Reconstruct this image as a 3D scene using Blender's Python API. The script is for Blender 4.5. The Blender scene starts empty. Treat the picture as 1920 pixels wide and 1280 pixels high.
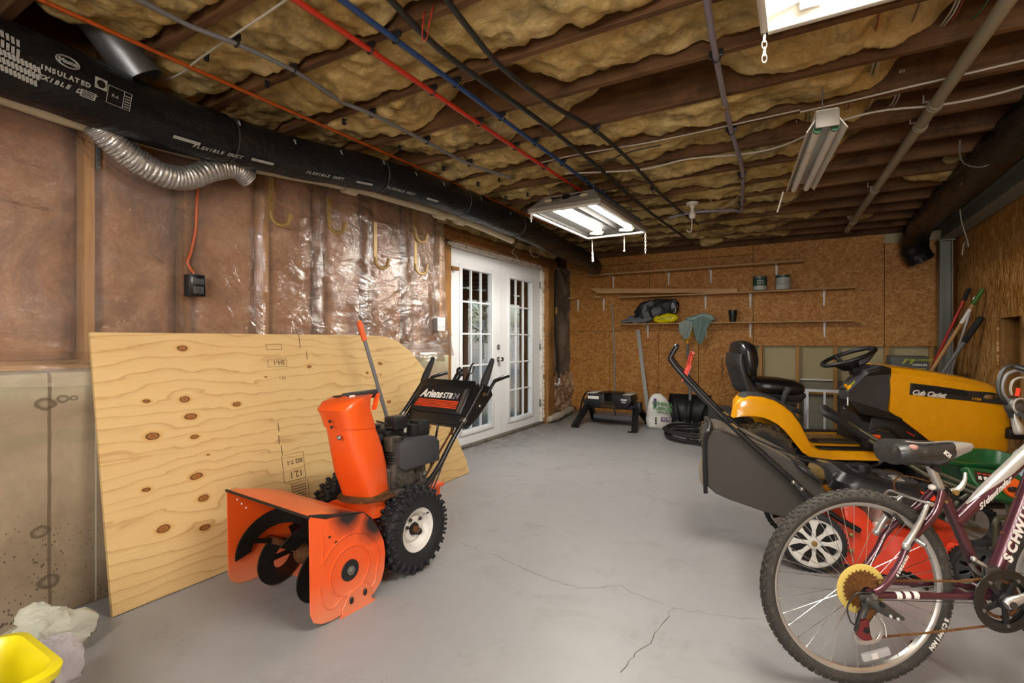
import bpy, bmesh, math, random
from mathutils import Vector, Matrix, noise
PI = math.pi
random.seed(7)
SC = bpy.context.scene
COL = SC.collection

# ------------------------------------------------------------------ camera model (1920x1280)
CF, CCX, CCY, CTH, CH = 932.0, 960.0, 636.0, math.radians(30.1), 1.13
_c, _s = math.cos(CTH), math.sin(CTH)
def at(px, py, X=None, Y=None, Z=None):
    u = (px - CCX) / CF; v = -(py - CCY) / CF
    d = (u * _c - _s, u * _s + _c, v)
    t = X / d[0] if X is not None else (Y / d[1] if Y is not None else (Z - CH) / d[2])
    return Vector((d[0] * t, d[1] * t, CH + d[2] * t))
def cam2w(xc, zc): return (xc * _c - zc * _s, xc * _s + zc * _c)

# ------------------------------------------------------------------ node helpers
def lin(h):
    if isinstance(h, (tuple, list)): return tuple(h) + ((1.0,) if len(h) == 3 else ())
    h = h.lstrip('#'); o = []
    for i in (0, 2, 4):
        v = int(h[i:i + 2], 16) / 255.0
        o.append(v / 12.92 if v <= 0.04045 else ((v + 0.055) / 1.055) ** 2.4)
    return (o[0], o[1], o[2], 1.0)
def N(nt, typ, inp=None, **props):
    n = nt.nodes.new(typ)
    for k, v in props.items(): setattr(n, k, v)
    for k, v in (inp or {}).items():
        s = n.inputs[k]
        if isinstance(v, bpy.types.NodeSocket): nt.links.new(v, s)
        else: s.default_value = v
    return n
def mth(nt, op, a, b=None, c=None):
    d = {0: a}
    if b is not None: d[1] = b
    if c is not None: d[2] = c
    return N(nt, 'ShaderNodeMath', d, operation=op).outputs[0]
def mix(nt, f, a, b, bt='MIX'):
    n = N(nt, 'ShaderNodeMix', None, data_type='RGBA', blend_type=bt)
    for i, v in ((0, f), (6, a), (7, b)):
        if isinstance(v, bpy.types.NodeSocket): nt.links.new(v, n.inputs[i])
        else: n.inputs[i].default_value = v
    return n.outputs[2]
def ramp(nt, f, stops):
    n = nt.nodes.new('ShaderNodeValToRGB'); e = n.color_ramp.elements
    while len(e) < len(stops): e.new(0.5)
    for i, (p, c) in enumerate(stops):
        e[i].position = p; e[i].color = lin(c) if not isinstance(c, (int, float)) else (c, c, c, 1)
    nt.links.new(f, n.inputs[0]); return n.outputs[0]
def coords(nt, scale=(1, 1, 1), rot=(0, 0, 0), loc=(0, 0, 0), kind='Object'):
    tc = nt.nodes.new('ShaderNodeTexCoord')
    return N(nt, 'ShaderNodeMapping', {'Vector': tc.outputs[kind], 'Scale': scale, 'Rotation': rot, 'Location': loc}).outputs[0]
def noi(nt, vec, scale, detail=4, rough=.55, dist=0, out='Fac'):
    return N(nt, 'ShaderNodeTexNoise', {'Vector': vec, 'Scale': scale, 'Detail': detail, 'Roughness': rough, 'Distortion': dist}).outputs[out]
def newmat(name):
    m = bpy.data.materials.new(name); m.use_nodes = True; nt = m.node_tree
    return m, nt, nt.nodes['Principled BSDF']
def bump(nt, b, h, strength=.3, dist=.01):
    n = N(nt, 'ShaderNodeBump', {'Height': h, 'Strength': strength, 'Distance': dist})
    nt.links.new(n.outputs[0], b.inputs['Normal']); return n
def mat(name, col, rough=.5, metal=0., var=.12, vs=9., dirt=None, dirt_amt=.45, bmp=0., bs=60., spec=.5, coat=0., emit=None, es=0., alpha=1., trans=0., sub=0.):
    m, nt, b = newmat(name); c = lin(col); v = coords(nt)
    n1 = noi(nt, v, vs, 5, .6)
    lo = tuple(max(0, x * (1 - var)) for x in c[:3]) + (1,); hi = tuple(min(1, x * (1 + var)) for x in c[:3]) + (1,)
    cc = mix(nt, n1, lo, hi)
    if dirt:
        n2 = noi(nt, v, vs * 1.7, 7, .7)
        f = ramp(nt, n2, [(dirt_amt, 0.), (min(.99, dirt_amt + .16), 1.)])
        cc = mix(nt, f, cc, lin(dirt))
    nt.links.new(cc, b.inputs['Base Color'])
    r2 = mth(nt, 'MULTIPLY_ADD', n1, .25, rough - .12); nt.links.new(r2, b.inputs['Roughness'])
    b.inputs['Metallic'].default_value = metal; b.inputs['Specular IOR Level'].default_value = spec
    b.inputs['Coat Weight'].default_value = coat; b.inputs['Coat Roughness'].default_value = .08
    b.inputs['Alpha'].default_value = alpha; b.inputs['Transmission Weight'].default_value = trans
    if sub: b.inputs['Subsurface Weight'].default_value = sub
    if emit: b.inputs['Emission Color'].default_value = lin(emit); b.inputs['Emission Strength'].default_value = es
    if bmp: bump(nt, b, noi(nt, v, bs, 4, .6), bmp, .004)
    return m

# ------------------------------------------------------------------ mesh builder
def fr(o, ex, ey):
    ex = Vector(ex).normalized(); ey = Vector(ey); ez = ex.cross(ey).normalized(); ey = ez.cross(ex)
    m = Matrix.Identity(4)
    for i in range(3): m[i][0] = ex[i]; m[i][1] = ey[i]; m[i][2] = ez[i]; m[i][3] = o[i]
    return m
def frz(o, ez, up=(0, 0, 1)):
    ez = Vector(ez).normalized(); u = Vector(up)
    if abs(ez.dot(u)) > .98: u = Vector((1, 0, 0))
    ex = u.cross(ez).normalized(); return fr(o, ex, ez.cross(ex))
def T(x, y, z): return Matrix.Translation((x, y, z))
def RX(a): return Matrix.Rotation(math.radians(a), 4, 'X')
def RY(a): return Matrix.Rotation(math.radians(a), 4, 'Y')
def RZ(a): return Matrix.Rotation(math.radians(a), 4, 'Z')
def SCL(x, y, z): return Matrix.Diagonal((x, y, z, 1))
def spline(pts, n=8):
    P = [Vector(p) for p in pts]; out = []
    for i in range(len(P) - 1):
        p0 = P[max(0, i - 1)]; p1 = P[i]; p2 = P[i + 1]; p3 = P[min(len(P) - 1, i + 2)]
        for k in range(n):
            t = k / n
            out.append(0.5 * ((2 * p1) + (p2 - p0) * t + (2 * p0 - 5 * p1 + 4 * p2 - p3) * t * t + (3 * p1 - p0 - 3 * p2 + p3) * t ** 3))
    out.append(P[-1]); return out
def arc(c, r, a0, a1, n, plane='xz', w=0.):
    o = []
    for i in range(n + 1):
        a = math.radians(a0 + (a1 - a0) * i / n); p, q = r * math.cos(a), r * math.sin(a)
        o.append({'xz': (c[0] + p, w, c[1] + q), 'xy': (c[0] + p, c[1] + q, w), 'yz': (w, c[0] + p, c[1] + q)}[plane])
    return o
class MB:
    def __init__(s, m=None): s.bm = bmesh.new(); s.mats = []; s.mi = 0; s.X = Matrix.Identity(4); (m and s.m(m))
    def m(s, mt):
        if mt not in s.mats: s.mats.append(mt)
        s.mi = s.mats.index(mt); return s
    def poly(s, vs, fs, M=None):
        M = s.X @ M if M is not None else s.X
        bv = [s.bm.verts.new(M @ Vector(v)) for v in vs]
        flip = M.to_3x3().determinant() < 0
        for f in fs:
            try:
                q = s.bm.faces.new([bv[i] for i in (reversed(f) if flip else f)]); q.material_index = s.mi
            except ValueError: pass
        return s
    def add_bm(s, b2, M=None):
        b2.verts.index_update()
        s.poly([v.co.copy() for v in b2.verts], [[v.index for v in f.verts] for f in b2.faces], M); b2.free(); return s
    def box(s, c, d, M=None, bev=0., seg=2):
        b = bmesh.new(); bmesh.ops.create_cube(b, size=1.)
        for v in b.verts: v.co = Vector((c[0] + v.co.x * d[0], c[1] + v.co.y * d[1], c[2] + v.co.z * d[2]))
        if bev: bmesh.ops.bevel(b, geom=list(b.edges), offset=min(bev, min(d) * .49), segments=seg, profile=.5, affect='EDGES')
        return s.add_bm(b, M)
    def bx(s, x0, x1, y0, y1, z0, z1, M=None, bev=0., seg=2):
        return s.box(((x0 + x1) / 2, (y0 + y1) / 2, (z0 + z1) / 2), (abs(x1 - x0), abs(y1 - y0), abs(z1 - z0)), M, bev, seg)
    def bar(s, p0, p1, w, h, up=(0, 0, 1), bev=0.):
        p0 = Vector(p0); p1 = Vector(p1); L = (p1 - p0).length
        return s.box((0, 0, L / 2), (w, h, L), frz(p0, p1 - p0, up), bev)
    def tube(s, pts, r, n=10, caps=True, closed=False, ell=None):
        P = [Vector(p) for p in pts]; k = len(P); R = r if isinstance(r, (list, tuple)) else [r] * k
        rings = []; ref = None; vs = []
        for i in range(k):
            if closed: t = P[(i + 1) % k] - P[i - 1]
            else: t = P[min(k - 1, i + 1)] - P[max(0, i - 1)]
            t.normalize()
            if ref is None:
                ref = Vector((0, 0, 1)) if abs(t.z) < .9 else Vector((1, 0, 0))
            ref = (ref - t * ref.dot(t)); 
            if ref.length < 1e-6: ref = t.orthogonal()
            ref.normalize(); b = t.cross(ref)
            for j in range(n):
                a = 2 * PI * j / n; e = ell or (1, 1)
                vs.append(P[i] + ref * (R[i] * math.cos(a) * e[0]) + b * (R[i] * math.sin(a) * e[1]))
        fs = []
        for i in range(k if closed else k - 1):
            i2 = (i + 1) % k
            for j in range(n):
                j2 = (j + 1) % n; fs.append((i * n + j, i * n + j2, i2 * n + j2, i2 * n + j))
        if caps and not closed: fs.append(tuple(reversed(range(n)))); fs.append(tuple(range((k - 1) * n, k * n)))
        return s.poly(vs, fs)
    def cyl(s, p0, p1, r0, r1=None, n=18, caps=True):
        return s.tube([p0, p1], [r0, r0 if r1 is None else r1], n, caps)
    def lathe(s, prof, M=None, n=28, a0=0., a1=360., closed=False):
        full = abs(a1 - a0) >= 359.9; kn = n if full else n + 1; vs = []; k = len(prof)
        for j in range(kn):
            a = math.radians(a0 + (a1 - a0) * j / n)
            for r, z in prof: vs.append((r * math.cos(a), r * math.sin(a), z))
        fs = []
        for j in range(n):
            j2 = (j + 1) % kn
            for i in range(k if closed else k - 1):
                i2 = (i + 1) % k
                fs.append((j * k + i, j2 * k + i, j2 * k + i2, j * k + i2))
        b = bmesh.new(); bv = [b.verts.new(v) for v in vs]
        for f in fs:
            try: b.faces.new([bv[i] for i in f])
            except ValueError: pass
        bmesh.ops.remove_doubles(b, verts=b.verts, dist=1e-5)
        return s.add_bm(b, M)
    def prism(s, pl, t0, t1, M=None, bev=0., seg=2):
        b = bmesh.new(); lo = [b.verts.new((p[0], p[1], t0)) for p in pl]; hi = [b.verts.new((p[0], p[1], t1)) for p in pl]
        k = len(pl); b.faces.new(list(reversed(lo))); b.faces.new(hi)
        for i in range(k): b.faces.new((lo[i], lo[(i + 1) % k], hi[(i + 1) % k], hi[i]))
        bmesh.ops.recalc_face_normals(b, faces=b.faces)
        if bev: bmesh.ops.bevel(b, geom=list(b.edges), offset=bev, segments=seg, profile=.5, affect='EDGES', clamp_overlap=True)
        return s.add_bm(b, M)
    def pxz(s, pl, y0, y1, bev=0., seg=2):   # polygon in x-z, extruded in y
        return s.prism(pl, -y1, -y0, fr((0, 0, 0), (1, 0, 0), (0, 0, 1)), bev, seg)
    def pyz(s, pl, x0, x1, bev=0., seg=2):   # polygon in y-z, extruded in x
        return s.prism(pl, x0, x1, fr((0, 0, 0), (0, 1, 0), (0, 0, 1)), bev, seg)
    def loft(s, rings, caps=True, closed=True, loop=False):
        n = len(rings[0]); vs = [v for r in rings for v in r]; fs = []
        for i in range(len(rings) if loop else len(rings) - 1):
            i2 = (i + 1) % len(rings)
            for j in range(n if closed else n - 1):
                j2 = (j + 1) % n; fs.append((i * n + j, i * n + j2, i2 * n + j2, i2 * n + j))
        if caps and not loop: fs.append(tuple(reversed(range(n)))); fs.append(tuple(range((len(rings) - 1) * n, len(rings) * n)))
        b = bmesh.new(); bv = [b.verts.new(v) for v in vs]
        for f in fs:
            try: b.faces.new([bv[i] for i in f])
            except ValueError: pass
        bmesh.ops.recalc_face_normals(b, faces=b.faces)
        return s.add_bm(b)
    def grid(s, fn, nu, nv):
        vs = [fn(i / nu, j / nv) for i in range(nu + 1) for j in range(nv + 1)]
        fs = [(i * (nv + 1) + j, (i + 1) * (nv + 1) + j, (i + 1) * (nv + 1) + j + 1, i * (nv + 1) + j + 1) for i in range(nu) for j in range(nv)]
        return s.poly(vs, fs)
    def sph(s, c, r, M=None, nu=16, nv=10):
        r = r if isinstance(r, (tuple, list)) else (r, r, r)
        b = bmesh.new(); bmesh.ops.create_uvsphere(b, u_segments=nu, v_segments=nv, radius=1.)
        for v in b.verts: v.co = Vector((c[0] + v.co.x * r[0], c[1] + v.co.y * r[1], c[2] + v.co.z * r[2]))
        return s.add_bm(b, M)
    def tor(s, R, r, M=None, nu=40, nv=10, a0=0., a1=360.):
        pts = []
        full = abs(a1 - a0) >= 359.9
        for i in range(nu if full else nu + 1):
            a = math.radians(a0 + (a1 - a0) * i / nu); pts.append((R * math.cos(a), R * math.sin(a), 0))
        o = s.X
        if M is not None: s.X = s.X @ M
        s.tube(pts, r, nv, closed=full); s.X = o; return s
    def text(s, body, size, M, shear=0., bold=0., depth=.0012, align='CENTER', sp=1., sx=1.):
        cu = bpy.data.curves.new('t', 'FONT'); cu.body = body; cu.size = size; cu.shear = shear; cu.offset = bold
        cu.extrude = depth / 2; cu.align_x = align; cu.align_y = 'CENTER'; cu.resolution_u = 3; cu.space_character = sp
        ob = bpy.data.objects.new('t', cu); COL.objects.link(ob)
        dg = bpy.context.evaluated_depsgraph_get(); me = bpy.data.meshes.new_from_object(ob.evaluated_get(dg))
        s.poly([v.co.copy() for v in me.vertices], [list(p.vertices) for p in me.polygons], M @ SCL(sx, 1, 1))
        bpy.data.objects.remove(ob); bpy.data.curves.remove(cu); bpy.data.meshes.remove(me); return s
    def jitter(s, amp, scale, seed=0.):
        for v in s.bm.verts:
            q = v.co * scale + Vector((seed, seed * 1.3, -seed)); v.co = v.co + noise.noise_vector(q) * amp
        return s
def obj(name, mb, parent=None, sharp=38., flat=False):
    bm = mb.bm; bm.normal_update()
    if not flat:
        for f in bm.faces: f.smooth = True
        th = math.radians(sharp)
        for e in bm.edges:
            if len(e.link_faces) == 2 and e.calc_face_angle(0.) > th: e.smooth = False
    me = bpy.data.meshes.new(name); bm.to_mesh(me); bm.free()
    for m in mb.mats: me.materials.append(m)
    o = bpy.data.objects.new(name, me); COL.objects.link(o)
    if parent is not None: o.parent = parent
    return o
def tag(o, label=None, cat=None, group=None, kind=None):
    if label: o['label'] = label
    if cat: o['category'] = cat
    if group: o['group'] = group
    if kind: o['kind'] = kind
    return o
def thing(name, label, cat, loc=(0, 0, 0), rz=0., group=None, rx=0.):
    o = bpy.data.objects.new(name, None); COL.objects.link(o); o.empty_display_size = .1
    o.location = loc; o.rotation_euler = (math.radians(rx), 0, math.radians(rz)); return tag(o, label, cat, group)
def struct(name, mb, parent=None, **k):
    o = obj(name, mb, parent, **k)
    if parent is None: o['kind'] = 'structure'
    return o
def copy_tree(o, parent=None):
    c = o.copy(); COL.objects.link(c)
    if parent is not None: c.parent = parent
    for ch in list(o.children): copy_tree(ch, c)
    return c
# ------------------------------------------------------------------ materials
def wood(name, c1, c2, axis='x', scale=1., rough=.65, knots=True, dirt=None):
    m, nt, b = newmat(name)
    st = {'x': (.6, 9, 9), 'y': (9, .6, 9), 'z': (9, 9, .6)}[axis]
    v = coords(nt, tuple(q * scale for q in st))
    n1 = noi(nt, v, 2.2, 6, .6, .8); n2 = noi(nt, v, 9, 3, .6)
    f = mth(nt, 'MULTIPLY_ADD', n2, .35, mth(nt, 'MULTIPLY', n1, .75))
    cc = ramp(nt, f, [(.30, c1), (.72, c2)])
    v2 = coords(nt)
    big = noi(nt, v2, 1.6, 3)
    cc = mix(nt, mth(nt, 'MULTIPLY', big, .45), cc, lin(c1), 'MULTIPLY')
    if dirt: cc = mix(nt, ramp(nt, noi(nt, v2, 4., 6, .7), [(.5, 0.), (.7, .8)]), cc, lin(dirt))
    nt.links.new(cc, b.inputs['Base Color']); b.inputs['Roughness'].default_value = rough; b.inputs['Specular IOR Level'].default_value = .25
    bump(nt, b, f, .15, .003); return m
def osb(name, cols, plane='xz', vert=False, seed=0.):
    m, nt, b = newmat(name)
    r0 = (PI / 2, 0, 0) if plane == 'xz' else (PI / 2, 0, 0)
    tc = nt.nodes.new('ShaderNodeTexCoord').outputs['Object']
    sx = N(nt, 'ShaderNodeSeparateXYZ', {0: tc})
    h = sx.outputs[0] if plane == 'xz' else sx.outputs[1]
    p = N(nt, 'ShaderNodeCombineXYZ', {0: h, 1: sx.outputs[2], 2: seed}).outputs[0]
    wn = N(nt, 'ShaderNodeTexNoise', {'Vector': p, 'Scale': 3.5, 'Detail': 2}).outputs['Color']
    p = N(nt, 'ShaderNodeVectorMath', {0: p, 1: N(nt, 'ShaderNodeVectorMath', {0: wn, 'Scale': .05}, operation='SCALE').outputs[0]}, operation='ADD').outputs[0]
    vals = []
    angs = (78, 100, 120, 62) if vert else (8, 52, 118, 160)
    for i, a in enumerate(angs):
        q = N(nt, 'ShaderNodeMapping', {'Vector': p, 'Rotation': (0, 0, math.radians(a)), 'Location': (i * 1.7, i * .9, 0)}).outputs[0]
        q = N(nt, 'ShaderNodeMapping', {'Vector': q, 'Scale': ((9 if vert else 17), (60 if vert else 74), 1)}).outputs[0]
        vo = N(nt, 'ShaderNodeTexVoronoi', {'Vector': q, 'Scale': 1.}, voronoi_dimensions='2D')
        rnd = N(nt, 'ShaderNodeSeparateColor', {0: vo.outputs['Color']})
        vals.append((rnd.outputs[0], rnd.outputs[1]))
    best, tone = vals[0]
    for r, t in vals[1:]:
        g = mth(nt, 'GREATER_THAN', r, best)
        tone = N(nt, 'ShaderNodeMix', {0: g, 2: tone, 3: t}).outputs[0]
        best = mth(nt, 'MAXIMUM', best, r)
    fine = noi(nt, N(nt, 'ShaderNodeMapping', {'Vector': p, 'Scale': ((40, 6, 1) if vert else (8, 40, 1))}).outputs[0], 3., 4)
    f = mth(nt, 'ADD', mth(nt, 'MULTIPLY', tone, .62), mth(nt, 'MULTIPLY', fine, .4))
    cc = ramp(nt, f, [(.12, cols[0]), (.38, cols[1]), (.62, cols[2]), (.9, cols[3])])
    big = noi(nt, p, 1.1, 4)
    cc = mix(nt, mth(nt, 'MULTIPLY', big, .5), cc, lin(cols[1]), 'MULTIPLY')
    nt.links.new(cc, b.inputs['Base Color']); b.inputs['Roughness'].default_value = .55; b.inputs['Specular IOR Level'].default_value = .3
    bump(nt, b, best, .25, .002); return m
def fibre(name, cols, sc=3., dark='4a4234'):
    m, nt, b = newmat(name); v = coords(nt)
    n1 = noi(nt, v, sc, 7, .62, .6); n2 = noi(nt, v, sc * 9, 6, .7, 1.5)
    f = mth(nt, 'ADD', mth(nt, 'MULTIPLY', n1, .7), mth(nt, 'MULTIPLY', n2, .32))
    cc = ramp(nt, f, [(.28, cols[0]), (.45, cols[1]), (.6, cols[2]), (.78, cols[3])])
    d = ramp(nt, noi(nt, v, sc * .9, 5, .65, 1.), [(.49, 0.), (.70, .85)])
    cc = mix(nt, d, cc, lin(dark)); nt.links.new(cc, b.inputs['Base Color'])
    b.inputs['Roughness'].default_value = .95; b.inputs['Specular IOR Level'].default_value = .05
    bump(nt, b, f, .9, .03); return m

# painted concrete floor
def floor_mat():
    m, nt, b = newmat('grey_floor_paint'); v = coords(nt)
    n1 = noi(nt, v, .9, 5, .6, .3); n2 = noi(nt, v, 14, 6, .7); n3 = noi(nt, v, 3.2, 7, .72, .6)
    cc = mix(nt, n1, lin('8c8c8d'), lin('a1a1a2'))
    cc = mix(nt, mth(nt, 'MULTIPLY', n2, .25), cc, lin('6e6c6a'))
    st = ramp(nt, n3, [(.54, 0.), (.80, .5)])
    cc = mix(nt, st, cc, lin('6a655e'))
    wear = ramp(nt, noi(nt, v, 5.5, 8, .75, .2), [(.68, 0.), (.73, .7)])
    cc = mix(nt, wear, cc, lin('c9c7c2'))
    # dirt that has gathered along the door and the back wall
    sx = N(nt, 'ShaderNodeSeparateXYZ', {0: v})
    dd = mth(nt, 'MULTIPLY', mth(nt, 'ADD', mth(nt, 'MULTIPLY', sx.outputs[0], -1.), -2.35), 1.6)
    dd = mth(nt, 'MINIMUM', mth(nt, 'MAXIMUM', dd, 0.), 1.)
    gy = mth(nt, 'MINIMUM', mth(nt, 'MAXIMUM', mth(nt, 'SUBTRACT', sx.outputs[1], 3.6), 0.), 1.)
    dn = ramp(nt, noi(nt, v, 9, 8, .75, .5), [(.36, 0.), (.62, 1.)])
    cc = mix(nt, mth(nt, 'MULTIPLY', mth(nt, 'MULTIPLY', dd, gy), dn), cc, lin('453b2f'))
    sp = N(nt, 'ShaderNodeTexVoronoi', {'Vector': v, 'Scale': 9.}).outputs['Distance']
    cc = mix(nt, ramp(nt, sp, [(.0, .9), (.035, 0.)]), cc, lin('5b4a3a'))
    nt.links.new(cc, b.inputs['Base Color'])
    nt.links.new(mth(nt, 'MULTIPLY_ADD', n3, .35, .28), b.inputs['Roughness'])
    bump(nt, b, n2, .12, .003); return m
def concrete_mat():
    m, nt, b = newmat('old_concrete'); v = coords(nt)
    n1 = noi(nt, v, 2.2, 6, .65, .4); n2 = noi(nt, v, 22, 6, .7)
    cc = ramp(nt, n1, [(.3, '7d6e5a'), (.5, '998873'), (.7, 'b0a088')])
    cc = mix(nt, mth(nt, 'MULTIPLY', n2, .4), cc, lin('77684f'))
    sz = N(nt, 'ShaderNodeSeparateXYZ', {0: v})
    # pock marks denser near the floor
    vo = N(nt, 'ShaderNodeTexVoronoi', {'Vector': coords(nt, (1, 1.3, .9)), 'Scale': 55.}).outputs['Distance']
    low = mth(nt, 'MULTIPLY', mth(nt, 'MAXIMUM', mth(nt, 'SUBTRACT', .62, sz.outputs[2]), 0.), .55)
    pk = mth(nt, 'LESS_THAN', vo, mth(nt, 'MULTIPLY', mth(nt, 'ADD', low, .03), ramp(nt, noi(nt, v, 5, 4), [(.4, .35), (.7, 1.35)])))
    cc = mix(nt, mth(nt, 'MULTIPLY', pk, .8), cc, lin('3b3225'))
    top = mth(nt, 'MINIMUM', mth(nt, 'MAXIMUM', mth(nt, 'MULTIPLY', mth(nt, 'SUBTRACT', sz.outputs[2], .86), 7.), 0.), 1.)
    cc = mix(nt, mth(nt, 'MULTIPLY', top, .65), cc, lin('bdc2a4'))
    # darker pour line
    band = ramp(nt, mth(nt, 'ADD', sz.outputs[2], mth(nt, 'MULTIPLY', noi(nt, v, 3., 5), .12)), [(.755, 0.), (.77, .5), (.80, .5), (.81, 0.)])
    cc = mix(nt, band, cc, lin('837862'))
    seam = mth(nt, 'LESS_THAN', mth(nt, 'ABSOLUTE', mth(nt, 'SUBTRACT', sz.outputs[1], mth(nt, 'MULTIPLY_ADD', noi(nt, v, 6, 2), .008, .798))), .006)
    cc = mix(nt, mth(nt, 'MULTIPLY', seam, .8), cc, lin('5b4e3d'))
    s2 = mth(nt, 'LESS_THAN', mth(nt, 'ABSOLUTE', mth(nt, 'SUBTRACT', sz.outputs[1], .955)), .003)
    cc = mix(nt, mth(nt, 'MULTIPLY', s2, .5), cc, lin('d5d6c2'))
    for (y, z, r) in ((.79, .87, .032), (.845, .885, .02), (.88, .885, .014), (.775, .36, .03), (.80, .15, .035)):
        d = N(nt, 'ShaderNodeVectorMath', {0: N(nt, 'ShaderNodeCombineXYZ', {0: sz.outputs[1], 1: mth(nt, 'MULTIPLY', sz.outputs[2], 1.35), 2: 0.}).outputs[0], 1: (y, z * 1.35, 0)}, operation='DISTANCE').outputs['Value']
        rg = ramp(nt, mth(nt, 'ADD', mth(nt, 'DIVIDE', d, r * 2), mth(nt, 'MULTIPLY', noi(nt, v, 28, 5, .7), .42)), [(.40, .15), (.60, .75), (.70, .75), (.80, 0.)])
        cc = mix(nt, rg, cc, lin('4d4334'))
    nt.links.new(cc, b.inputs['Base Color']); b.inputs['Roughness'].default_value = .9; b.inputs['Specular IOR Level'].default_value = .2
    bump(nt, b, mth(nt, 'SUBTRACT', n2, mth(nt, 'MULTIPLY', pk, .6)), .35, .004); return m
def plywood_mat():
    m, nt, b = newmat('knotty_plywood'); v = coords(nt)
    s = N(nt, 'ShaderNodeSeparateXYZ', {0: v}); y, z = s.outputs[1], s.outputs[2]
    w = noi(nt, coords(nt, (1, .45, 1.7)), 2.3, 4, .5, .4)
    yy = mth(nt, 'MULTIPLY', y, .55)
    f = mth(nt, 'ADD', z, mth(nt, 'MULTIPLY', w, .30)); dark = None; halo = None
    K = [(.36, 1.10, .030), (.19, .86, .022), (.35, .85, .030), (.37, .765, .034), (.20, .70, .034), (.38, .665, .024), (.60, .80, .026),
         (.37, .48, .033), (.39, .37, .032), (.21, .285, .036), (.385, .235, .030), (.16, .47, .024), (.43, .57, .014), (1.07, .975, .022), (1.53, .91, .018), (1.66, .97, .024), (1.655, .89, .017), (1.65, .82, .013), (1.70, .69, .024), (1.50, .60, .018), (2.09, .45, .03), (.78, .93, .012)]
    pv = N(nt, 'ShaderNodeCombineXYZ', {0: yy, 1: z, 2: 0.}).outputs[0]
    pw = N(nt, 'ShaderNodeVectorMath', {0: pv, 1: N(nt, 'ShaderNodeVectorMath', {0: noi(nt, v, 14, 3, out='Color'), 'Scale': .012}, operation='SCALE').outputs[0]}, operation='ADD').outputs[0]
    for (ky, kz, r) in K:
        d = N(nt, 'ShaderNodeVectorMath', {0: pw, 1: (ky * .55 + .006, kz + .006, 0)}, operation='DISTANCE').outputs['Value']
        dz = mth(nt, 'SUBTRACT', z, kz)
        q = mth(nt, 'DIVIDE', dz, mth(nt, 'ADD', mth(nt, 'MULTIPLY', d, d), r * r * .5))
        f = mth(nt, 'SUBTRACT', f, mth(nt, 'MULTIPLY', q, r * r * 1.5))
        dn = mth(nt, 'DIVIDE', d, r)
        dark = dn if dark is None else mth(nt, 'MINIMUM', dark, dn)
    ring = mth(nt, 'FRACT', mth(nt, 'MULTIPLY', f, 18.))
    fine = noi(nt, coords(nt, (1, 1.2, 60)), 4, 4)
    g = ramp(nt, ring, [(.0, .0), (.60, .06), (.84, .35), (.92, .95), (.96, .6), (1., 0.)])
    cc = mix(nt, fine, lin('c5a470'), lin('d6ba84'))
    cc = mix(nt, mth(nt, 'MULTIPLY', g, mth(nt, 'MULTIPLY_ADD', noi(nt, v, 3, 3), .9, .05)), cc, lin('996a30'))
    big = ramp(nt, noi(nt, coords(nt, (1, .5, 1.2)), 2.6, 3), [(.5, 0.), (.75, .35)])
    cc = mix(nt, big, cc, lin('b98d52'))
    kn = ramp(nt, dark, [(.0, '5e3414'), (.32, '9a6631'), (.45, '4a2810'), (.54, 'c49a5a')])
    kf = ramp(nt, dark, [(.50, 1.), (.85, 0.)])
    cc = mix(nt, kf, cc, kn)
    nt.links.new(cc, b.inputs['Base Color']); b.inputs['Roughness'].default_value = .6; b.inputs['Specular IOR Level'].default_value = .25
    bump(nt, b, fine, .12, .002); return m
def poly_mat(name='clear_poly_film', tint='cdb8aa', body=.15):
    m, nt, b = newmat(name); v = coords(nt)
    out = nt.nodes['Material Output']
    n1 = noi(nt, coords(nt, (1, 1.0, 1.9)), 3.2, 4, .55, 1.2); n2 = noi(nt, coords(nt, (1, .7, 2.6)), 13, 4, .6, 2.2); n0 = noi(nt, v, 2., 3)
    hh = mth(nt, 'ADD', n1, mth(nt, 'MULTIPLY', n2, .12))
    bn = N(nt, 'ShaderNodeBump', {'Height': hh, 'Strength': 1., 'Distance': .035}).outputs[0]
    gl = N(nt, 'ShaderNodeBsdfGlossy', {'Color': (1, 1, 1, 1), 'Roughness': .14, 'Normal': bn}).outputs[0]
    df = N(nt, 'ShaderNodeBsdfDiffuse', {'Color': lin(tint), 'Normal': bn}).outputs[0]
    tr = N(nt, 'ShaderNodeBsdfTransparent', {'Color': (.93, .90, .88, 1)}).outputs[0]
    a = N(nt, 'ShaderNodeMixShader', {0: mth(nt, 'MULTIPLY_ADD', n0, body * .8, body * .6), 1: tr, 2: df}).outputs[0]
    fz = mth(nt, 'MULTIPLY', N(nt, 'ShaderNodeLayerWeight', {'Blend': .21, 'Normal': bn}).outputs['Fresnel'], 1.)
    a = N(nt, 'ShaderNodeMixShader', {0: mth(nt, 'MINIMUM', mth(nt, 'MULTIPLY_ADD', fz, 1.1, .015), .62), 1: a, 2: gl}).outputs[0]
    nt.links.new(a, out.inputs['Surface']); return m
def glass_mat(name='window_glass'):
    m, nt, b = newmat(name); out = nt.nodes['Material Output']
    gl = N(nt, 'ShaderNodeBsdfGlossy', {'Color': (1, 1, 1, 1), 'Roughness': .03}).outputs[0]
    tr = N(nt, 'ShaderNodeBsdfTransparent', {'Color': (.93, .96, .97, 1)}).outputs[0]
    lw = mth(nt, 'MULTIPLY', N(nt, 'ShaderNodeFresnel', {'IOR': 1.45}).outputs[0], mth(nt, 'SUBTRACT', 1., nt.nodes.new('ShaderNodeNewGeometry').outputs['Backfacing']))
    nt.links.new(N(nt, 'ShaderNodeMixShader', {0: lw, 1: tr, 2: gl}).outputs[0], out.inputs['Surface']); return m

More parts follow.
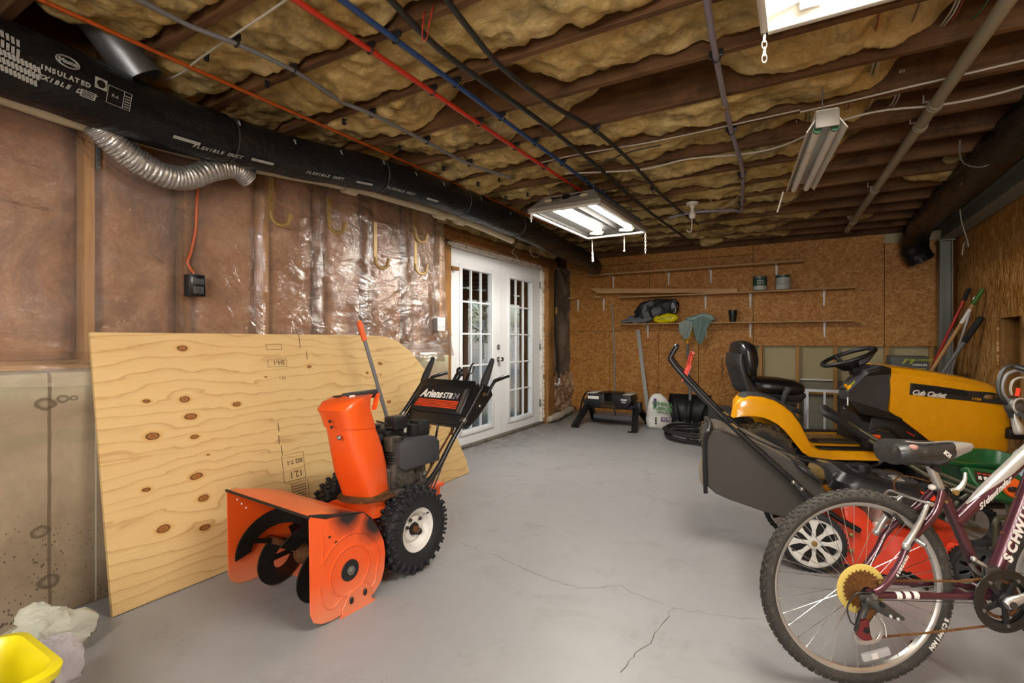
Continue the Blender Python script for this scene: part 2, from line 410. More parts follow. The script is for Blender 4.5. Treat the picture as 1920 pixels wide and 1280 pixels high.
M_floor = floor_mat(); M_conc = concrete_mat(); M_ply = plywood_mat(); M_film = poly_mat(); M_glass = glass_mat()
M_osb = osb('osb_back', ('9a6428', 'b27b38', 'c4904a', 'd8ac68')); M_osbv = osb('osb_side', ('80551f', 'a5732f', 'c39450', 'e2c088'), 'yz', True, 3.)
M_fib = fibre('yellow_fibreglass', ('86703f', 'b0955c', 'cdb680', 'e2d3aa')); M_pink = fibre('pink_fibreglass', ('70472c', '966a48', 'b38a66', 'caa684'), 2.2, '6a5044')
M_joist = wood('old_joist', '46301e', '85603d', 'x', 1., .7, dirt='2a1c10'); M_joist2 = wood('old_joist_edge', '5f3f26', '9a6e46', 'x')
M_stud = wood('pine_stud', '9a6a34', 'd2a564', 'z', 1.); M_studd = wood('aged_stud', '6a431f', 'a87a44', 'z', 1., dirt='47301a'); M_header = wood('aged_header', '5f3b1a', '9c6c38', 'y', 1., dirt='33210f')
M_pine = wood('pine_board', 'a97f4e', 'd9b684', 'x', 1.2); M_shelf = wood('shelf_board', 'ab8658', 'd2ae7c', 'x', 1.2); M_sub = wood('subfloor', '2a1c10', '483220', 'x', .6)
M_sill = wood('sill_pine', 'a87a3c', 'dcb473', 'y', 1.)
M_white = mat('white_paint', 'dfe1e2', .38, var=.04, dirt='a9a296', dirt_amt=.70); M_whited = mat('chipped_white', 'd6d2c8', .6, var=.08, dirt='6a5a48', dirt_amt=.54)
M_black = mat('black_plastic', '17171a', .42, var=.2); M_blackm = mat('black_metal', '151517', .33, var=.2, dirt='2f2a25', dirt_amt=.6); M_rub = mat('black_rubber', '1c1b1b', .75, var=.25, bmp=.2)
M_steel = mat('steel', '9b9a97', .35, .9, dirt='5e5548', dirt_amt=.6); M_chrome = mat('chrome', 'c9c8c5', .18, 1., var=.05); M_galv = mat('galvanised', '7d8082', .42, .75, vs=14)
M_alu = mat('silver_alloy', 'b9b8b4', .32, .7, var=.08); M_rust = mat('rusty_steel', '5a3a20', .75, .35, var=.4, vs=60, dirt='8c5a28', dirt_amt=.5)
M_brass = mat('brass_strap', '8f7440', .45, .35, var=.15, vs=30); M_orange = mat('snow_orange', 'e2551a', .33, var=.06, coat=.35, dirt='a8400f', dirt_amt=.72)
M_red = mat('red_paint', 'd2341c', .3, var=.06, coat=.4); M_yel = mat('tractor_yellow', 'f0a80a', .28, var=.04, coat=.5)
M_grey = mat('dark_grey_plastic', '3a3b3e', .5, var=.1); M_ltxt = mat('white_ink', 'e4e2dc', .5, var=.03); M_otxt = mat('orange_ink', 'd9491c', .5, var=.03)
M_cream = mat('cream_pvc', 'c9bc9c', .4, var=.06); M_greenp = mat('green_plastic', '0f5226', .38, var=.1, coat=.1); M_olive = mat('olive_tube', '4c4a3a', .42, .3, var=.1)
M_brown = mat('dark_soil', '3a2c1c', .95, var=.4, vs=40, bmp=.6, bs=120); M_mud = mat('dried_grass', '6b5429', .95, var=.5, vs=60, bmp=.8, bs=150)
M_card = mat('cardboard', 'b18a5a', .8, var=.08)
# ------------------------------------------------------------------ room shell
XR = 1.50; YB = 7.45; ZJ = 2.40; YF = -3.2
b = MB(M_floor); b.bx(-3.4, XR + .25, YF, YB + .3, -.12, 0)
M_crk = mat('floor_crack', '5f5b56', .9)  # dark grey of the thin crack strips
b.m(M_crk)
def crack(px, w, seed):
    rnd = random.Random(seed); P = []
    for i in range(len(px) - 1):
        a = at(*px[i], Z=0); c = at(*px[i + 1], Z=0); n = max(3, int((c - a).length / .035))
        for k in range(n):
            q = a.lerp(c, k / n); P.append(Vector((q.x + rnd.uniform(-.011, .011), q.y + rnd.uniform(-.011, .011), .0006)))
    vs = []; fs = []
    for i in range(len(P)):
        t = (P[min(i + 1, len(P) - 1)] - P[max(i - 1, 0)]).normalized(); nn = Vector((-t.y, t.x, 0)) * w * rnd.uniform(.25, 1.1)
        vs += [P[i] - nn, P[i] + nn]
        if i: fs.append((2 * i - 2, 2 * i, 2 * i + 1, 2 * i - 1))
    b.poly(vs, fs)
crack([(862, 1017), (925, 1040), (1010, 1077), (1085, 1103), (1160, 1098), (1215, 1122), (1262, 1140)], .0014, 1)
crack([(1262, 1140), (1240, 1170), (1215, 1205), (1180, 1240), (1162, 1268)], .0021, 2)
crack([(1262, 1140), (1330, 1150), (1430, 1163), (1520, 1166)], .0011, 3)
crack([(1090, 868), (1180, 858), (1330, 852)], .0014, 4)
struct('floor', b)

# foundation ledge on the left
b = MB(M_conc); b.bx(-3.02, -2.63, YF, 3.45, 0, .995, bev=.012); struct('wall_foundation', b)
# framed left wall: sheathing, sill plate, studs, batts
M_sheath = wood('sheathing', '6b4a2a', '8f6c42', 'y')
b = MB(M_sheath); b.bx(-3.06, -3.02, YF, 3.66, .995, 2.64); b.bx(-3.36, -3.33, 6.0, YB, 0, 2.64); b.bx(-3.06, -3.02, 3.66, 6.1, 2.30, 2.64); struct('wall_left', b)
b = MB(M_sill); b.bx(-3.01, -2.86, YF, 3.66, .996, 1.036, bev=.003); b.bx(-3.01, -2.86, YF, 3.66, 2.33, 2.40, bev=.003); struct('trim_sill', b)
SY = [-2.2, -1.6, -1.0, -.4, .14, .58, 1.02, 1.45, 1.905, 2.33, 2.765, 3.22]
for i, y in enumerate(SY):
    b = MB(M_stud if y in (1.02, 1.905) else M_studd); b.bx(-2.965, -2.872, y - .02, y + .02, 1.037, 2.33, bev=.003); struct('wall_stud', b)
def pink_bay(y0, y1):
    def f(u, v):
        y = y0 + (y1 - y0) * u; z = 1.04 + 1.28 * v
        e = min(u, 1 - u) * 6; e = min(1, e)
        return (-2.965 + .065 * e + noise.noise(Vector((y * 7, z * 7, 3))) * .018, y, z)
    b = MB(M_pink); b.grid(f, 14, 44); return b
edges = SY + [3.66]
for i in range(len(SY) - 1):
    tag(obj('wall_insulation', pink_bay(SY[i] + .021, SY[i + 1] - .021)), kind='structure')
tag(obj('wall_insulation', pink_bay(3.245, 3.64)), kind='structure')
# wood framing round the doors
for i, (x, y0, y1, z0, z1, mm) in enumerate([(-2.90, 3.66, 3.70, .0, 2.10, M_stud), (-2.93, 3.703, 3.80, .0, 2.10, M_studd), (-2.965, 3.803, 3.925, 0, 2.06, M_studd),
        (-2.93, 6.03, 6.12, 0, 2.10, M_studd), (-2.95, 6.123, 6.25, 0, 2.10, M_studd), (-2.99, 6.253, 6.33, 0, 2.1, M_studd)]):
    b = MB(mm); b.bx(-3.12 if y0 < 6 else -3.32, x, y0, y1, z0, z1, bev=.004); struct('trim_stud', b)
b = MB(M_header); b.bx(-3.12, -2.93, 3.66, 6.33, 2.105, 2.20, bev=.004); b.bx(-3.12, -2.97, 3.66, 6.33, 2.203, 2.31, bev=.004); struct('trim_header', b)
b = MB(M_fib)
b.grid(lambda u, v: (-2.99 + .05 * math.sin(PI * v) + .03 * noise.noise(Vector((u * 14, v * 4, 1))), 3.7 + 2.6 * u, 2.215 + .16 * v), 60, 10); tag(obj('header_insulation', b), kind='structure')
# far corner bay: film over pink batt
def corner(u, v):
    y = 6.33 + 1.12 * u; z = .05 + 2.2 * v
    return (-3.235 + .03 * noise.noise(Vector((y * 5, z * 5, 9))) + (.05 if z < .55 else 0) * noise.noise(Vector((y * 16, z * 16, 2))), y, z)
M_corner = fibre('dusty_film_over_batt', ('4f4438', '74675a', '8f8374', 'b3a899'), 2.0, '3f3a34'); M_corner2 = fibre('torn_batt', ('7a5a44', '9c7c60', 'bfa083', 'd8c0a6'), 6., '5a4434')
b = MB(M_corner); b.grid(corner, 30, 60)
b.m(M_corner2)
def torn(u, v):
    y = 6.34 + 1.1 * u; z = .05 + .55 * v; return (-3.20 + .05 * noise.noise(Vector((y * 9, z * 9, 2))) + .03 * noise.noise(Vector((y * 22, z * 22, 5))) + .03 * math.sin(PI * v), y, z * (1 + .1 * noise.noise(Vector((y * 6, 0, 0)))))
b.grid(torn, 60, 34); tag(obj('corner_insulation', b), kind='structure')
b = MB(M_header); b.bx(-3.32, -3.12, 6.25, YB, 0, .05, bev=.006); struct('trim_plate', b)
# back wall
b = MB(M_osb)
g = .0025
def osbp(x0, x1, z0, z1): b.bx(x0 + g, x1 - g, YB, YB + .014, z0 + g, z1 - g, bev=.0012, seg=1)
for a0, a1 in ((-3.30, -2.56), (-2.56, -1.81), (-1.81, -1.25), (-1.25, -.55)): osbp(a0, a1, 0, 1.26)
osbp(-3.30, -1.95, 1.26, 2.28); osbp(-1.95, -.55, 1.26, 2.28); osbp(-3.30, -.55, 2.28, 2.455)
osbp(-.55, .88, 1.044, 2.455); osbp(.88, XR, 1.044, 2.29)
M_dry = mat('old_drywall', 'b3a883', .85, var=.08); M_gblock = mat('grey_block', '8b8778', .9, var=.2, bmp=.3)
b.m(M_dry); b.bx(-.5, XR, YB + .10, YB + .115, .60, 1.05); b.bx(.88, XR, YB + .02, YB + .035, 2.28, 2.45)
b.m(M_gblock); b.bx(-3.3, XR + .3, YB + .12, YB + .2, 0, 2.66)
struct('wall_back', b)
for x in (-.46, -.03, .385, .905, 1.33):
    b = MB(M_stud); b.bx(x - .021, x + .021, YB + .012, YB + .098, .0, 1.043, bev=.003); struct('wall_stud', b)
b = MB(M_stud); b.bx(-.44, 1.31, YB + .013, YB + .09, .43, .475, bev=.003); b.m(M_white); b.bx(0, .36, YB + .07, YB + .099, .60, .618); struct('trim_rail', b)
# right wall with a boxed opening
b = MB(M_osbv)
for y0, y1 in ((YF, .6), (.6, 1.82), (1.82, 3.04), (3.04, 4.55)): b.bx(XR, XR + .015, y0 + g, y1 - g, 0, 2.5)
b.bx(XR, XR + .015, 5.935, YB, 0, 2.5); b.bx(XR, XR + .015, 4.55, 5.93, 1.315, 2.5); b.bx(XR, XR + .015, 4.55, 5.93, 0, .35)
M_kply = wood('rough_pine', '6f4a22', 'a47a42', 'z', .7, dirt='3a240f')
b.m(M_kply); b.bx(XR + .13, XR + .15, 4.5, 6.0, .3, 1.4); b.bx(XR + .0155, XR + .13, 5.9, 5.945, .3, 1.4, bev=.003); b.bx(XR + .0155, XR + .13, 5.42, 5.46, .3, 1.32, bev=.003); b.bx(XR + .0155, XR + .13, 4.5, 5.9, 1.32, 1.36)
b.m(M_gblock); b.bx(XR + .16, XR + .22, YF, YB + .12, 0, 2.66)
struct('wall_right', b)
b = MB(M_osb); b.bx(-3.2, XR + .2, YF - .05, YF, 0, 2.64); struct('wall_front', b)
# steel post and beam
M_pgrey = mat('grey_steel_paint', '7f8078', .55, .05, var=.1, dirt='55524a', dirt_amt=.6)
b = MB(M_pgrey)
for dx in (-.05, .05): b.bx(1.40 + dx - .005, 1.40 + dx + .005, 7.16, 7.28, 0, 2.22)
b.bx(1.35, 1.45, 7.215, 7.225, 0, 2.22); b.bx(1.33, 1.47, 7.14, 7.30, 2.22, 2.235); b.bx(1.31, 1.49, 7.12, 7.32, 0, .012)
struct('steel_column', b)
b = MB(M_pgrey); b.bx(1.345, 1.475, -2.5, 7.38, 2.236, 2.248); b.bx(1.345, 1.475, -2.5, 7.38, 2.385, 2.397); b.bx(1.40, 1.42, -2.5, 7.38, 2.248, 2.385)
struct('steel_beam', b)
# ceiling: subfloor + joists + blocking
b = MB(M_sub)
for i in range(10): b.bx(-3.2 + i * .49, -3.2 + i * .49 + .485, YF, YB + .2, 2.645, 2.665)
struct('ceiling', b)
JY = [1.96 + .42 * k for k in range(-12, 14)]
rj = random.Random(5)
for i, y in enumerate(JY):
    b = MB(M_joist); b.bx(-3.15, XR + .15, y - .02, y + .02, ZJ + rj.uniform(0, .006), 2.645, bev=.003, seg=1); struct('ceiling_joist', b)
for i, (k, x) in enumerate([(0, -1.75), (1, -1.45), (2, -2.2), (3, -1.35), (4, -1.62), (5, -1.05), (2, .55), (3, -.28), (4, .62), (6, -.45), (5, -.27), (4, -.30), (7, -.15), (9, .2), (1, -.25), (8, -.9)]):
    y0 = JY[0] + .42 * (11 + k); b = MB(M_joist2); b.bx(x - .045, x + .045, y0 + .021, y0 + .10, ZJ + .03, 2.644, bev=.003, seg=1); struct('ceiling_block', b)
# ------------------------------------------------------------------ french doors
XD = -3.03
b = MB(M_whited)
b.bx(-3.13, -3.00, 3.93, 3.985, 0, 2.06, bev=.006); b.bx(-3.13, -3.00, 5.985, 6.028, 0, 2.08, bev=.006); b.bx(-3.13, -3.00, 3.93, 6.028, 2.06, 2.10, bev=.006)
for k in range(34):   # ragged edge of old sealant along the frame
    z = .1 + k * .058; b.sph((-3.0, 6.03 + random.uniform(-.004, .01), z), (.012, random.uniform(.006, .02), random.uniform(.02, .045)), nu=7, nv=5)
for k in range(40):
    y = 4.0 + k * .05; b.sph((-2.998, y, 2.10 + random.uniform(-.002, .008)), (.01, random.uniform(.02, .04), random.uniform(.004, .014)), nu=7, nv=5)
struct('trim_doorframe', b)
M_thr = mat('dirty_threshold', '6e675c', .8, .1, var=.3, dirt='3a3128', dirt_amt=.5)
b = MB(M_thr); b.bx(-3.14, -2.99, 3.93, 6.03, 0, .028, bev=.006); struct('trim_threshold', b)
def leaf(name, y0, y1, gy0, gy1, z0, z1, hinge):
    b = MB(M_white); x0, x1 = XD - .045, XD
    b.bx(x0, x1, y0, gy0, z0, z1); b.bx(x0, x1, gy1, y1, z0, z1); b.bx(x0, x1, gy0, gy1, z0, .175); b.bx(x0, x1, gy0, gy1, 1.865, z1)
    o = struct(name, b)
    f = MB(M_white)   # raised glazing frame
    for (a, c, d, e) in ((gy0 - .05, gy0, .13, 1.915), (gy1, gy1 + .05, .13, 1.915)): f.bx(x1, x1 + .014, a, c, d, e, bev=.005)
    for (d, e) in ((.125, .175), (1.865, 1.915)): f.bx(x1, x1 + .013, gy0 + .001, gy1 - .001, d, e, bev=.005)
    obj('glazing_frame', f, o)
    mu = MB(M_white)
    for k in (1, 2): y = gy0 + (gy1 - gy0) * k / 3; mu.bx(x0 + .012, x1 - .006, y - .009, y + .009, .17, 1.87, bev=.003)
    for k in range(1, 5): z = .175 + 1.69 * k / 5; mu.bx(x0 + .013, x1 - .007, gy0, gy1, z - .009, z + .009, bev=.003)
    obj('muntin_grid', mu, o)
    gl = MB(M_glass); gl.bx(x0 + .018, x0 + .022, gy0 - .003, gy1 + .003, .17, 1.87); obj('glass_pane', gl, o)
    for z in (.28, 1.03, 1.86):
        h = MB(M_galv); h.cyl((x1 + .006, hinge, z - .045), (x1 + .006, hinge, z + .045), .008, n=10); h.bx(x1 - .002, x1 + .002, hinge - .02, hinge + .02, z - .045, z + .045)
        tag(obj('hinge', h, o), 'grey metal hinge')
    return o
d1 = leaf('door_1', 3.99, 4.962, 4.19, 4.755, .03, 2.052, 3.992)
d2 = leaf('door_2', 4.968, 5.982, 5.165, 5.72, .03, 2.056, 5.98)
k = MB(M_chrome); yk = 4.90
k.lathe([(0, 0), (.033, 0), (.031, .008), (.012, .012), (.011, .035), (.026, .045), (.029, .058), (.024, .068), (0, .07)], frz((XD, yk, .90), (1, 0, 0)), 20); tag(obj('door_knob', k, d1), 'round chrome door knob')
k = MB(M_chrome); k.lathe([(0, 0), (.032, 0), (.030, .012), (.020, .016), (0, .017)], frz((XD, yk, 1.04), (1, 0, 0)), 20); k.box((XD + .024, yk, 1.04), (.016, .008, .026), bev=.003); tag(obj('deadbolt', k, d1), 'round chrome thumb-turn lock')
b = MB(M_studd); b.bx(-2.998, -2.965, 3.94, 4.06, 1.82, 1.855, bev=.003); tag(obj('door_stop', b), 'small brown wood block nailed over the top left door corner', 'wood block')
# ------------------------------------------------------------------ outside, seen through the panes
M_leaf = mat('leaf_litter', '8b8376', .95, var=.5, vs=18, dirt='b8b5ae', dirt_amt=.5, bmp=.6, bs=40)
b = MB(M_leaf)
b.grid(lambda u, v: (-3.15 - 17 * u, -6 + 40 * v, -.06 + max(0, u - .12) * 2.6 + .12 * noise.noise(Vector((u * 25, v * 40, 0)))), 40, 50); tag(obj('ground', b), kind='structure')
M_deck = wood('deck_wood', '3a2418', '6a4530', 'x', .8)
for j in range(21):
    b = MB(M_deck); b.bx(-6.6, -3.16, 2.3 + j * .6, 2.34 + j * .6, 2.28, 2.50); tag(obj('deck_joist', b), kind='structure')
b = MB(M_deck)
for j in range(26): b.bx(-6.7 + j * .138, -6.7 + j * .138 + .13, 2, 14.8, 2.505, 2.535)
tag(obj('deck_boards', b), kind='structure')
b = MB(M_deck); b.bx(-6.66, -6.56, 2, 14.8, 2.06, 2.279); tag(obj('deck_beam', b), kind='structure')
for y in (6.2, 9.22, 12.25):
    b = MB(M_deck); b.bx(-6.67, -6.55, y - .09, y + .09, -.1, 2.058, bev=.008); tag(obj('deck_post', b), kind='structure')
M_bark = mat('grey_bark', '5f564c', .95, var=.35, vs=12, bmp=.8, bs=30); M_foli = mat('pale_leaves', '8f9a7e', .8, var=.35, vs=5)
rt = random.Random(11)
TL = ['slim grey tree nearest behind the left door leaf', 'grey tree with spreading twigs behind the left door', 'bare tree seen through the middle panes', 'leafy tree behind the right door leaf', 'twiggy tree far behind the right door', 'tree by the fence seen at the right panes']
for i, (x, y) in enumerate([(-11.5, 6.5), (-12.0, 12.5), (-17.5, 17.5), (-12.2, 18.5), (-17.5, 24.), (-17.8, 10.5)]):
    t = thing('garden_tree', TL[i], 'tree', (x, y, .2), 0, 'trees in the back garden')
    tr = MB(M_bark); tr.tube(spline([(0, 0, -.3), (.08, .05, 1.5), (-.05, .1, 3.2), (.1, 0, 6.5)], 4), [.16 - .009 * q for q in range(13)], 9)
    for k in range(16):
        a = rt.uniform(0, 2 * PI); z = rt.uniform(1.0, 5); L = rt.uniform(.8, 2.2); tr.tube([(0, 0, z), (math.cos(a) * L * .5, math.sin(a) * L * .5, z + .3 * L), (math.cos(a) * L, math.sin(a) * L, z + .8 * L)], [.04, .025, .008], 5)
    obj('trunk', tr, t)
    fo = MB(M_foli)
    for k in range(900):
        a = rt.uniform(0, 2 * PI); rr = min(2.2, abs(rt.gauss(0, .9)) + .15); z = rt.uniform(.3, 5.2); q = Vector((math.cos(a) * rr, math.sin(a) * rr, z)); s1 = rt.uniform(.05, .13)
        n1 = Vector((rt.uniform(-1, 1), rt.uniform(-1, 1), rt.uniform(-1, 1))).normalized(); n2 = n1.orthogonal().normalized(); fo.poly([q, q + n1 * s1 + n2 * s1 * .4, q + n1 * s1 * 2, q + n1 * s1 - n2 * s1 * .4], [(0, 1, 2, 3)])
    obj('foliage', fo, t, flat=True)
f = thing('garden_fence', 'thin grey wire fence across the back garden', 'fence', (-8.9, 12, 0))
for k in range(10):
    b = MB(M_galv); y = -7 + k * 1.7; b.cyl((0, y, 0), (0, y, 1.75), .025, n=8); obj('post', b, f)
b = MB(M_galv)
for z in (.45, .8, 1.15, 1.5, 1.72): b.cyl((0, -7, z), (0, 8.3, z), .007, n=6)
for k in range(120): b.cyl((0, -7 + k * .128, .2), (0, -7 + k * .128, 1.72), .0022, n=3, caps=False)
obj('wire_mesh', b, f)
# ------------------------------------------------------------------ fluorescent fixtures
SKY = .11; EXPO = 1.48
TUBE_E = 68.
def tubemat(name, e):
    m, nt, b = newmat(name); b.inputs['Base Color'].default_value = (.9, .9, .9, 1)
    b.inputs['Emission Color'].default_value = (1., .945, .86, 1); b.inputs['Emission Strength'].default_value = e; return m
M_lit = tubemat('lit_tube', TUBE_E); M_off = mat('unlit_tube', 'd8d6cf', .3, var=.02)
M_enam = mat('white_enamel', 'cfcabd', .35, var=.06, dirt='8a8375', dirt_amt=.66); M_fix = mat('grey_fixture', '8f8a80', .5, .2, var=.15, dirt='4c463d', dirt_amt=.55)
M_foil = mat('dull_reflector', '0f0d0b', .6, 0., var=.3, vs=5, dirt='241a0e', dirt_amt=.58, spec=.15); M_mold = mat('flaky_card', 'b3a684', .9, var=.2)
def troffer(name, label, loc, rz, group=None, near=False):
    t = thing(name, label, 'light fixture', loc, rz, group)      # local: x across, y along, origin at middle of the open bottom
    hw, hl, hh = .315, .61, (.085 if near else .13)
    b = MB(M_enam if near else M_fix)
    b.loft([[(-hw, -hl, .0), (hw, -hl, .0), (hw, hl, .0), (-hw, hl, .0)], [(-hw, -hl, .03), (hw, -hl, .03), (hw, hl, .03), (-hw, hl, .03)], [(-hw * .7, -hl + .1, hh), (hw * .7, -hl + .1, hh), (hw * .7, hl - .1, hh), (-hw * .7, hl - .1, hh)]], caps=False)
    b.bx(-hw * .7, hw * .7, -hl + .1, hl - .1, hh, hh + .005); obj('housing', b, t)
    b = MB(M_enam)
    for (x0, x1, y0, y1) in ((-hw, -hw + .028, -hl, hl), (hw - .028, hw, -hl, hl), (-hw, hw, -hl, -hl + .028), (-hw, hw, hl - .028, hl)): b.bx(x0, x1, y0, y1, -.012, .004, bev=.004)
    obj('rim', b, t)
    b = MB(M_enam if near else M_foil)
    if not near: b.loft([[(-hw + .03, -hl + .03, .012), (hw - .03, -hl + .03, .012), (hw - .03, hl - .03, .012), (-hw + .03, hl - .03, .012)], [(-hw * .7, -hl + .11, hh - .01), (hw * .7, -hl + .11, hh - .01), (hw * .7, hl - .11, hh - .01), (-hw * .7, hl - .11, hh - .01)]], caps=False); b.bx(-hw * .7, hw * .7, -hl + .11, hl - .11, hh - .012, hh - .008)
    for sx in (-1, 1): b.loft([[(sx * .02, y, hh - .035), (sx * .13, y, hh - .025), (sx * .29, y, .02), (sx * .293, y, .026), (sx * .13, y, hh - .018), (sx * .02, y, hh - .028)] for y in (-hl + .06, hl - .06)])
    b.bx(-.03, .03, -hl + .05, hl - .05, .045, hh - .01, bev=.006); obj('reflector', b, t)
    for sx in (-1, 1):
        b = MB(M_lit); b.cyl((sx * .155, -hl + .075, .045), (sx * .155, hl - .075, .045), .019, n=14); obj('tube', b, t)
        for y in (-hl + .06, hl - .06):
            e = MB(M_enam if near else M_mold); e.bx(sx * .155 - .032, sx * .155 + .032, y - .012, y + .012, .01, min(.10, hh - .006), bev=.004)
            if not near and y > 0: e.lathe([(0, -.006), (.075, -.006), (.078, 0), (.075, .006), (0, .006)], fr((sx * .155 - .03, y + .010, .015), (1, 0, 0), (0, 0, 1)), 24, 10, 170)
            obj('lamp_holder', e, t)
    top = (2.405 - loc[2])
    for sx in (-1, 1):
        for y in (-hl + .16, hl - .16):
            b = MB(M_galv); b.cyl((sx * hw * .62, y, hh - .004), (sx * hw * .62, y, max(top, hh + .01)), .0035, n=6); obj('hanger', b, t)
    return t
tf = troffer('light_fixture', 'lit far ceiling light with two glowing tubes and grey metal housing above the doors', (-1.60, 4.19, 2.165), -1.5, 'open fluorescent lights')
tn = troffer('light_fixture', 'lit nearest ceiling light, white and overexposed, cut by the top edge', (.185, 1.52, 2.30), 0, 'open fluorescent lights', True)
t_fill = troffer('light_fixture', 'added fill light, unseen behind the viewer', (-.6, -1.35, 2.315), 0, 'open fluorescent lights', True)  # extra fixture added out of view to fill the room from behind
def chain(name, label, p, n, step=.022, r=.0026, mt=None, grp='light pull chains'):
    b = MB(mt or M_enam)
    for i in range(n):
        z = p[2] - i * step; M = T(p[0], p[1], z) @ RZ(90 * (i % 2) + 20) @ RX(90) @ SCL(.55, 1, 1); b.tor(step * .62, r, M, 12, 6)
    return tag(obj(name, b), label, 'chain', grp)
chain('pull_chain', 'white chain at the right far corner of the lit far light', (-1.29, 4.79, 2.168), 10)
chain('pull_chain', 'short chain at the near left corner of the lit far light', (-1.905, 3.60, 2.168), 4)
chain('pull_chain', 'white chain hanging from the near corner of the brightest light', (-.118, 2.118, 2.303), 5, .026)
b = MB(M_enam); b.tube(spline([(-1.86, 4.86, 2.16), (-1.86, 4.87, 2.02), (-1.855, 4.87, 1.93)], 5), [.004] * 5 + [.011, .007, .012, .008, .014, .006], 7); tag(obj('hanging_string', b), 'frayed cord hanging behind the lit far light', 'cord')
b = MB(M_enam); b.cyl((-1.52, 4.86, 2.17), (-1.52, 4.86, 2.02), .005, n=8); b.sph((-1.52, 4.86, 2.015), .011); tag(obj('hanging_string', b), 'short thin rod hanging between the two chains at the lit far light', 'cord')
# unlit strip light
t = thing('strip_light', 'unlit white strip light with two tubes and angled reflector', 'light fixture', tuple((at(1545, 208, Z=2.15) + at(1506, 361, Z=2.15)) / 2), math.degrees(math.atan2(-(at(1506, 361, Z=2.15) - at(1545, 208, Z=2.15)).x, (at(1506, 361, Z=2.15) - at(1545, 208, Z=2.15)).y)))
b = MB(M_enam); b.bx(-.05, .05, -.61, .61, .035, .085, bev=.004); b.m(M_fix); b.bx(-.052, .052, -.625, -.605, -.005, .075, bev=.003); obj('housing', b, t); t.scale = (.95, .90, 1); t.location.y += .05; t.rotation_euler.z += .05
b = MB(M_enam)
for sx in (-1, 1): b.loft([[(sx * .05, y, .038), (sx * .088, y, -.016), (sx * .091, y, -.012), (sx * .052, y, .046)] for y in (-.60, .62)])
obj('reflector', b, t)
for y in (-.45, .45):
    b = MB(M_galv); b.cyl((0, y, .08), (0, y, .255), .0035, n=6); obj('hanger', b, t)
for sx in (-1, 1):
    b = MB(M_off); b.cyl((sx * .038, -.585, -.0), (sx * .038, .60, -.0), .019, n=14); b.m(M_greenp); b.cyl((sx * .038, -.588, 0), (sx * .038, -.572, 0), .0195, n=14); obj('tube', b, t)
b = MB(M_enam); b.tube(spline([(-.105, .62, .0), (-.12, .64, -.06), (-.14, .66, -.13)], 4), .006, 6); tag(obj('pull_cord', b, t), 'white cord end')
# bare bulb
t = thing('bulb_holder', 'bare bulb in a white ceiling holder beside grey conduit', 'bulb', tuple(at(1298, 380, Z=2.385)))
b = MB(M_enam); b.lathe([(0, .0), (.055, 0), (.052, -.02), (.022, -.028), (.02, -.05), (0, -.05)], None, 20); obj('socket', b, t)
b = MB(mat('bulb_glass', 'd9d6cc', .2)); b.lathe([(0, -.15), (.018, -.146), (.029, -.128), (.03, -.112), (.02, -.085), (.013, -.07), (.013, -.05), (0, -.05)], None, 18); obj('bulb', b, t)
b = MB(M_enam); b.tube(spline([(.0, -.02, -.15), (0, -.02, -.24), (-.01, -.02, -.27), (-.035, -.02, -.265), (-.04, -.02, -.25)], 4), .005, 6); obj('hook', b, t)
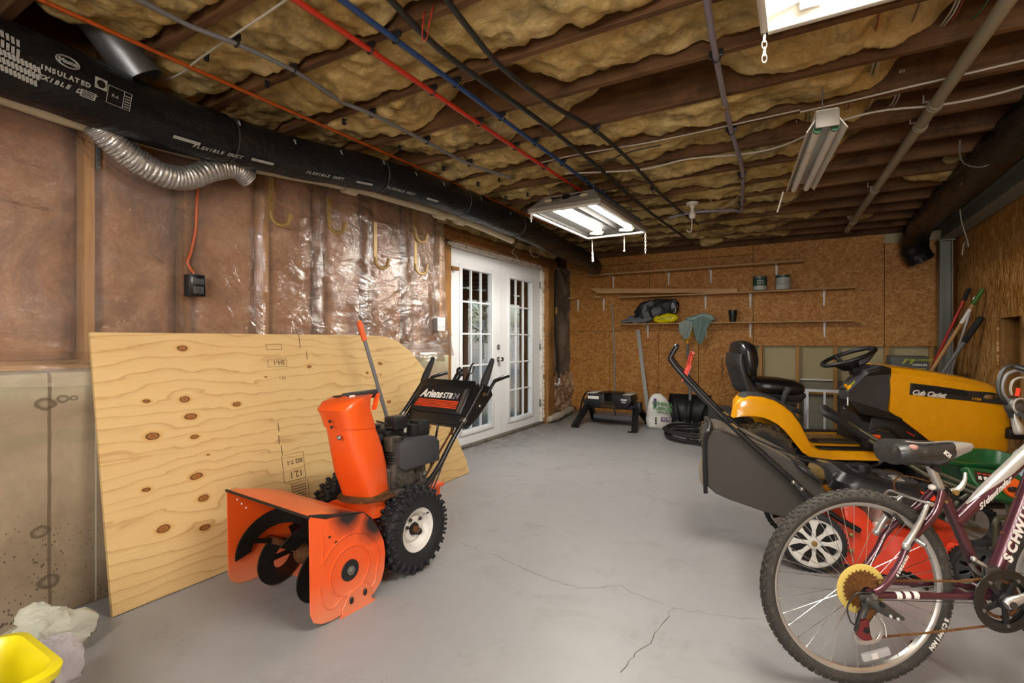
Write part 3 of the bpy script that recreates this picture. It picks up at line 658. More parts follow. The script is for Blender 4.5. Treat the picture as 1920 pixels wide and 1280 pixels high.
# ------------------------------------------------------------------ ceiling batts (one run of fibreglass per joist bay)
ORD = ['first', 'second', 'third', 'fourth', 'fifth', 'sixth', 'seventh', 'eighth', 'ninth', 'tenth', 'eleventh', 'twelfth', 'thirteenth', 'fourteenth', 'fifteenth', 'sixteenth', 'seventeenth']
XE = {7: -.1, 8: -.1, 9: -.12, 10: -.13, 11: -.12, 12: .30, 13: .22, 14: .12, 15: .06, 16: .02, 17: -.05, 18: -.1, 19: -.2, 20: -.35, 21: -.1, 22: -.4, 23: -.3, 24: -.5}
def batt(i, x0, xe, seed):
    y0, y1 = JY[i] + .022, JY[i + 1] - .022; x1 = xe + (.95 if i in (11, 12, 13, 14) else .55); nu = max(30, int((x1 - x0) / .018)); nv = 22
    vs = []
    for a in range(nu + 1):
        u = a / nu; x = x0 + (x1 - x0) * u
        for c in range(nv + 1):
            v = c / nv; y = y0 + (y1 - y0) * v
            p = Vector((x * 2.6, y * 4., seed)); q = Vector((x * 9, y * 9, seed + 5)); r = Vector((x * 26, y * 26, seed))
            z = 2.416 - .045 * noise.noise(p) - .034 * noise.noise(q) - .016 * noise.noise(r)
            ed = min(v, 1 - v); z += .05 * max(0, 1 - ed / .13) ** 2 + .03 * max(0, noise.noise(Vector((x * 1.1, seed, 7))))
            gap = max(0., noise.noise(Vector((x * 1.0 + seed * 3.1, seed, 1.5))) - .36) * .4; z += gap * (.35 + v)
            t = (x - xe - .28 * (v - .5) - .12 * noise.noise(Vector((x * 5, y * 5, seed)))) / .34; t = min(1, max(0, t)); z += .17 * t * t * (3 - 2 * t)
            e2 = min(1, max(0, (x - x0) / .06)); z += .1 * (1 - e2)
            # stretches where the batt has slumped below the joists
            sl = max(0., noise.noise(Vector((x * 1.6 - seed, seed * 1.7, 4.))) - .30); z -= .12 * sl * math.sin(PI * v)
            vs.append((x, y + .008 * noise.noise(q * 1.3), min(z, 2.635)))
    n1 = nv + 1; fs = [(a * n1 + c, a * n1 + c + 1, (a + 1) * n1 + c + 1, (a + 1) * n1 + c) for a in range(nu) for c in range(nv)]
    # closed back
    k = len(vs); vs += [(x0, y0, 2.64), (x0, y1, 2.64), (x1, y1, 2.64), (x1, y0, 2.64)]; fs.append((k, k + 1, k + 2, k + 3))
    fs += [tuple([a * n1 for a in range(nu + 1)] + [k + 3, k]), tuple([a * n1 + nv for a in range(nu, -1, -1)] + [k + 1, k + 2]), tuple([c for c in range(nv, -1, -1)] + [k, k + 1]), tuple([nu * n1 + c for c in range(n1)] + [k + 2, k + 3])]
    b = MB(M_fib); b.poly(vs, fs); return b
for j, i in enumerate(range(7, 25)):
    if i >= 24: continue
    o = obj('insulation_batt', batt(i, -2.95 if i > 9 else -2.62, XE[i], i * 3.7))
    tag(o, 'yellow fibreglass batt in the %s joist bay counted from the camera end' % ORD[j], 'insulation', 'fibreglass batts between the ceiling joists')
for (x, y, s, lb) in ((.53, 6.35, .10, 'loose tuft of fibreglass beside the far end of the cream pipe'), (1.05, 5.05, .22, 'sagging yellow batt at the ceiling beside the right black duct'), (-1.02, 6.95, .13, 'yellow tuft under the joists behind the lit far light')):
    b = MB(M_fib); b.sph((x, y, 2.435 if s < .2 else 2.50), (s * (1.9 if s > .2 else 1.2), s * .75, s * .55), nu=28, nv=18); b.jitter(.035, 9, x); tag(obj('insulation_tuft', b), lb, 'insulation')

# ------------------------------------------------------------------ pipes and cables under the joists
def clip(t, x, y, z, r, ax='y'):
    b = MB(M_black)
    b.tor(r + .003, .004, T(x, y, z) @ (RX(90) if ax == 'y' else RY(90)), 16, 6); b.bx(x - .004 - (r + .012 if ax == 'y' else 0), x + .004 + (r + .012 if ax == 'y' else 0), y - .006 - (r + .012 if ax != 'y' else 0), y + .006 + (r + .012 if ax != 'y' else 0), z + r * .5, max(z + r + .010, 2.408), bev=.002)
    obj('clip', b, t)
def pipe(name, label, cat, pts, r, m, clips=(), ax='y', n=12, sm=6):
    t = thing(name, label, cat)
    b = MB(m); b.tube(spline(pts, sm) if sm else pts, r, n); obj('run', b, t)
    for (x, y, z) in clips: clip(t, x, y, z, r, ax)
    return t
M_pexr = mat('red_pex', 'b3301c', .35, var=.08); M_pexb = mat('blue_pex', '24406e', .35, var=.08); M_cop = mat('copper_orange', 'b5541c', .35, .35, var=.1, dirt='7a3c16', dirt_amt=.55)
M_gry = mat('grey_pipe', '6a6a6c', .4, var=.1); M_mauve = mat('mauve_conduit', '86808c', .4, var=.05); M_blkh = mat('black_hose', '242422', .45, var=.2); M_wcab = mat('white_cable', 'b9b2a3', .5, var=.08)
zr = 2.372
jys = [JY[k] for k in range(11, 20)]
pipe('water_pipe', 'red water pipe clipped under the ceiling joists', 'pipe', [(-1.60, -2.5, zr), (-1.598, 1.0, zr), (-1.60, 2.5, zr), (-1.59, 4.1, zr + .005)], .0125, M_pexr, [(-1.599, y, zr) for y in jys[:6]])
pipe('water_pipe', 'dark blue water pipe running beside the red one', 'pipe', [(-1.45, -2.5, zr), (-1.452, 1.5, zr), (-1.452, 3.5, zr), (-1.462, 4.5, zr), (-1.45, 5.2, zr + .006)], .0125, M_pexb, [(-1.452, y, zr) for y in jys[:7]])
pipe('black_cable', 'straight thick black cable just right of the blue pipe', 'cable', [tuple(at(720, -14, Z=2.375)), tuple(at(840, 105, Z=2.372)), tuple(at(1010, 225, Z=2.365)), tuple(at(1130, 320, Z=2.375)), tuple(at(1215, 395, Z=2.375)), tuple(at(1302, 458, Z=2.36))], .0135, M_blkh)
pipe('black_cable', 'thick black cable that sags and bends down beside the conduit', 'cable', [tuple(at(825, -18, Z=2.375)), tuple(at(880, 55, Z=2.36)), tuple(at(945, 130, Z=2.33)), tuple(at(1040, 200, Z=2.335)), tuple(at(1117, 245, Z=2.37)), tuple(at(1185, 305, Z=2.37)), tuple(at(1235, 360, Z=2.375)), tuple(at(1275, 395, Z=2.375)), tuple(at(1308, 420, Z=2.375))], .0125, M_blkh, [tuple(at(1117, 245, Z=2.37)), tuple(at(1226, 357, Z=2.373))])
pipe('grey_pipe', 'thin grey pipe between the orange pipe and the red pipe', 'pipe', [tuple(at(240, -12, Z=zr)), tuple(at(355, 48, Z=zr)), tuple(at(443, 82, Z=zr)), tuple(at(555, 135, Z=zr)), tuple(at(640, 190, Z=zr)), tuple(at(697, 214, Z=zr)), tuple(at(800, 266, Z=zr)), tuple(at(880, 307, Z=zr)), tuple(at(955, 332, Z=zr))], .010, M_gry, [tuple(at(x, y, Z=zr)) for x, y in ((443, 82), (550, 133), (697, 216), (800, 266), (880, 308))])
pipe('orange_pipe', 'long thin orange-red pipe hung alongside the black duct', 'pipe', [tuple(at(55, -10, Z=2.385)), tuple(at(400, 145, Z=2.385)), tuple(at(700, 277, Z=2.385)), tuple(at(985, 402, Z=2.385)), tuple(at(1040, 425, Z=2.38))], .0095, M_cop)
t = pipe('conduit', 'mauve grey plastic conduit turning left near the bulb', 'conduit', [tuple(at(1322, -20, Z=2.37)), tuple(at(1343, 110, Z=2.37)), tuple(at(1370, 240, Z=2.37)), tuple(at(1392, 320, Z=2.37)), tuple(at(1391, 385, Z=2.37)), tuple(at(1389, 397, Z=2.37)), tuple(at(1370, 394, Z=2.37)), tuple(at(1300, 398, Z=2.37)), tuple(at(1255, 408, Z=2.37))], .0135, M_mauve, [tuple(at(x, y, Z=2.37)) for x, y in ((1343, 110), (1371, 248), (1391, 331), (1390, 384))], sm=5)
b = MB(M_brass); p = at(1358, 200, Z=2.37); b.cyl(p + Vector((.002, -.02, 0)), p + Vector((-.004, .02, 0)), .018, n=14); tag(obj('coupling', b, t), 'brass coupling')
# cream drain pipe on the right, with couplings
M_pvc2 = mat('grey_cream_pipe', '8f8874', .4, var=.08)
t = thing('drain_pipe', 'long cream pipe sloping across the right half of the ceiling', 'pipe')
a0 = at(1915, -36, Z=2.35); a1 = at(1588, 432, Z=2.345); b = MB(M_pvc2); b.cyl(a0, a1, .028, n=18); obj('run', b, t)
for px, py in ((1752, 199), (1725, 238), (1640, 356), (1600, 415)):
    q = at(px, py, Z=2.348); d = (a1 - a0).normalized(); b = MB(M_pvc2); b.cyl(q - d * .035, q + d * .035, .0325, n=18); b.cyl(q - d * .006, q + d * .006, .035, n=18); b.bx(q.x - .05, q.x + .05, q.y - .004, q.y + .004, q.z + .026, q.z + .032); b.bx(q.x - .048, q.x - .042, q.y - .004, q.y + .004, q.z + .03, 2.415); b.bx(q.x + .042, q.x + .048, q.y - .004, q.y + .004, q.z + .03, 2.415); obj('coupling', b, t)
# cream drain along the left wall, below the black duct
t = thing('drain_pipe', 'cream pipe along the left wall below the black duct', 'pipe')
L1 = [at(-90, 140, X=-2.78), at(0, 172, X=-2.78), at(180, 233, X=-2.79), at(420, 300, X=-2.79), at(640, 345, X=-2.74), at(760, 378, X=-2.70), at(880, 416, X=-2.64), at(960, 450, X=-2.6)]
b = MB(M_cream); b.tube(spline(L1, 4), [.048] * 9 + [.038] * 20, 16); obj('run', b, t)
for px, py, x in ((655, 352, -2.735), (825, 401, -2.67), (862, 412, -2.65)):
    q = at(px, py, X=x); d = Vector((.12, .95, -.03)).normalized(); b = MB(M_cream); b.cyl(q - d * .05, q + d * .05, .046, n=18); obj('coupling', b, t)
# thin cables
def cable(label, pts, r=.0045, m=None, nm='cable'):
    b = MB(m or M_wcab); b.tube(spline(pts, 6), r, 7); return tag(obj(nm, b), label, 'cable')
cable('white cable crossing a joist at the upper left', [at(565, -20, Z=2.38), at(500, 25, Z=2.38), at(440, 65, Z=2.385), at(400, 92, Z=2.39), at(365, 117, Z=2.39), at(335, 140, Z=2.39), at(300, 150, Z=2.40), at(270, 145, Z=2.42)])
cable('thin white cable stapled along a joist left of the unlit strip light', [at(1500, 206, Z=2.392), at(1400, 228, Z=2.392), at(1290, 252, Z=2.392), at(1200, 270, Z=2.392), at(1080, 290, Z=2.392), at(1010, 306, Z=2.392)], .004)
cable('white twin cable stapled along a joist right of the unlit strip light', [at(1500, 210, Z=2.388), at(1600, 188, Z=2.388), at(1700, 164, Z=2.388), at(1800, 141, Z=2.388), at(1940, 108, Z=2.388)], .005)
cable('grey cable looping under the joists across the right half', [at(1060, 325, Z=2.385), at(1200, 318, Z=2.37), at(1290, 298, Z=2.385), at(1400, 288, Z=2.38), at(1470, 272, Z=2.385), at(1560, 232, Z=2.375), at(1650, 208, Z=2.385), at(1760, 197, Z=2.37), at(1860, 178, Z=2.385), at(1950, 152, Z=2.38)], .006)
cable('grey cable sagging behind the pipes from the blue pipe to the drain', [at(1085, 312, Z=2.385), at(1130, 305, Z=2.36), at(1180, 285, Z=2.37), at(1240, 272, Z=2.39)], .005, M_blkh)
cable('white cable loop hanging above the right double door leaf', [at(1000, 452, X=-2.78), at(994, 470, X=-2.78), at(1002, 482, X=-2.78), at(1012, 478, X=-2.78), at(1014, 465, X=-2.78), at(1008, 452, X=-2.78)], .0035)
cable('thin wire end dangling above the double doors left of the loop', [at(974, 450, X=-2.8), at(966, 464, X=-2.8), at(960, 473, X=-2.8), at(968, 480, X=-2.8), at(971, 487, X=-2.8)], .003)
cable('white wire hanging in front of the right particle board wall', [at(1846, 318, X=1.37), at(1815, 352, X=1.30), at(1801, 378, X=1.27), at(1802, 410, X=1.27), at(1812, 445, X=1.28), at(1816, 462, X=1.28), at(1808, 455, X=1.28), at(1804, 478, X=1.28)], .005)
cable('dark cable looped below the ceiling over the right duct', [at(1800, 262, Z=2.39), at(1801, 296, Z=2.30), at(1815, 310, Z=2.27), at(1845, 312, Z=2.26), at(1880, 290, Z=2.3), at(1897, 250, Z=2.39)], .005, M_gry)
cable('red wire loop hanging between the blue pipe and the black cable', [at(812, 10, Z=2.42), at(805, 45, Z=2.33), at(800, 72, Z=2.31), at(793, 74, Z=2.31), at(792, 55, Z=2.33), at(796, 20, Z=2.42)], .0025, M_pexr)
cable('pale wire sagging from the bulb holder to the conduit', [at(1327, 368, Z=2.385), at(1340, 385, Z=2.36), at(1352, 391, Z=2.36), at(1372, 380, Z=2.37), at(1390, 362, Z=2.385)], .003)
# small bundles of bell wire passing through the joists on the right
WM = [M_wcab, mat('green_wire', '3f6a4a', .5), mat('red_wire', '8a3324', .5), mat('brown_wire', '6e5a44', .5)]
rw = random.Random(3); cnt = 0
for k, xs in ((11, (.52, .66, .84, 1.05)), (12, (.36, .44, .58, .70, .83)), (13, (.16, .27, .40, .52, .62)), (14, (.08, .16, .30)), (15, (.02, .12, .22, .34, .44)), (16, (-.02, .06, .14, .24))):
    for n_, x in enumerate(xs):
        y0 = JY[k] + .01; y1 = JY[k + 1] - .01; z = 2.50 + rw.uniform(-.01, .01); b = MB()
        for q in range(rw.choice((1, 2, 3))):
            b.m(WM[(n_ + q + k) % 4] if rw.random() < .6 else WM[0]); dx = q * .009; b.tube(spline([(x + dx, y0 - .05, z), (x + dx + .01, (y0 + y1) / 2, z + rw.uniform(-.05, -.02)), (x + dx * 1.4, y1 + .05, z)], 5), .0036, 6)
        tag(obj('wire_bundle', b), 'thin wires through the %s joist bay, %s from the left' % (ORD[k - 7], ORD[n_]), 'wire', 'thin wires passing through the right joists')
# black clips left on joist sides
for n_, (px, py) in enumerate(((395, 110), (508, 160), (651, 230), (755, 279), (836, 317), (900, 346), (940, 338), (952, 372), (993, 366))):
    p = at(px, py, Z=2.385); b = MB(M_black); b.tor(.012, .004, T(p.x, p.y - .012, p.z) @ RX(90), 14, 6, 40, 320); b.bx(p.x - .02, p.x - .012, p.y - .02, p.y + .0, p.z - .012, p.z + .022)
    tag(obj('pipe_clip', b), 'empty black pipe clip on a joist edge beside the grey pipe, %s from the left' % ORD[n_], 'clip', 'empty black pipe clips')

# ------------------------------------------------------------------ ducts
def duct_mat():
    m, nt, b = newmat('black_duct_film'); v = coords(nt)
    n1 = noi(nt, coords(nt, (1, .6, 1)), 6, 4, .6, .8); n2 = noi(nt, v, 40, 3)
    nt.links.new(mix(nt, n1, lin('0a0b0c'), lin('1c1d20')), b.inputs['Base Color']); b.inputs['Roughness'].default_value = .34
    b.inputs['Specular IOR Level'].default_value = .3
    bump(nt, b, mth(nt, 'ADD', n1, mth(nt, 'MULTIPLY', n2, .15)), .8, .03); return m
M_duct = duct_mat()
def duct(pts, r, seams, wr=.006, n=26, sm=14):
    P = spline(pts, sm); R = []
    L = [0.]
    for i in range(1, len(P)): L.append(L[-1] + (P[i] - P[i - 1]).length)
    for i, p in enumerate(P):
        k = r if not callable(r) else r(L[i])
        for sN in seams: k -= .016 * math.exp(-((L[i] - sN) / .022) ** 2)
        R.append(k)
    b = MB(M_duct); b.tube(P, R, n)
    for v_ in b.bm.verts:
        q = v_.co; v_.co = q + noise.noise_vector(Vector((q.x * 11, q.y * 5, q.z * 11))) * wr + noise.noise_vector(Vector((q.x * 30, q.y * 10, q.z * 30))) * wr * .4
    return b, P, L
dp = [(-2.52, -.6, 2.17), (-2.55, .2, 2.18), (-2.60, .75, 2.185), (-2.66, 1.25, 2.185), (-2.60, 1.85, 2.205), (-2.50, 2.45, 2.245), (-2.44, 3.1, 2.262), (-2.41, 3.7, 2.255), (-2.44, 4.6, 2.25), (-2.50, 5.5, 2.235), (-2.52, 6.3, 2.21), (-2.56, 6.75, 2.17)]
t = thing('flexible_duct', 'large black insulated flexible duct along the upper left', 'duct')
DB, P, L = duct(dp, lambda q: .140 - .024 * min(1., max(0., (q - 1.7) / .7)), (2.15, 3.12, 3.95, 4.9))
M_dtxt = mat('grey_print', '9d9d98', .6, var=.2, vs=40)
def on_duct(L0, ang, r=.1445):
    r = r - .024 * min(1., max(0., (L0 - 1.7) / .7))
    i = max(j_ for j_ in range(len(L) - 1) if L[j_] <= max(L0, 0)); i = min(max(i, 1), len(P) - 2); f_ = (L0 - L[i]) / (L[i + 1] - L[i])
    o0 = P[i].lerp(P[i + 1], f_); tdir = (P[i + 1] - P[i - 1]).normalized()
    side = Vector((tdir.y, -tdir.x, 0)).normalized(); up = side.cross(tdir).normalized()
    if up.z < 0: up = -up
    a = math.radians(ang); nrm = side * math.cos(a) + up * math.sin(a)
    return fr(o0 + nrm * r, tdir, nrm.cross(tdir))
def L_at(px):
    best = None
    for k in range(len(P)):
        xc = P[k].x * _c + P[k].y * _s; zc = -P[k].x * _s + P[k].y * _c
        if zc > .1:
            e = abs(CCX + CF * xc / zc - px)
            if best is None or e < best[0]: best = (e, L[k])
    return best[1]
b = DB; b.m(M_dtxt)
def print_on(body, size, L0, ang, shear=.2, bold=.001, adv=.74):     # letters wrapped one by one round the sleeve
    for k, ch in enumerate(body):
        if ch != ' ': b.text(ch, size, on_duct(L0 + k * size * adv, ang), shear, bold)
print_on('INSULATED', .024, L_at(44), -14, 0., .0012); print_on('FLEXIBLE DUCT', .023, L_at(16), -28, .3, .0012)
print_on('FLEXIBLE DUCT', .026, L_at(345), -52, .25, .0008); print_on('FLEXIBLE DUCT', .026, L_at(565), -52, .25, .0008); print_on('FLEXIBLE DUCT', .026, L_at(715), -48, .25, .0008)
M0 = on_duct(L_at(84), 8, .148); b.tor(.038, .0022, M0 @ SCL(1, .6, 1), 28, 6); b.tor(.032, .0014, M0 @ SCL(1, .6, 1), 28, 6); b.text('Maste', .024, M0, 0, .001)
M0 = on_duct(L_at(148), -4, .147); b.bx(-.022, .022, -.022, .022, -.001, .0006, M0); b.m(M_duct); b.lathe([(0, 0), (.016, 0), (.015, .002), (0, .002)], M0, 16); b.m(M_dtxt)
M0 = on_duct(L_at(128), -28, .147); b.bx(-.026, .026, -.014, .014, -.001, .0006, M0); b.m(M_duct)
for k in range(4): b.bx(-.022, .02, -.010 + k * .006, -.007 + k * .006, 0, .0012, M0)
b.m(M_dtxt)
M0 = on_duct(L_at(190), -14, .148)
for (p, q) in (((-.045, -.035), (.045, -.035)), ((.045, -.035), (.045, .035)), ((.045, .035), (-.045, .035)), ((-.045, .035), (-.045, -.035)), ((.016, -.035), (.016, .035))): b.cyl(M0 @ Vector((p[0], p[1], 0)), M0 @ Vector((q[0], q[1], 0)), .0012, n=5)
b.text('R-6', .018, M0 @ T(-.016, 0, 0))
for k in range(5): b.bx(.02, .042, -.027 + k * .011, -.023 + k * .011, 0, .001, M0)
for r_ in range(2):
    for k in range(9): b.bx(-.003, .006, -.013, .013, 0, .001, on_duct(L_at(-75) + k * .014, 18 - r_ * 14 - k * 1.5))
for r_ in range(3):
    for k in range(11): b.bx(-.006, .003, -.011, .011, 0, .001, on_duct(L_at(-70) + .02 + k * .012, -14 - r_ * 10 - k * .6) @ RZ(20))
for px_, a in ((430, 30), (538, 25), (624, 28), (700, 30), (760, 25), (816, 22), (880, 20), (940, 15), (1000, 15)): b.bx(-.005, .005, -.016, .016, 0, .001, on_duct(L_at(px_), a))
for px_, a in ((480, -50), (665, -52), (800, -48), (330, -44)): b.bx(-.06, .06, -.008, .008, 0, .001, on_duct(L_at(px_), a))
obj('sleeve', DB, t)
M_tape = mat('duct_band', '3a3a38', .4, .2, bmp=.4)
for sN in (2.15, 3.12, 3.95, 4.9):
    i = min(range(len(L)), key=lambda k: abs(L[k] - sN)); b = MB(M_tape); b.tor(.131 - .024 * min(1., max(0., (L[i] - 1.7) / .7)), .005, frz(P[i], P[i + 1] - P[i - 1]), 30, 6); obj('strap', b, t)
# right duct with its elbow
t = thing('flexible_duct', 'black flexible duct along the right edge, ending in an elbow at the post', 'duct')
b, P2, L2 = duct([(1.16, -.5, 2.37), (1.15, 2.5, 2.37), (1.13, 4.6, 2.37), (1.12, 6.2, 2.36), (1.12, 6.85, 2.34), (1.12, 7.13, 2.25), (1.14, 7.2, 2.12), (1.19, 7.22, 2.02)], .128, (6.9, 7.4), .012); b.m(M_dtxt)
for k in range(14):
    q = Vector((1.02 + .004 * k, 4.4 + k * .2, 2.345 - .04 * (k % 3))); b.bx(q.x - .003, q.x - .001, q.y, q.y + .05 + .03 * (k % 2), q.z, q.z + .012)
obj('sleeve', b, t)
# foil hose
M_foilh = mat('crumpled_foil', 'b9b8b4', .32, .8, var=.2, vs=40, bmp=.9, bs=55)
F = spline([at(178, 232, X=-2.70), at(215, 268, X=-2.71), at(255, 300, X=-2.72), at(305, 327, X=-2.72), at(350, 334, X=-2.73), at(400, 318, X=-2.73), at(440, 315, X=-2.73), at(466, 333, X=-2.74)], 26)
b = MB(M_foilh); b.tube(F, [.056 + (.004 if i % 4 < 2 else 0) for i in range(len(F))], 20); b.jitter(.004, 45)
tag(obj('foil_hose', b), 'silver crinkled foil dryer hose sagging below the black duct', 'hose')
# round sheet metal boot
t = thing('duct_boot', 'open round sheet metal duct stub beside the black duct', 'duct', (0, 0, 0))
q0 = at(205, 62, Z=2.48); q1 = at(252, 128, Z=2.36); d = (q1 - q0).normalized()
b = MB(M_galv); b.lathe([(.085, -.12), (.085, .20), (.079, .20), (.079, -.12)], frz(q0, Vector((.15, .42, -.6))), 30, closed=True); b.tor(.084, .004, frz(q0 + Vector((.15, .42, -.6)).normalized() * .20, Vector((.15, .42, -.6))), 30, 6); obj('sleeve', b, t)
# ------------------------------------------------------------------ left wall: film, hooks, boxes, plywood
def film(u, v):
    y = YF + .1 + (3.66 - YF - .1) * u
    H = 1.36            # path length: hangs from 2.24 down the studs, over the ledge, down the face
    s = v * 1.0
    zt = 2.30
    n1 = noise.noise(Vector((y * 2.2, s * 4, 1.))); n2 = noise.noise(Vector((y * 7, s * 5, 2.))); n3 = noise.noise(Vector((y * 3, s * 16, 5.)))
    sag = max(0, min(1, (y - 2.2) / 1.2)); left = max(0, min(1, (1.25 - y) / .3))
    if s < .80:
        q = s / .80; z = zt - (zt - 1.075) * q; x = -2.852 + (.006 + .016 * sag) * n1 + .008 * (1 + sag) * n2 + .005 * n3
        # pinched tight on the studs
        for sy in SY: x -= .010 * math.exp(-((y - sy) / .03) ** 2)
        if .66 < y < .95 and q > .8: x += .01 * math.sin((q - .8) * 15)
        x = max(x, -2.868)
        if sag > 0: x += .05 * sag * q * q
    elif s < .92:
        q = (s - .80) / .12; x = -2.852 + .05 * sag + (.245 - .05 * sag) * q + .01 * n2; z = 1.075 - .055 * q + .012 * n1 + .03 * sag * (1 - q)
    else:
        q = (s - .92) / .08; x = -2.607 + .006 * n2 + .012 * q; z = 1.02 - q * (.03 + .05 * left + .045 * sag + .02 * noise.noise(Vector((y * 2.5, 0, 0))))
    if s >= .8:
        e = max(0., min(1., (y - 3.36) / .2)); x = x * (1 - e) + (-2.80) * e; z = max(z + .05 * e * (1 - (s - .8) * 2), 1.002 if x < -2.635 else 0.)
    return (x, y, z)
b = MB(M_film); b.grid(film, 230, 84)
tag(obj('plastic_sheet', b), 'clear wrinkled plastic sheet stapled over the pink insulated left wall', 'plastic sheet')
def flap(u, v):
    y = 3.44 + .34 * u * (.35 + .65 * v); z = 1.78 - .80 * v; x = -2.84 + .04 * v + .03 * noise.noise(Vector((u * 5, v * 3, 3))) + .02 * math.sin(u * 9 + v * 2)
    return (x, y, z)
b = MB(M_film); b.grid(flap, 26, 40); tag(obj('plastic_flap', b), 'loose clear plastic flap hanging over the stud left of the double doors', 'plastic sheet')
def rolled(u, v):
    a = 2 * PI * v; y = .9 + 2.4 * u; z0 = 2.30 - .12 * math.sin(PI * min(1, u * 1.2)) ** 2; r = .035 + .02 * noise.noise(Vector((y * 4, v * 3, 0)))
    return (-2.80 + r * math.cos(a), y, z0 + r * 1.3 * math.sin(a) + .02 * noise.noise(Vector((y * 3, 1, 1))))
M_film2 = poly_mat('bunched_poly_film', '8a7d66', .55)
b = MB(M_film2); b.grid(rolled, 60, 12); tag(obj('plastic_roll', b), 'bunched up roll of plastic film along the wall top below the duct', 'plastic sheet')
# hooks
def hook(label, y, z1, z0, double=False):
    t = thing('storage_hook', label, 'hook', (-2.795, y, z0), 0, 'brass hooks on the left wall')
    b = MB(M_brass); w = .015; H = z1 - z0
    b.bx(-.003, .003, -w, w, 0.03, H)
    for k in range(int(H / .035)): b.m(M_blackm if k % 2 else M_brass); b.cyl((.0015, 0, .05 + k * .035), (.0036, 0, .05 + k * .035), .0042, n=8)
    b.m(M_brass); obj('strap', b, t)
    def J(zc, sgn):
        h = MB(M_brass); R = .052; pts = [(.004, 0, zc + .06)] + [(.006 + .024 * k / 9, R - R * math.cos(PI * k / 11), zc + .03 - R * .95 * math.sin(PI * k / 11)) for k in range(10)] + [(.034, 2 * R + .006, zc + .062)]
        h.tube(pts, .0145, 10, ell=(.6, 1)); return h
    obj('hook', J(.03, 1), t)
    if double: obj('hook', J(.30, 1), t)
hook('short brass hook, the first from the left on the plastic covered wall', 1.888, 2.13, 1.825); hook('short brass hook, the second from the left on the plastic covered wall', 2.32, 2.10, 1.857)
hook('long brass hook with one bend, next to the double-bend hook', 2.748, 2.02, 1.665); hook('long brass strap with two hooks, nearest the double doors', 3.205, 2.22, 1.672, True)
b = MB(M_galv); b.bx(-2.846, -2.842, 1.035, 1.05, 1.93, 2.06)
for k in range(5): b.m(M_black); b.cyl((-2.843, 1.0425, 1.945 + k * .025), (-2.8405, 1.0425, 1.945 + k * .025), .003, n=8)
tag(obj('metal_strip', b), 'short punched metal strip on the leftmost bare stud', 'bracket')
# black receptacle box with orange cable
t = thing('outlet_box', 'black electrical outlet box with an orange cable above it', 'outlet', (-2.86, 1.465, 1.42))
b = MB(M_black); b.bx(0, .058, -.042, .042, -.058, .058, bev=.004); obj('box', b, t)
b = MB(mat('black_gloss', '101012', .25)); b.bx(.058, .064, -.038, .038, -.054, .054, bev=.003); b.m(M_grey); b.bx(.064, .067, -.026, .026, .004, .036, bev=.002); b.bx(.064, .066, -.026, .026, -.046, -.006, bev=.002); b.m(M_black)
for dy in (-.010, .010): b.bx(.066, .0675, dy - .002, dy + .002, -.028, -.014)
b.cyl((.066, 0, -.038), (.0675, 0, -.038), .004, n=10); obj('receptacle', b, t)
b = MB(M_galv); b.bx(.005, .03, -.012, .012, .058, .066, bev=.002); obj('cable_clamp', b, t)
b = MB(mat('orange_cable', 'b0501f', .45)); b.tube(spline([(.02, 0, .066), (.015, -.03, .12), (.012, -.012, .18), (.012, .012, .30), (.012, .018, .42), (.012, .025, .58), (.012, .03, .72)], 6), .0075, 8); tag(obj('cable', b, t), 'orange electrical cable')
# white outlet
t = thing('wall_outlet', 'white four-hole wall outlet left of the double doors', 'outlet', (-2.765, 3.51, 1.265))
b = MB(M_galv); b.bx(-.06, 0, -.04, .04, -.055, .055, bev=.003); obj('box', b, t)
b = MB(M_white); b.bx(0, .006, -.054, .054, -.06, .06, bev=.003)
for dy in (-.026, .026):
    for dz in (-.026, .026): b.m(M_white); b.box((.007, dy, dz), (.004, .032, .034), bev=.003); b.m(M_grey); [b.box((.0093, dy + q, dz + .004), (.001, .003, .010)) for q in (-.007, .007)]
obj('plate', b, t)
# leaning plywood sheet
pb = [(-2.417, .93), (-2.437, 3.455)]
a = math.atan2(3.455 - .93, -.02); Lp = 2.525
t0 = Vector((-2.41, .93, .004)); e1 = Vector((-.02, 2.525, 0)).normalized(); lean = Vector((-.205, 0, 1.145)).normalized(); up = lean
pol = [(0, 0), (Lp, 0), (Lp - .01, .10), (2.42, .32), (2.33, .56), (2.26, .73), (2.14, .90), (2.00, 1.05), (1.88, 1.125), (1.76, 1.163), (1.60, 1.175), (0.0, 1.175)]
b = MB(M_ply); b.prism([(p[0], p[1]) for p in pol], -.018, 0, fr((0, 0, 0), (0, 1, 0), (0, 0, 1)), .0015, 1)
M_stamp = mat('mill_stamp', '5a4220', .7, var=.3, vs=80)
b.m(M_stamp)
def S(x, y, w, h): b.bx(0.0002, .0012, x, x + w, y, y + h)
def frame(x, y, w, h, k=.002): S(x, y, w, k); S(x, y + h - k, w, k); S(x, y, k, h); S(x + w - k, y, k, h)
MS = lambda y, z, r=180: fr((.0008, y, z), (0, math.cos(math.radians(r)), math.sin(math.radians(r))), (0, -math.sin(math.radians(r)), math.cos(math.radians(r))))
frame(.80, 1.085, .10, .03); frame(.80, .985, .12, .045); b.text('SH-1', .036, MS(.87, 1.01), 0, .0006, .0006); b.text('302 7-1', .034, MS(.90, .44), 0, .0008, .0006); b.text('12.1', .05, MS(.90, .37), 0, .0006, .0006); b.text('PS 1', .024, MS(.88, .92), 0, 0, .0006)
frame(.82, .335, .14, .15); frame(.86, .20, .11, .12); 
for k in range(7): S(.865, .21 + k * .015, .09, .005)
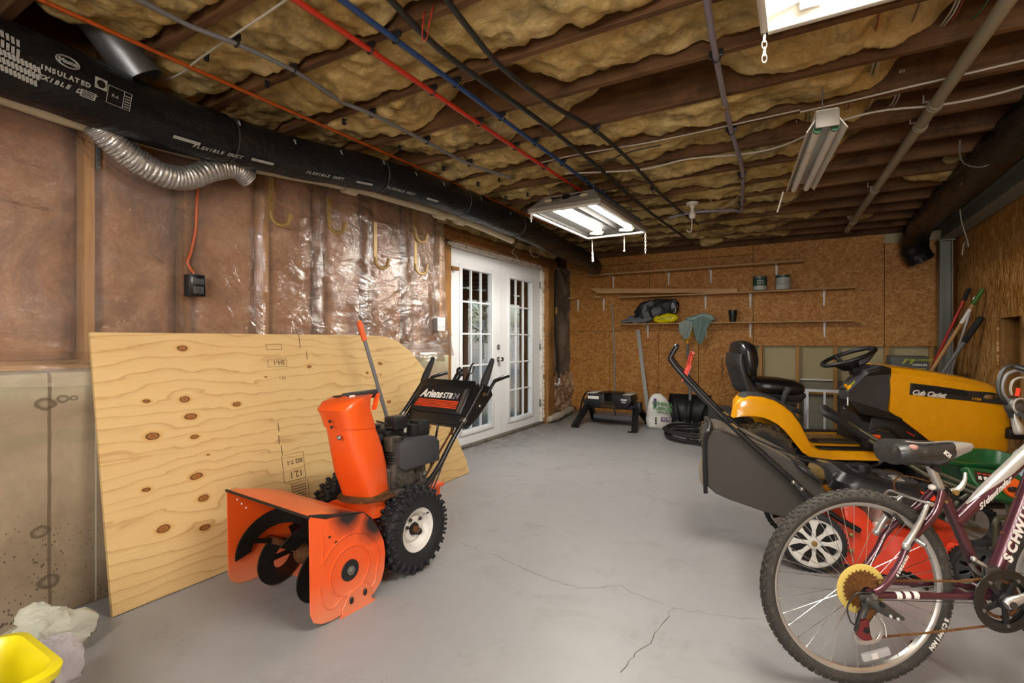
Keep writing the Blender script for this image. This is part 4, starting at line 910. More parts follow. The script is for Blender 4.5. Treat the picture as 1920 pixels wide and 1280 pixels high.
for (y, z) in ((1.02, 1.13), (1.02, 1.09), (.815, .55), (.825, .49), (.82, .62), (1.06, 1.02), (1.32, .62)): S(y, z, .004, .05)
o = obj('plywood_sheet', b); o.location = t0
o.matrix_world = Matrix(((lean.z, e1.x, lean.x, t0.x), (0, e1.y, 0, t0.y), (-lean.x, 0, lean.z, t0.z), (0, 0, 0, 1)))
tag(o, 'large knotty plywood sheet with one rounded corner leaning on the left wall', 'plywood')
# gas pipe
t = thing('gas_pipe', 'black upright gas pipe with a valve right of the double doors', 'pipe')
gp = lambda x, y: at(x, y, X=-3.15)
b = MB(M_blkh); b.tube(spline([gp(1044, 478), gp(1043, 530), gp(1043, 620), gp(1046, 670), gp(1048, 708)], 5), .017, 10); obj('run', b, t)
q = gp(1043, 582); b = MB(M_brass); b.cyl(q - Vector((0, 0, .05)), q + Vector((0, 0, .05)), .024, n=12); b.bar(q + Vector((.02, 0, .02)), q + Vector((.05, -.03, .05)), .012, .006); tag(obj('valve', b, t), 'brass valve')
q = gp(1043, 505); b = MB(M_white); b.lathe([(0, 0), (.04, 0), (.04, .012), (0, .014)], T(*q), 16); obj('collar', b, t)
b = MB(M_white); b.tube(spline([gp(1048, 708), gp(1049, 716), gp(1045, 722), gp(1041, 719)], 4), .014, 8); obj('pipe_end', b, t)
# rolled door sausage / white bundle on the floor by the far corner
M_sack = mat('dusty_cloth', 'a29a88', .9, var=.2, vs=16, bmp=.5, bs=40)
b = MB(M_sack); b.tube(spline([(-2.92, 6.02, .05), (-2.93, 6.35, .06), (-2.99, 6.75, .06), (-3.05, 7.1, .055)], 8), [.03] + [.05] * 23 + [.03], 12); b.jitter(.014, 9)
tag(obj('rolled_cloth', b), 'dusty rolled cloth on the floor in the corner beyond the doors', 'cloth')
b = MB(M_blkh); b.tube(spline([(-2.97, 6.08, .32), (-2.95, 6.08, .15), (-2.93, 6.09, .01)], 4), .008, 8); tag(obj('door_rod', b), 'thin black rod upright at the foot of the right door frame', 'rod')
# yellow mop bucket with bag, bottom left
M_yb = mat('bucket_yellow', 'e8d813', .4, var=.05, coat=.15)
t = thing('mop_bucket', 'bright yellow plastic mop bucket cut by the bottom left corner', 'bucket', (-1.76, .315, 0), 0)
def rr(cx, cy, hx, hy, r, z, n=6):
    o = []
    for (sx, sy, a) in ((1, 1, 0), (-1, 1, 90), (-1, -1, 180), (1, -1, 270)):
        for k in range(n + 1): g_ = math.radians(a + 90 * k / n); o.append((cx + sx * (hx - r) + r * math.cos(g_), cy + sy * (hy - r) + r * math.sin(g_), z))
    return o
b = MB(M_yb)
b.loft([rr(0, 0, .11, .15, .05, 0), rr(0, 0, .115, .155, .05, .03), rr(0, 0, .145, .19, .06, .27), rr(0, 0, .165, .21, .06, .285), rr(0, 0, .168, .213, .06, .305), rr(0, 0, .150, .195, .06, .31), rr(0, 0, .135, .18, .06, .285), rr(0, 0, .108, .148, .05, .02)], caps=True)
obj('body', b, t)
b = MB(M_yb); b.loft([rr(-.02, -.09, .11, .085, .03, .25), rr(-.02, -.10, .125, .10, .03, .36), rr(-.02, -.10, .115, .09, .03, .362), rr(-.02, -.09, .10, .075, .03, .26)], caps=True); b.m(M_black); b.bx(-.02, .06, -.205, -.198, .30, .31); obj('wringer', b, t)
M_bag = poly_mat('thin_carrier_bag', 'e4e6d4', .6)
b = MB(M_bag); b.sph((-2.33, .70, .075), (.10, .13, .075), nu=34, nv=22); b.jitter(.06, 8, 2.); b.jitter(.03, 18, 1.); b.jitter(.012, 45, 1.)
for v_ in b.bm.verts: v_.co.z = max(v_.co.z, .004)
tag(obj('plastic_bag', b), 'crumpled pale green carrier bag against the concrete wall', 'bag')
b = MB(poly_mat('clear_bag', 'dcdbe6', .7)); b.sph((-1.98, .56, .11), (.09, .13, .11), nu=30, nv=20); b.jitter(.055, 8, 5.); b.jitter(.028, 19, 4.); b.jitter(.01, 45, 1.)
for v_ in b.bm.verts: v_.co.z = max(v_.co.z, .004)
tag(obj('plastic_bag', b), 'crumpled grey-white bag pressed against the yellow bucket', 'bag')
# long-handled tool leaning on the plywood
t = thing('snow_pusher', 'long grey pole with an orange grip standing behind the orange snow blower', 'shovel')
p1 = at(673, 601, X=-2.40); p0 = at(727, 787, X=-2.285); d = (p0 - p1).normalized(); foot = p0 + d * ((p0.z - .06) / -d.z)
b = MB(M_gry); b.cyl(p1 + d * .12, foot, .0125, n=12); obj('pole', b, t)
b = MB(mat('orange_grip', 'd9581c', .5)); b.tube([p1, p1 + d * .01, p1 + d * .03, p1 + d * .13], [.010, .017, .019, .0165], 12); tag(obj('grip', b, t), 'orange hand grip')
b = MB(M_black); b.box((foot.x, foot.y, .035), (.05, .34, .06), bev=.01); obj('head', b, t)
# ------------------------------------------------------------------ back wall: shelves and what is on them
def bracket(parent, x, z, dep=.20, h=.19, y=YB - .002):
    b = MB(M_white); b.prism([(-.015, 0), (.015, 0), (.007, -h), (-.007, -h)], 0, .003, fr((x, y, z), (1, 0, 0), (0, 0, 1)), .001, 1); b.bx(x - .012, x + .012, y - dep, y, z - .004, z - .001)
    b.loft([[(x - .0035, y - .004, z - .004), (x + .0035, y - .004, z - .004), (x + .0035, y - .03, z - .004), (x - .0035, y - .03, z - .004)], [(x - .0035, y - .004, z - h * .95), (x + .0035, y - .004, z - h * .95), (x + .0035, y - .008, z - h * .95), (x - .0035, y - .008, z - h * .95)]])
    b.m(M_steel); b.sph((x, y - .004, z - h + .012), .0045, nu=8, nv=6); return obj('bracket', b, parent)
t = thing('wall_shelf', 'top wooden shelf high on the back wall, made of two boards', 'shelf', (0, 0, 0))
p = [at(1097, 521, Y=7.20), at(1290, 505, Y=7.20), at(1508, 489, Y=7.20)]
zs = 2.105
b = MB(M_shelf); b.bx(p[0].x, -1.26, 7.20, 7.445, zs, zs + .02, bev=.002); obj('board', b, t)
b = MB(M_shelf); b.bx(-1.258, p[2].x, 7.195, 7.445, zs + .002, zs + .022, bev=.002); obj('board', b, t)
for px in (1150, 1254, 1333, 1456): bracket(t, at(px, 540, Y=YB).x, zs - .001)
t = thing('wall_shelf', 'middle wooden shelf on the back wall holding two paint cans', 'shelf')
z2 = 1.745; xa = at(1160, 560, Y=7.22).x; xb = at(1605, 543, Y=7.22).x
b = MB(M_shelf); b.bx(xa, xb, 7.21, 7.445, z2, z2 + .019, bev=.002); obj('board', b, t)
for px in (1323, 1407, 1545): bracket(t, at(px, 570, Y=YB).x, z2 - .001)
t = thing('wall_shelf', 'bottom wooden shelf on the back wall holding bags, a towel and pots', 'shelf')
z3 = 1.345
b = MB(M_shelf); b.bx(xa + .01, -.9, 7.21, 7.445, z3, z3 + .019, bev=.002); obj('board', b, t)
b = MB(M_shelf); b.bx(-.897, xb - .03, 7.215, 7.445, z3 + .001, z3 + .018, bev=.002); obj('board', b, t)
for px in (1215, 1324, 1407, 1546): bracket(t, at(px, 625, Y=YB).x, z3 - .001)
for px, lb in ((1084, 'white bracket with a short wood block, leftmost on the back wall'), (1132, 'white bracket under the left end of the long loose board')):
    t = thing('shelf_bracket', lb, 'bracket', (0, 0, 0), 0, 'loose shelf brackets'); x = at(px, 570, Y=YB).x; bracket(t, x, 1.765, .23)
    b = MB(M_pine); b.bx(x - .06, x + .035, 7.20, 7.235, 1.766, 1.79, bev=.002); obj('wood_block', b, t)
# long loose board
zb = 1.793
b = MB(M_pine); Yb = 7.2; cs = [at(1107, 540.5, Y=Yb), at(1383, 541, Y=Yb), at(1383, 548.5, Y=Yb), at(1120, 549.5, Y=Yb)]; b.prism([(c_.x, c_.z) for c_ in cs], -.12, .0, fr((0, Yb, 0), (1, 0, 0), (0, 0, 1)), .002, 1)
tag(obj('loose_board', b), 'long pale board lying across the brackets and the middle shelf', 'board')
# paint cans
M_cang = mat('can_green', '1f4a3c', .4, var=.1); M_canw = mat('can_label', 'b5bbb5', .5, var=.08)
def can(label, px, py, white, rz):
    p_ = at(px, py, Y=7.33); t = thing('paint_can', label, 'paint can', (p_.x, 7.33, z2 + .0195), rz, 'paint cans on the middle shelf'); r = .083; h = .195
    b = MB(M_galv); b.lathe([(0, 0), (r, 0), (r + .003, .004), (r, .009), (r, h - .01), (r + .003, h - .006), (r + .003, h), (r - .008, h), (r - .01, h - .008), (0, h - .008)], None, 32); obj('body', b, t)
    b = MB(M_canw if white else M_cang); b.lathe([(r + .0006, .012 if white else .07), (r + .0016, .012 if white else .07), (r + .0016, h - .035 if white else h - .03), (r + .0006, h - .035 if white else h - .03)], None, 32, closed=True)
    b.m(M_cang if white else M_canw); b.lathe([(r + .0006, h - .034 if white else .013), (r + .0016, h - .034 if white else .013), (r + .0016, h - .012 if white else .069), (r + .0006, h - .012 if white else .069)], None, 32, closed=True)
    b.m(M_grey if white else M_ltxt)
    rows = 7 if white else 3
    for k in range(rows):
        z = .03 + k * .018 if white else .09 + k * .022
        for q in range(5): 
            a = math.radians(-90 + (q - 2) * 13 + random.uniform(-2, 2)); b.box(((r + .002) * math.cos(a), (r + .002) * math.sin(a), z), (.001, .013, .004 if white else .007), T(0, 0, 0) @ Matrix.Identity(4)) if False else b.box((0, 0, 0), (.001, random.uniform(.008, .015), .003 if white else .008), T((r + .0022) * math.cos(a), (r + .0022) * math.sin(a), z) @ Matrix.Rotation(a, 4, 'Z'))
    obj('label', b, t)
    b = MB(M_galv); b.lathe([(0, h - .007), (.062, h - .007), (.066, h - .003), (.07, h - .007)], None, 28); obj('lid', b, t)
    b = MB(M_galv); b.tube([((r + .004) * math.cos(a), (r + .004) * math.sin(a), h - .045 - .07 * max(0, math.sin(a) * -1)) for a in [PI + PI * k / 14 for k in range(15)]], .0018, 6)
    for sx in (-1, 1): b.sph((sx * (r + .003), 0, h - .045), (.005, .009, .009), nu=10, nv=6)
    obj('handle', b, t)
can('dark green paint can with a pale lower band on the middle shelf', 1425, 545, False, 10); can('pale-labelled paint can with a green rim on the middle shelf', 1468, 543, True, -5)
# nursery pots
p_ = at(1374, 601, Y=7.32)
for k in range(3):
    t = MB(M_black); z0 = z3 + .0195 + k * .022
    t.lathe([(0, 0), (.036, 0), (.050, .10), (.054, .10), (.055, .118), (.051, .118), (.047, .1), (.034, .004), (0, .004)], None, 24)
    o = obj('plant_pot', t); o.location = (p_.x, 7.32, z0); tag(o, ['outermost black plastic pot of the nested stack', 'middle black plastic pot of the nested stack', 'innermost black plastic pot of the nested stack, rim on top'][k] + ' on the bottom shelf', 'plant pot', 'nested black plant pots')
# dark jacket, grey cloth, yellow bag, towel
M_jack = mat('black_nylon', '222328', .45, var=.2, bmp=.3, bs=30); M_jackg = mat('grey_lining', '9aa0a8', .6, var=.15); M_gcl = mat('grey_cloth', '6e7178', .8, var=.35, vs=30, bmp=.5, bs=60)
def lump(name, label, cat, m, c, r, amp, sc, seed, flat=None, parts=None):
    b = MB(m); b.sph(c, r, nu=44, nv=28); b.jitter(amp, sc, seed); b.jitter(amp * .35, sc * 3.1, seed + 2)
    if flat is not None:
        for v_ in b.bm.verts: v_.co.z = max(v_.co.z, flat)
    return tag(obj(name, b), label, cat)
zz = z3 + .0205
def px3(x, y, Y=7.33): return at(x, y, Y=Y)
def creased(name, label, cat, m, poly, y0, y1, seed, extra=None):
    b = MB(m); pl = [(px3(x, y).x, px3(x, y).z) for x, y in poly]; b.pxz(pl, y0, y1, .028, 3)
    bmesh.ops.triangulate(b.bm, faces=b.bm.faces); bmesh.ops.subdivide_edges(b.bm, edges=b.bm.edges, cuts=4, use_grid_fill=True); bmesh.ops.triangulate(b.bm, faces=b.bm.faces)
    b.jitter(.030, 11, seed); b.jitter(.016, 24, seed + 3); b.jitter(.007, 50, seed)
    for v_ in b.bm.verts: v_.co.z = max(v_.co.z, zz); v_.co.y = min(v_.co.y, 7.44)
    t = tag(obj(name, b, None, 24), label, cat); return t
creased('jacket', 'folded black nylon jacket with a grey side on the bottom shelf', 'jacket', M_jack, [(1191, 583), (1194, 597), (1215, 600), (1250, 594), (1270, 584), (1271, 572), (1266, 562), (1240, 561), (1214, 564)], 7.22, 7.42, 3.)
creased('jacket_lining', 'light grey jacket end beside the black jacket on the bottom shelf', 'jacket', M_jackg, [(1262, 585), (1271, 586), (1272, 574), (1267, 563), (1261, 563)], 7.205, 7.30, 5.)
creased('grey_rag', 'crumpled grey cloth at the left end of the bottom shelf', 'cloth', M_gcl, [(1166, 605), (1215, 605), (1232, 592), (1215, 593), (1198, 594), (1184, 592), (1172, 600)], 7.21, 7.36, 8.)
t = lump('yellow_bag', 'bright yellow plastic bag lying on the bottom shelf', 'bag', mat('bag_yellow', 'e6d70f', .35, var=.05, coat=.2), (px3(1247, 597, 7.24).x, 7.255, zz + .065), (.185, .07, .065), .02, 8, 4., zz)
b = MB(M_grey); 
for k, (dx, dz) in enumerate(((-.08, -.02), (-.04, -.005), (0, -.012), (.05, .005), (.09, .0))): b.box((px3(1247, 597, 7.24).x + dx, 7.176, zz + .07 + dz), (.035, .002, .008), bev=.0005)
obj('faded_lettering', b, t)
M_tow = mat('teal_towel', '9fbdb7', .95, var=.12, vs=30, bmp=.7, bs=160); M_tow2 = mat('towel_hem', 'c3d6d0', .95, var=.08, bmp=.5, bs=160)
t = thing('towel', 'pale teal towel draped over the front edge of the bottom shelf', 'towel')
def cloth(top, bot, seed, parent, m, y0=7.20, ny=14, hem=True):
    # strip hanging from the shelf edge between pixel polylines top and bottom
    tp = spline([px3(x, y, y0 - .012) for x, y in top], 6); bt = spline([px3(x, y, y0 - .02) for x, y in bot], 6); b = MB(m)
    def f(u, v):
        i = u * (len(tp) - 1); k = min(len(tp) - 2, int(i)); a = tp[k].lerp(tp[k + 1], i - k); j = u * (len(bt) - 1); k2 = min(len(bt) - 2, int(j)); c2 = bt[k2].lerp(bt[k2 + 1], j - k2)
        q = a.lerp(c2, v); q.y += -.018 * math.sin(u * 11 + seed + v * 2) * (.4 + v) - .012 * noise.noise(Vector((u * 5, v * 4, seed))); return q
    b.grid(f, 24, ny)
    bmesh.ops.solidify(b.bm, geom=list(b.bm.faces), thickness=.006)
    return obj('fold', b, parent)
cloth([(1273, 606), (1285, 600), (1300, 604)], [(1274, 625), (1282, 634), (1289, 635), (1298, 618)], 1., t, M_tow2)
cloth([(1298, 600), (1318, 592), (1336, 604)], [(1301, 625), (1309, 642), (1316, 643), (1330, 608)], 2.6, t, M_tow)
b = MB(M_tow); c0 = px3(1312, 598, 7.27); b.sph((c0.x, 7.30, zz + .055), (.20, .095, .06), nu=40, nv=24); b.jitter(.03, 9, 2.); b.jitter(.012, 24, 2.)
for v_ in b.bm.verts: v_.co.z = max(v_.co.z, zz); v_.co.y = min(v_.co.y, 7.44)
obj('crumpled_top', b, t)
# rods leaning on the back wall
b = MB(mat('pale_conduit', '93908c', .45, .1, var=.08)); b.tube(spline([px3(1147, 570, 7.435), px3(1151, 640, 7.43), px3(1153, 740, 7.42), px3(1153, 772, 7.41)], 6) + [Vector((px3(1153, 772, 7.41).x, 7.41, .004))], .013, 10); tag(obj('grey_conduit', b), 'thin bent grey conduit standing against the back wall', 'conduit')
b = MB(mat('light_grey_metal', 'a5a59f', .5, .15, var=.08)); q0 = px3(1196, 618, 7.41); q1 = Vector((px3(1217, 775, 7.2).x, 7.18, .003)); b.bar(q0, q1, .055, .012, (0, 1, 0)); tag(obj('metal_bar', b), 'flat grey metal bar leaning on the back wall below the bottom shelf', 'bar')
b = MB(M_brass); q = px3(1354, 690, 7.44); b.tube([(q.x, 7.44, q.z + .14), (q.x, 7.435, q.z - .10), (q.x, 7.42, q.z - .125), (q.x, 7.40, q.z - .115)], .008, 8); tag(obj('wall_hook', b), 'small brass hook strip alone on the back wall left of the black seat', 'hook')
# snow shovel
t = thing('snow_shovel', 'black snow shovel standing by the back wall, its yellow grip under the towel', 'shovel')
base = at(1292, 806, Y=6.9); base.z = .0
bx0 = at(1255, 806, Y=6.86); bx1 = at(1328, 808, Y=6.86); b = MB(M_black); xc = (bx0.x + bx1.x) / 2; hw = .27
def blade(u, v):
    x = xc - hw + 2 * hw * u; z = .02 + .37 * v; y = 6.86 + .14 * v - .05 * math.sin(PI * v) + .03 * (2 * abs(u - .5)) ** 2 * -1 + .012 * max(0, math.cos((u - .5) * 22 * (1.2 - v * .6))) ; return (x, y, z)
b.grid(blade, 40, 14); bmesh.ops.solidify(b.bm, geom=list(b.bm.faces), thickness=-.006)
obj('blade', b, t)
b = MB(M_alu); b.bx(xc - hw, xc + hw, 6.845, 6.865, .0, .03, bev=.003)
for k in range(6): b.sph((xc - hw + .04 + k * .092, 6.845, .045), (.008, .006, .008), nu=8, nv=6)
obj('wear_strip', b, t)
top = px3(1289, 642, 7.22); b = MB(M_gry); b.cyl((xc, 6.93, .10), (xc, 6.985, .39), .02, n=12); b.cyl((xc, 6.985, .38), top, .0165, n=12); obj('shaft', b, t)
dgt = mat('dgrip_yellow', 'd99a1f', .5)
b = MB(dgt); d = (top - Vector((xc, 6.985, .38))).normalized(); b.tube([top - d * .02, top + d * .03], .021, 10); q = top + d * .03
b.tube(spline([q, q + d * .05 + Vector((-.045, 0, 0)), q + d * .12 + Vector((-.06, 0, 0)), q + d * .13 + Vector((.06, 0, 0)), q + d * .05 + Vector((.045, 0, 0)), q], 5), .011, 8); tag(obj('d_grip', b, t), 'yellow D-shaped grip')
# fertiliser bag
t = thing('fertiliser_bag', 'white fertiliser bag with green and purple print by the snow shovel', 'bag', (0, 0, 0))
c0 = at(1229, 810, Y=6.2); cx_, cy_ = -1.56, 6.42
M_wbag = mat('woven_white_bag', 'cfcdc8', .5, var=.06, bmp=.4, bs=40); M_gtx = mat('green_print', '3f7a3c', .5); M_ptx = mat('purple_print', '4a2a6a', .5); M_dtx = mat('dark_print', '2a2630', .5)
rings = []
for (z, hx, hy, dx) in ((0, .12, .07, 0), (.03, .15, .095, 0), (.12, .16, .10, 0), (.19, .15, .085, 0), (.205, .155, .09, .0), (.30, .135, .075, .0), (.38, .10, .05, -.01), (.43, .06, .03, -.02), (.44, .03, .015, -.02)):
    rings.append([(hx * (abs(math.cos(a)) ** .7) * (1 if math.cos(a) > 0 else -1) + dx, hy * (abs(math.sin(a)) ** .7) * (1 if math.sin(a) > 0 else -1), z) for a in [2 * PI * k / 28 for k in range(28)]])
b = MB(M_wbag); b.loft(rings); b.jitter(.010, 14, 1.)
for v_ in b.bm.verts: v_.co.z = max(v_.co.z, 0)
d0 = fr((0.02, -.106, .1), (1, 0, 0), (0, 0, 1)); fr1 = lambda x, z, tilt=0: fr((x, -.108 + tilt, z), (1, 0, 0), (0, tilt * 4, 1))
b.m(M_gtx); b.text('GENERAL', .06, fr((.03, -.092, .315), (1, 0, -.12), (0, .25, 1)), 0, .0022); b.text('PURPOSE', .058, fr((.03, -.099, .255), (1, 0, -.12), (0, .2, 1)), 0, .0022); b.text('FERTILIZER', .032, fr((.04, -.104, .212), (1, 0, -.1), (0, .1, 1)), 0, .001)
b.m(M_ptx); b.box((-.06, -.083, .33), (.035, .002, .11), RZ(0)); b.box((.03, -.112, .13), (.05, .002, .05)); b.box((.09, -.112, .128), (.05, .002, .05)); b.m(M_ltxt); b.text('10', .04, fr((.03, -.1135, .13), (1, 0, 0), (0, 0, 1)), 0, .001); b.text('10', .04, fr((.09, -.1135, .128), (1, 0, 0), (0, 0, 1)), 0, .001)
b.m(M_dtx)
for k in range(3): b.box((-.055, -.112, .14 - k * .032), (.022, .002, .022))
o = obj('sack', b, t); t.location = (cx_, cy_, .001); t.rotation_euler = (0, 0, math.radians(24))
# coiled hose
pts = []
c1 = Vector((-.93, 5.93)); rh = random.Random(4)
for k in range(150):
    a = k * .25; lv = k / 150; rx = .40 - .03 * math.sin(a * .37) - (.16 if 40 < k < 110 else 0) * math.sin((k - 40) / 70 * PI); pts.append((c1.x + rx * 1.05 * math.cos(a + .6) + (.10 if 40 < k < 110 else 0), c1.y + rx * .95 * math.sin(a + .6), .02 + .10 * lv + .006 * math.sin(a * 2.3)))
b = MB(M_rub); b.tube(pts, .0165, 9); tag(obj('coiled_hose', b), 'coil of thick black hose on the floor in front of the snow shovel', 'hose')
# ------------------------------------------------------------------ fifth wheel hitch on the floor
t = thing('trailer_hitch', 'black fifth wheel trailer hitch on splayed legs by the back wall', 'hitch', (-2.13, 6.30, 0), 0)
M_hb = mat('hitch_black', '1a1a1c', .4, .2, var=.2, dirt='3a332a', dirt_amt=.58); M_pad = mat('worn_white_pad', 'b9b6b2', .55, var=.1); M_grs = mat('greasy_plate', '33291f', .5, .4, var=.4, vs=25, dirt='5a4028', dirt_amt=.5)
for sx in (-1, 1):
    for sy in (-1, 1):
        b = MB(M_hb); p0 = Vector((sx * .30, sy * .05, .26)); p1 = Vector((sx * .37, sy * .36, .012)); b.bar(p0, p1, .085, .012, (1, 0, 0), .002); b.bar(p0 + Vector((sx * .04, 0, 0)), p1 + Vector((sx * .04, 0, 0)), .01, .05, (1, 0, 0)); b.bx(sx * .37 - .05, sx * .37 + .05, sy * .36 - .03, sy * .36 + .03, 0, .012, bev=.002)
        obj('leg', b, t)
b = MB(M_hb); b.bx(-.36, .36, -.045, .045, .225, .285, bev=.004); obj('cross_beam', b, t)
for sx in (-1, 1):
    b = MB(M_hb); b.bx(sx * .345 - .035, sx * .345 + .035, -.06, .06, .20, .33, bev=.005); b.m(M_steel); b.cyl((sx * .30, -.062, .27), (sx * .30, -.07, .27), .012, n=10); obj('end_bracket', b, t)
h = MB(M_hb)
h.pxz([(-.27, .30), (-.30, .36), (-.28, .425), (-.06, .425), (-.05, .31), (-.10, .25), (-.24, .255)], -.16, .14, .006); h.pxz([(.27, .30), (.30, .36), (.28, .425), (.06, .425), (.05, .31), (.10, .25), (.24, .255)], -.16, .14, .006); h.bx(-.06, .06, .03, .14, .28, .42, bev=.005)
h.m(M_ltxt); h.text('REESE', .045, fr((-.205, -.1625, .372), (1, 0, 0), (0, 0, 1)), 0, .003, sx=1.3); h.text('15000', .034, fr((.20, -.1625, .362), (1, 0, 0), (0, 0, 1)), 0, .001); h.text('SERIES', .02, fr((.20, -.1625, .332), (1, 0, 0), (0, 0, 1)), 0, .0005)
ho = obj('head', h, t)
b = MB(M_grs); b.prism([(-.12, -.17), (-.055, -.17), (-.02, -.02), (.02, -.02), (.055, -.17), (.12, -.17), (.14, .0), (.12, .16), (-.12, .16), (-.14, 0)], .4255, .437, None, .003); b.prism([(-.07, 0), (.07, 0), (.11, -.11), (-.11, -.11)], 0, .008, fr((0, -.13, .33), (1, 0, 0), (0, .75, .65)) @ T(0, -.0, 0), .002); obj('skid_plate', b, t)
for sx in (-1, 1):
    b = MB(M_pad); b.bx(sx * .24 - .055, sx * .24 + .055, -.16, .13, .4255, .431, bev=.001); tag(obj('pad', b, t), 'white wear pad')
b = MB(M_hb); b.tube(spline([(-.27, .06, .40), (-.38, .10, .41), (-.45, .12, .34), (-.52, .16, .12), (-.50, .2, .02)], 5), .012, 8); obj('release_handle', b, t)
b = MB(M_gry); b.bx(-.30, .30, .10, .14, .06, .12, bev=.004); b.m(M_hb); b.bx(-.30, .30, .10, .145, .015, .06, bev=.003); b.cyl((0, .12, .12), (0, .06, .23), .008, n=8); obj('rear_rail', b, t)
# white metal frame behind the tractor
t = thing('metal_stand', 'white tubular metal frame standing on the floor behind the yellow tractor', 'stand')
M_wm = mat('white_metal', 'c3c6cc', .4, .1, var=.05)
fx = [(1514, 735), (1546, 737), (1584, 738)]
b = MB(M_wm); Y0 = 6.55
for k, (x, y) in enumerate(fx): q = at(x, y, Y=Y0); b.bar((q.x, Y0, 0), (q.x, Y0, .55), .028, .022)
obj('upright', b, t)
b = MB(M_wm); qa = at(1508, 734, Y=Y0); qb = at(1592, 737, Y=Y0); b.bx(qa.x, qb.x, Y0 - .012, Y0 + .012, .54, .57); b.bx(qa.x, qb.x, Y0 + .3, Y0 + .325, .52, .545); b.bx(qa.x, qa.x + .025, Y0, Y0 + .32, .52, .545); b.bx(qb.x - .025, qb.x, Y0, Y0 + .32, .52, .545); obj('top_rail', b, t)
b = MB(M_wm)
for x in (qa.x + .012, qb.x - .012): b.bx(x - .012, x + .012, Y0 + .30, Y0 + .325, 0, .52)
obj('rear_upright', b, t)
t = thing('folding_table', 'corner of a small table with a thin white leg behind the tractor seat', 'table')
b = MB(M_wm); q = at(1397, 728, Y=6.3); q2 = at(1388, 800, Y=6.3); b.bar((q.x, 6.3, q.z - .005), (q2.x, 6.28, 0.002), .018, .018); b.bar((q.x + .35, 6.3, q.z - .005), (q.x + .40, 6.28, .002), .018, .018); obj('leg', b, t)
b = MB(wood('reddish_top', '5a3020', '7d4a34', 'x')); b.bx(q.x - .06, q.x + .42, 6.1, 6.4, q.z - .004, q.z + .022, bev=.003); obj('tabletop', b, t)
# boxed trimmer behind the hood, tools in the right corner
t = thing('carton', 'dark grey carton with green print standing behind the tractor hood', 'box')
M_ctn = mat('grey_carton', '4b4c4a', .7, var=.1); M_lime = mat('lime_print', '9aa52a', .6)
c0 = at(1690, 683, Y=6.4); x0 = at(1670, 675, Y=6.4).x; x1 = at(1742, 675, Y=6.4).x; zt = at(1700, 668, Y=6.4).z
b = MB(M_ctn); b.bx(x0, x1, 6.4, 6.72, .0, zt, bev=.004); obj('box', b, t)
b = MB(M_lime); b.bx(x0 + .12, x1 - .02, 6.396, 6.3995, zt - .125, zt - .118); b.text('STRING TRIMMER', .026, fr(((x0 + x1) / 2 + .07, 6.397, zt - .035), (1, 0, 0), (0, 0, 1)), 0, .0006, sx=1.1)
b.m(M_ltxt); b.text('CORDLESS', .024, fr(((x0 + x1) / 2 + .08, 6.397, zt - .085), (1, 0, 0), (0, 0, 1)), 0, .0006); b.m(M_dtx); b.bx(x0 + .1, x1 - .03, 6.3965, 6.3995, zt - .062, zt - .055); b.m(M_lime); b.bx(x0 + .13, x0 + .16, 6.396, 6.3995, zt - .155, zt - .125); b.prism([(0, 0), (.03, .05), (.05, .05), (.02, 0)], 0, .002, fr((x0 + .09, 6.398, zt - .075), (1, 0, 0), (0, 0, 1))); b.prism([(0, 0), (.03, .05), (.05, .05), (.02, 0)], 0, .002, fr((x0 + .15, 6.398, zt - .075), (1, 0, 0), (0, 0, 1)))
obj('printed_panel', b, t)
def tool(label, pt, pb, segs, r, head):
    t = thing('long_handled_tool', label, 'garden tool', (0, 0, 0), 0, 'long-handled tools in the right corner')
    p = at(*pt, X=XR - .03); q = at(*pb, Y=p.y + .18); d = (q - p).normalized(); L = p.z / -d.z - .02; foot = p + d * L
    cur = 0
    for nm, m, ln, rr_ in segs:
        e = min(L, cur + ln); b = MB(m); b.tube([p + d * cur, p + d * (cur + .012), p + d * (e - .004), p + d * e], [rr_ * .8, rr_, rr_, rr_ * .95], 12); obj(nm, b, t); cur = e - .003
        if e >= L: break
    b = MB(M_steel)
    if head == 'rake': b.box((foot.x, foot.y, .03), (.30, .03, .03), RZ(0)); [b.box((foot.x - .14 + k * .03, foot.y, .015), (.006, .012, .03)) for k in range(10)]
    else: b.prism([(-.1, 0), (.1, 0), (.09, .2), (.03, .24), (-.03, .24), (-.09, .2)], -.004, .004, fr((foot.x, foot.y, .003), (1, 0, 0), -d), .002)
    obj('head', b, t)
M_grng = mat('green_grip', '3f6b1e', .5, var=.1); M_redp = mat('red_handle', 'b5261b', .35); M_ash = wood('ash_handle', 'a37b4a', 'cfa872', 'z')
tool('red fibreglass tool handle with black grip in the right corner', (1818, 540), (1750, 684), [('grip', M_rub, .13, .019), ('handle', M_redp, 3, .0145)], .02, 'rake')
tool('wooden tool handle with a green grip and white sleeve in the right corner', (1843, 541), (1752, 686), [('grip', M_grng, .16, .019), ('handle', M_ash, .05, .016), ('sleeve', M_ltxt, .15, .0165), ('handle', M_ash, 3, .016)], .02, 'shovel')
tool('silver pole leaning between the green and black gripped handles', (1828, 556), (1785, 690), [('handle', M_alu, 3, .014)], .02, 'rake')
tool('thick grey pole with a long black foam grip, lowest in the right corner', (1841, 594), (1772, 692), [('grip', M_rub, .27, .026), ('handle', M_gry, 3, .018)], .02, 'shovel')
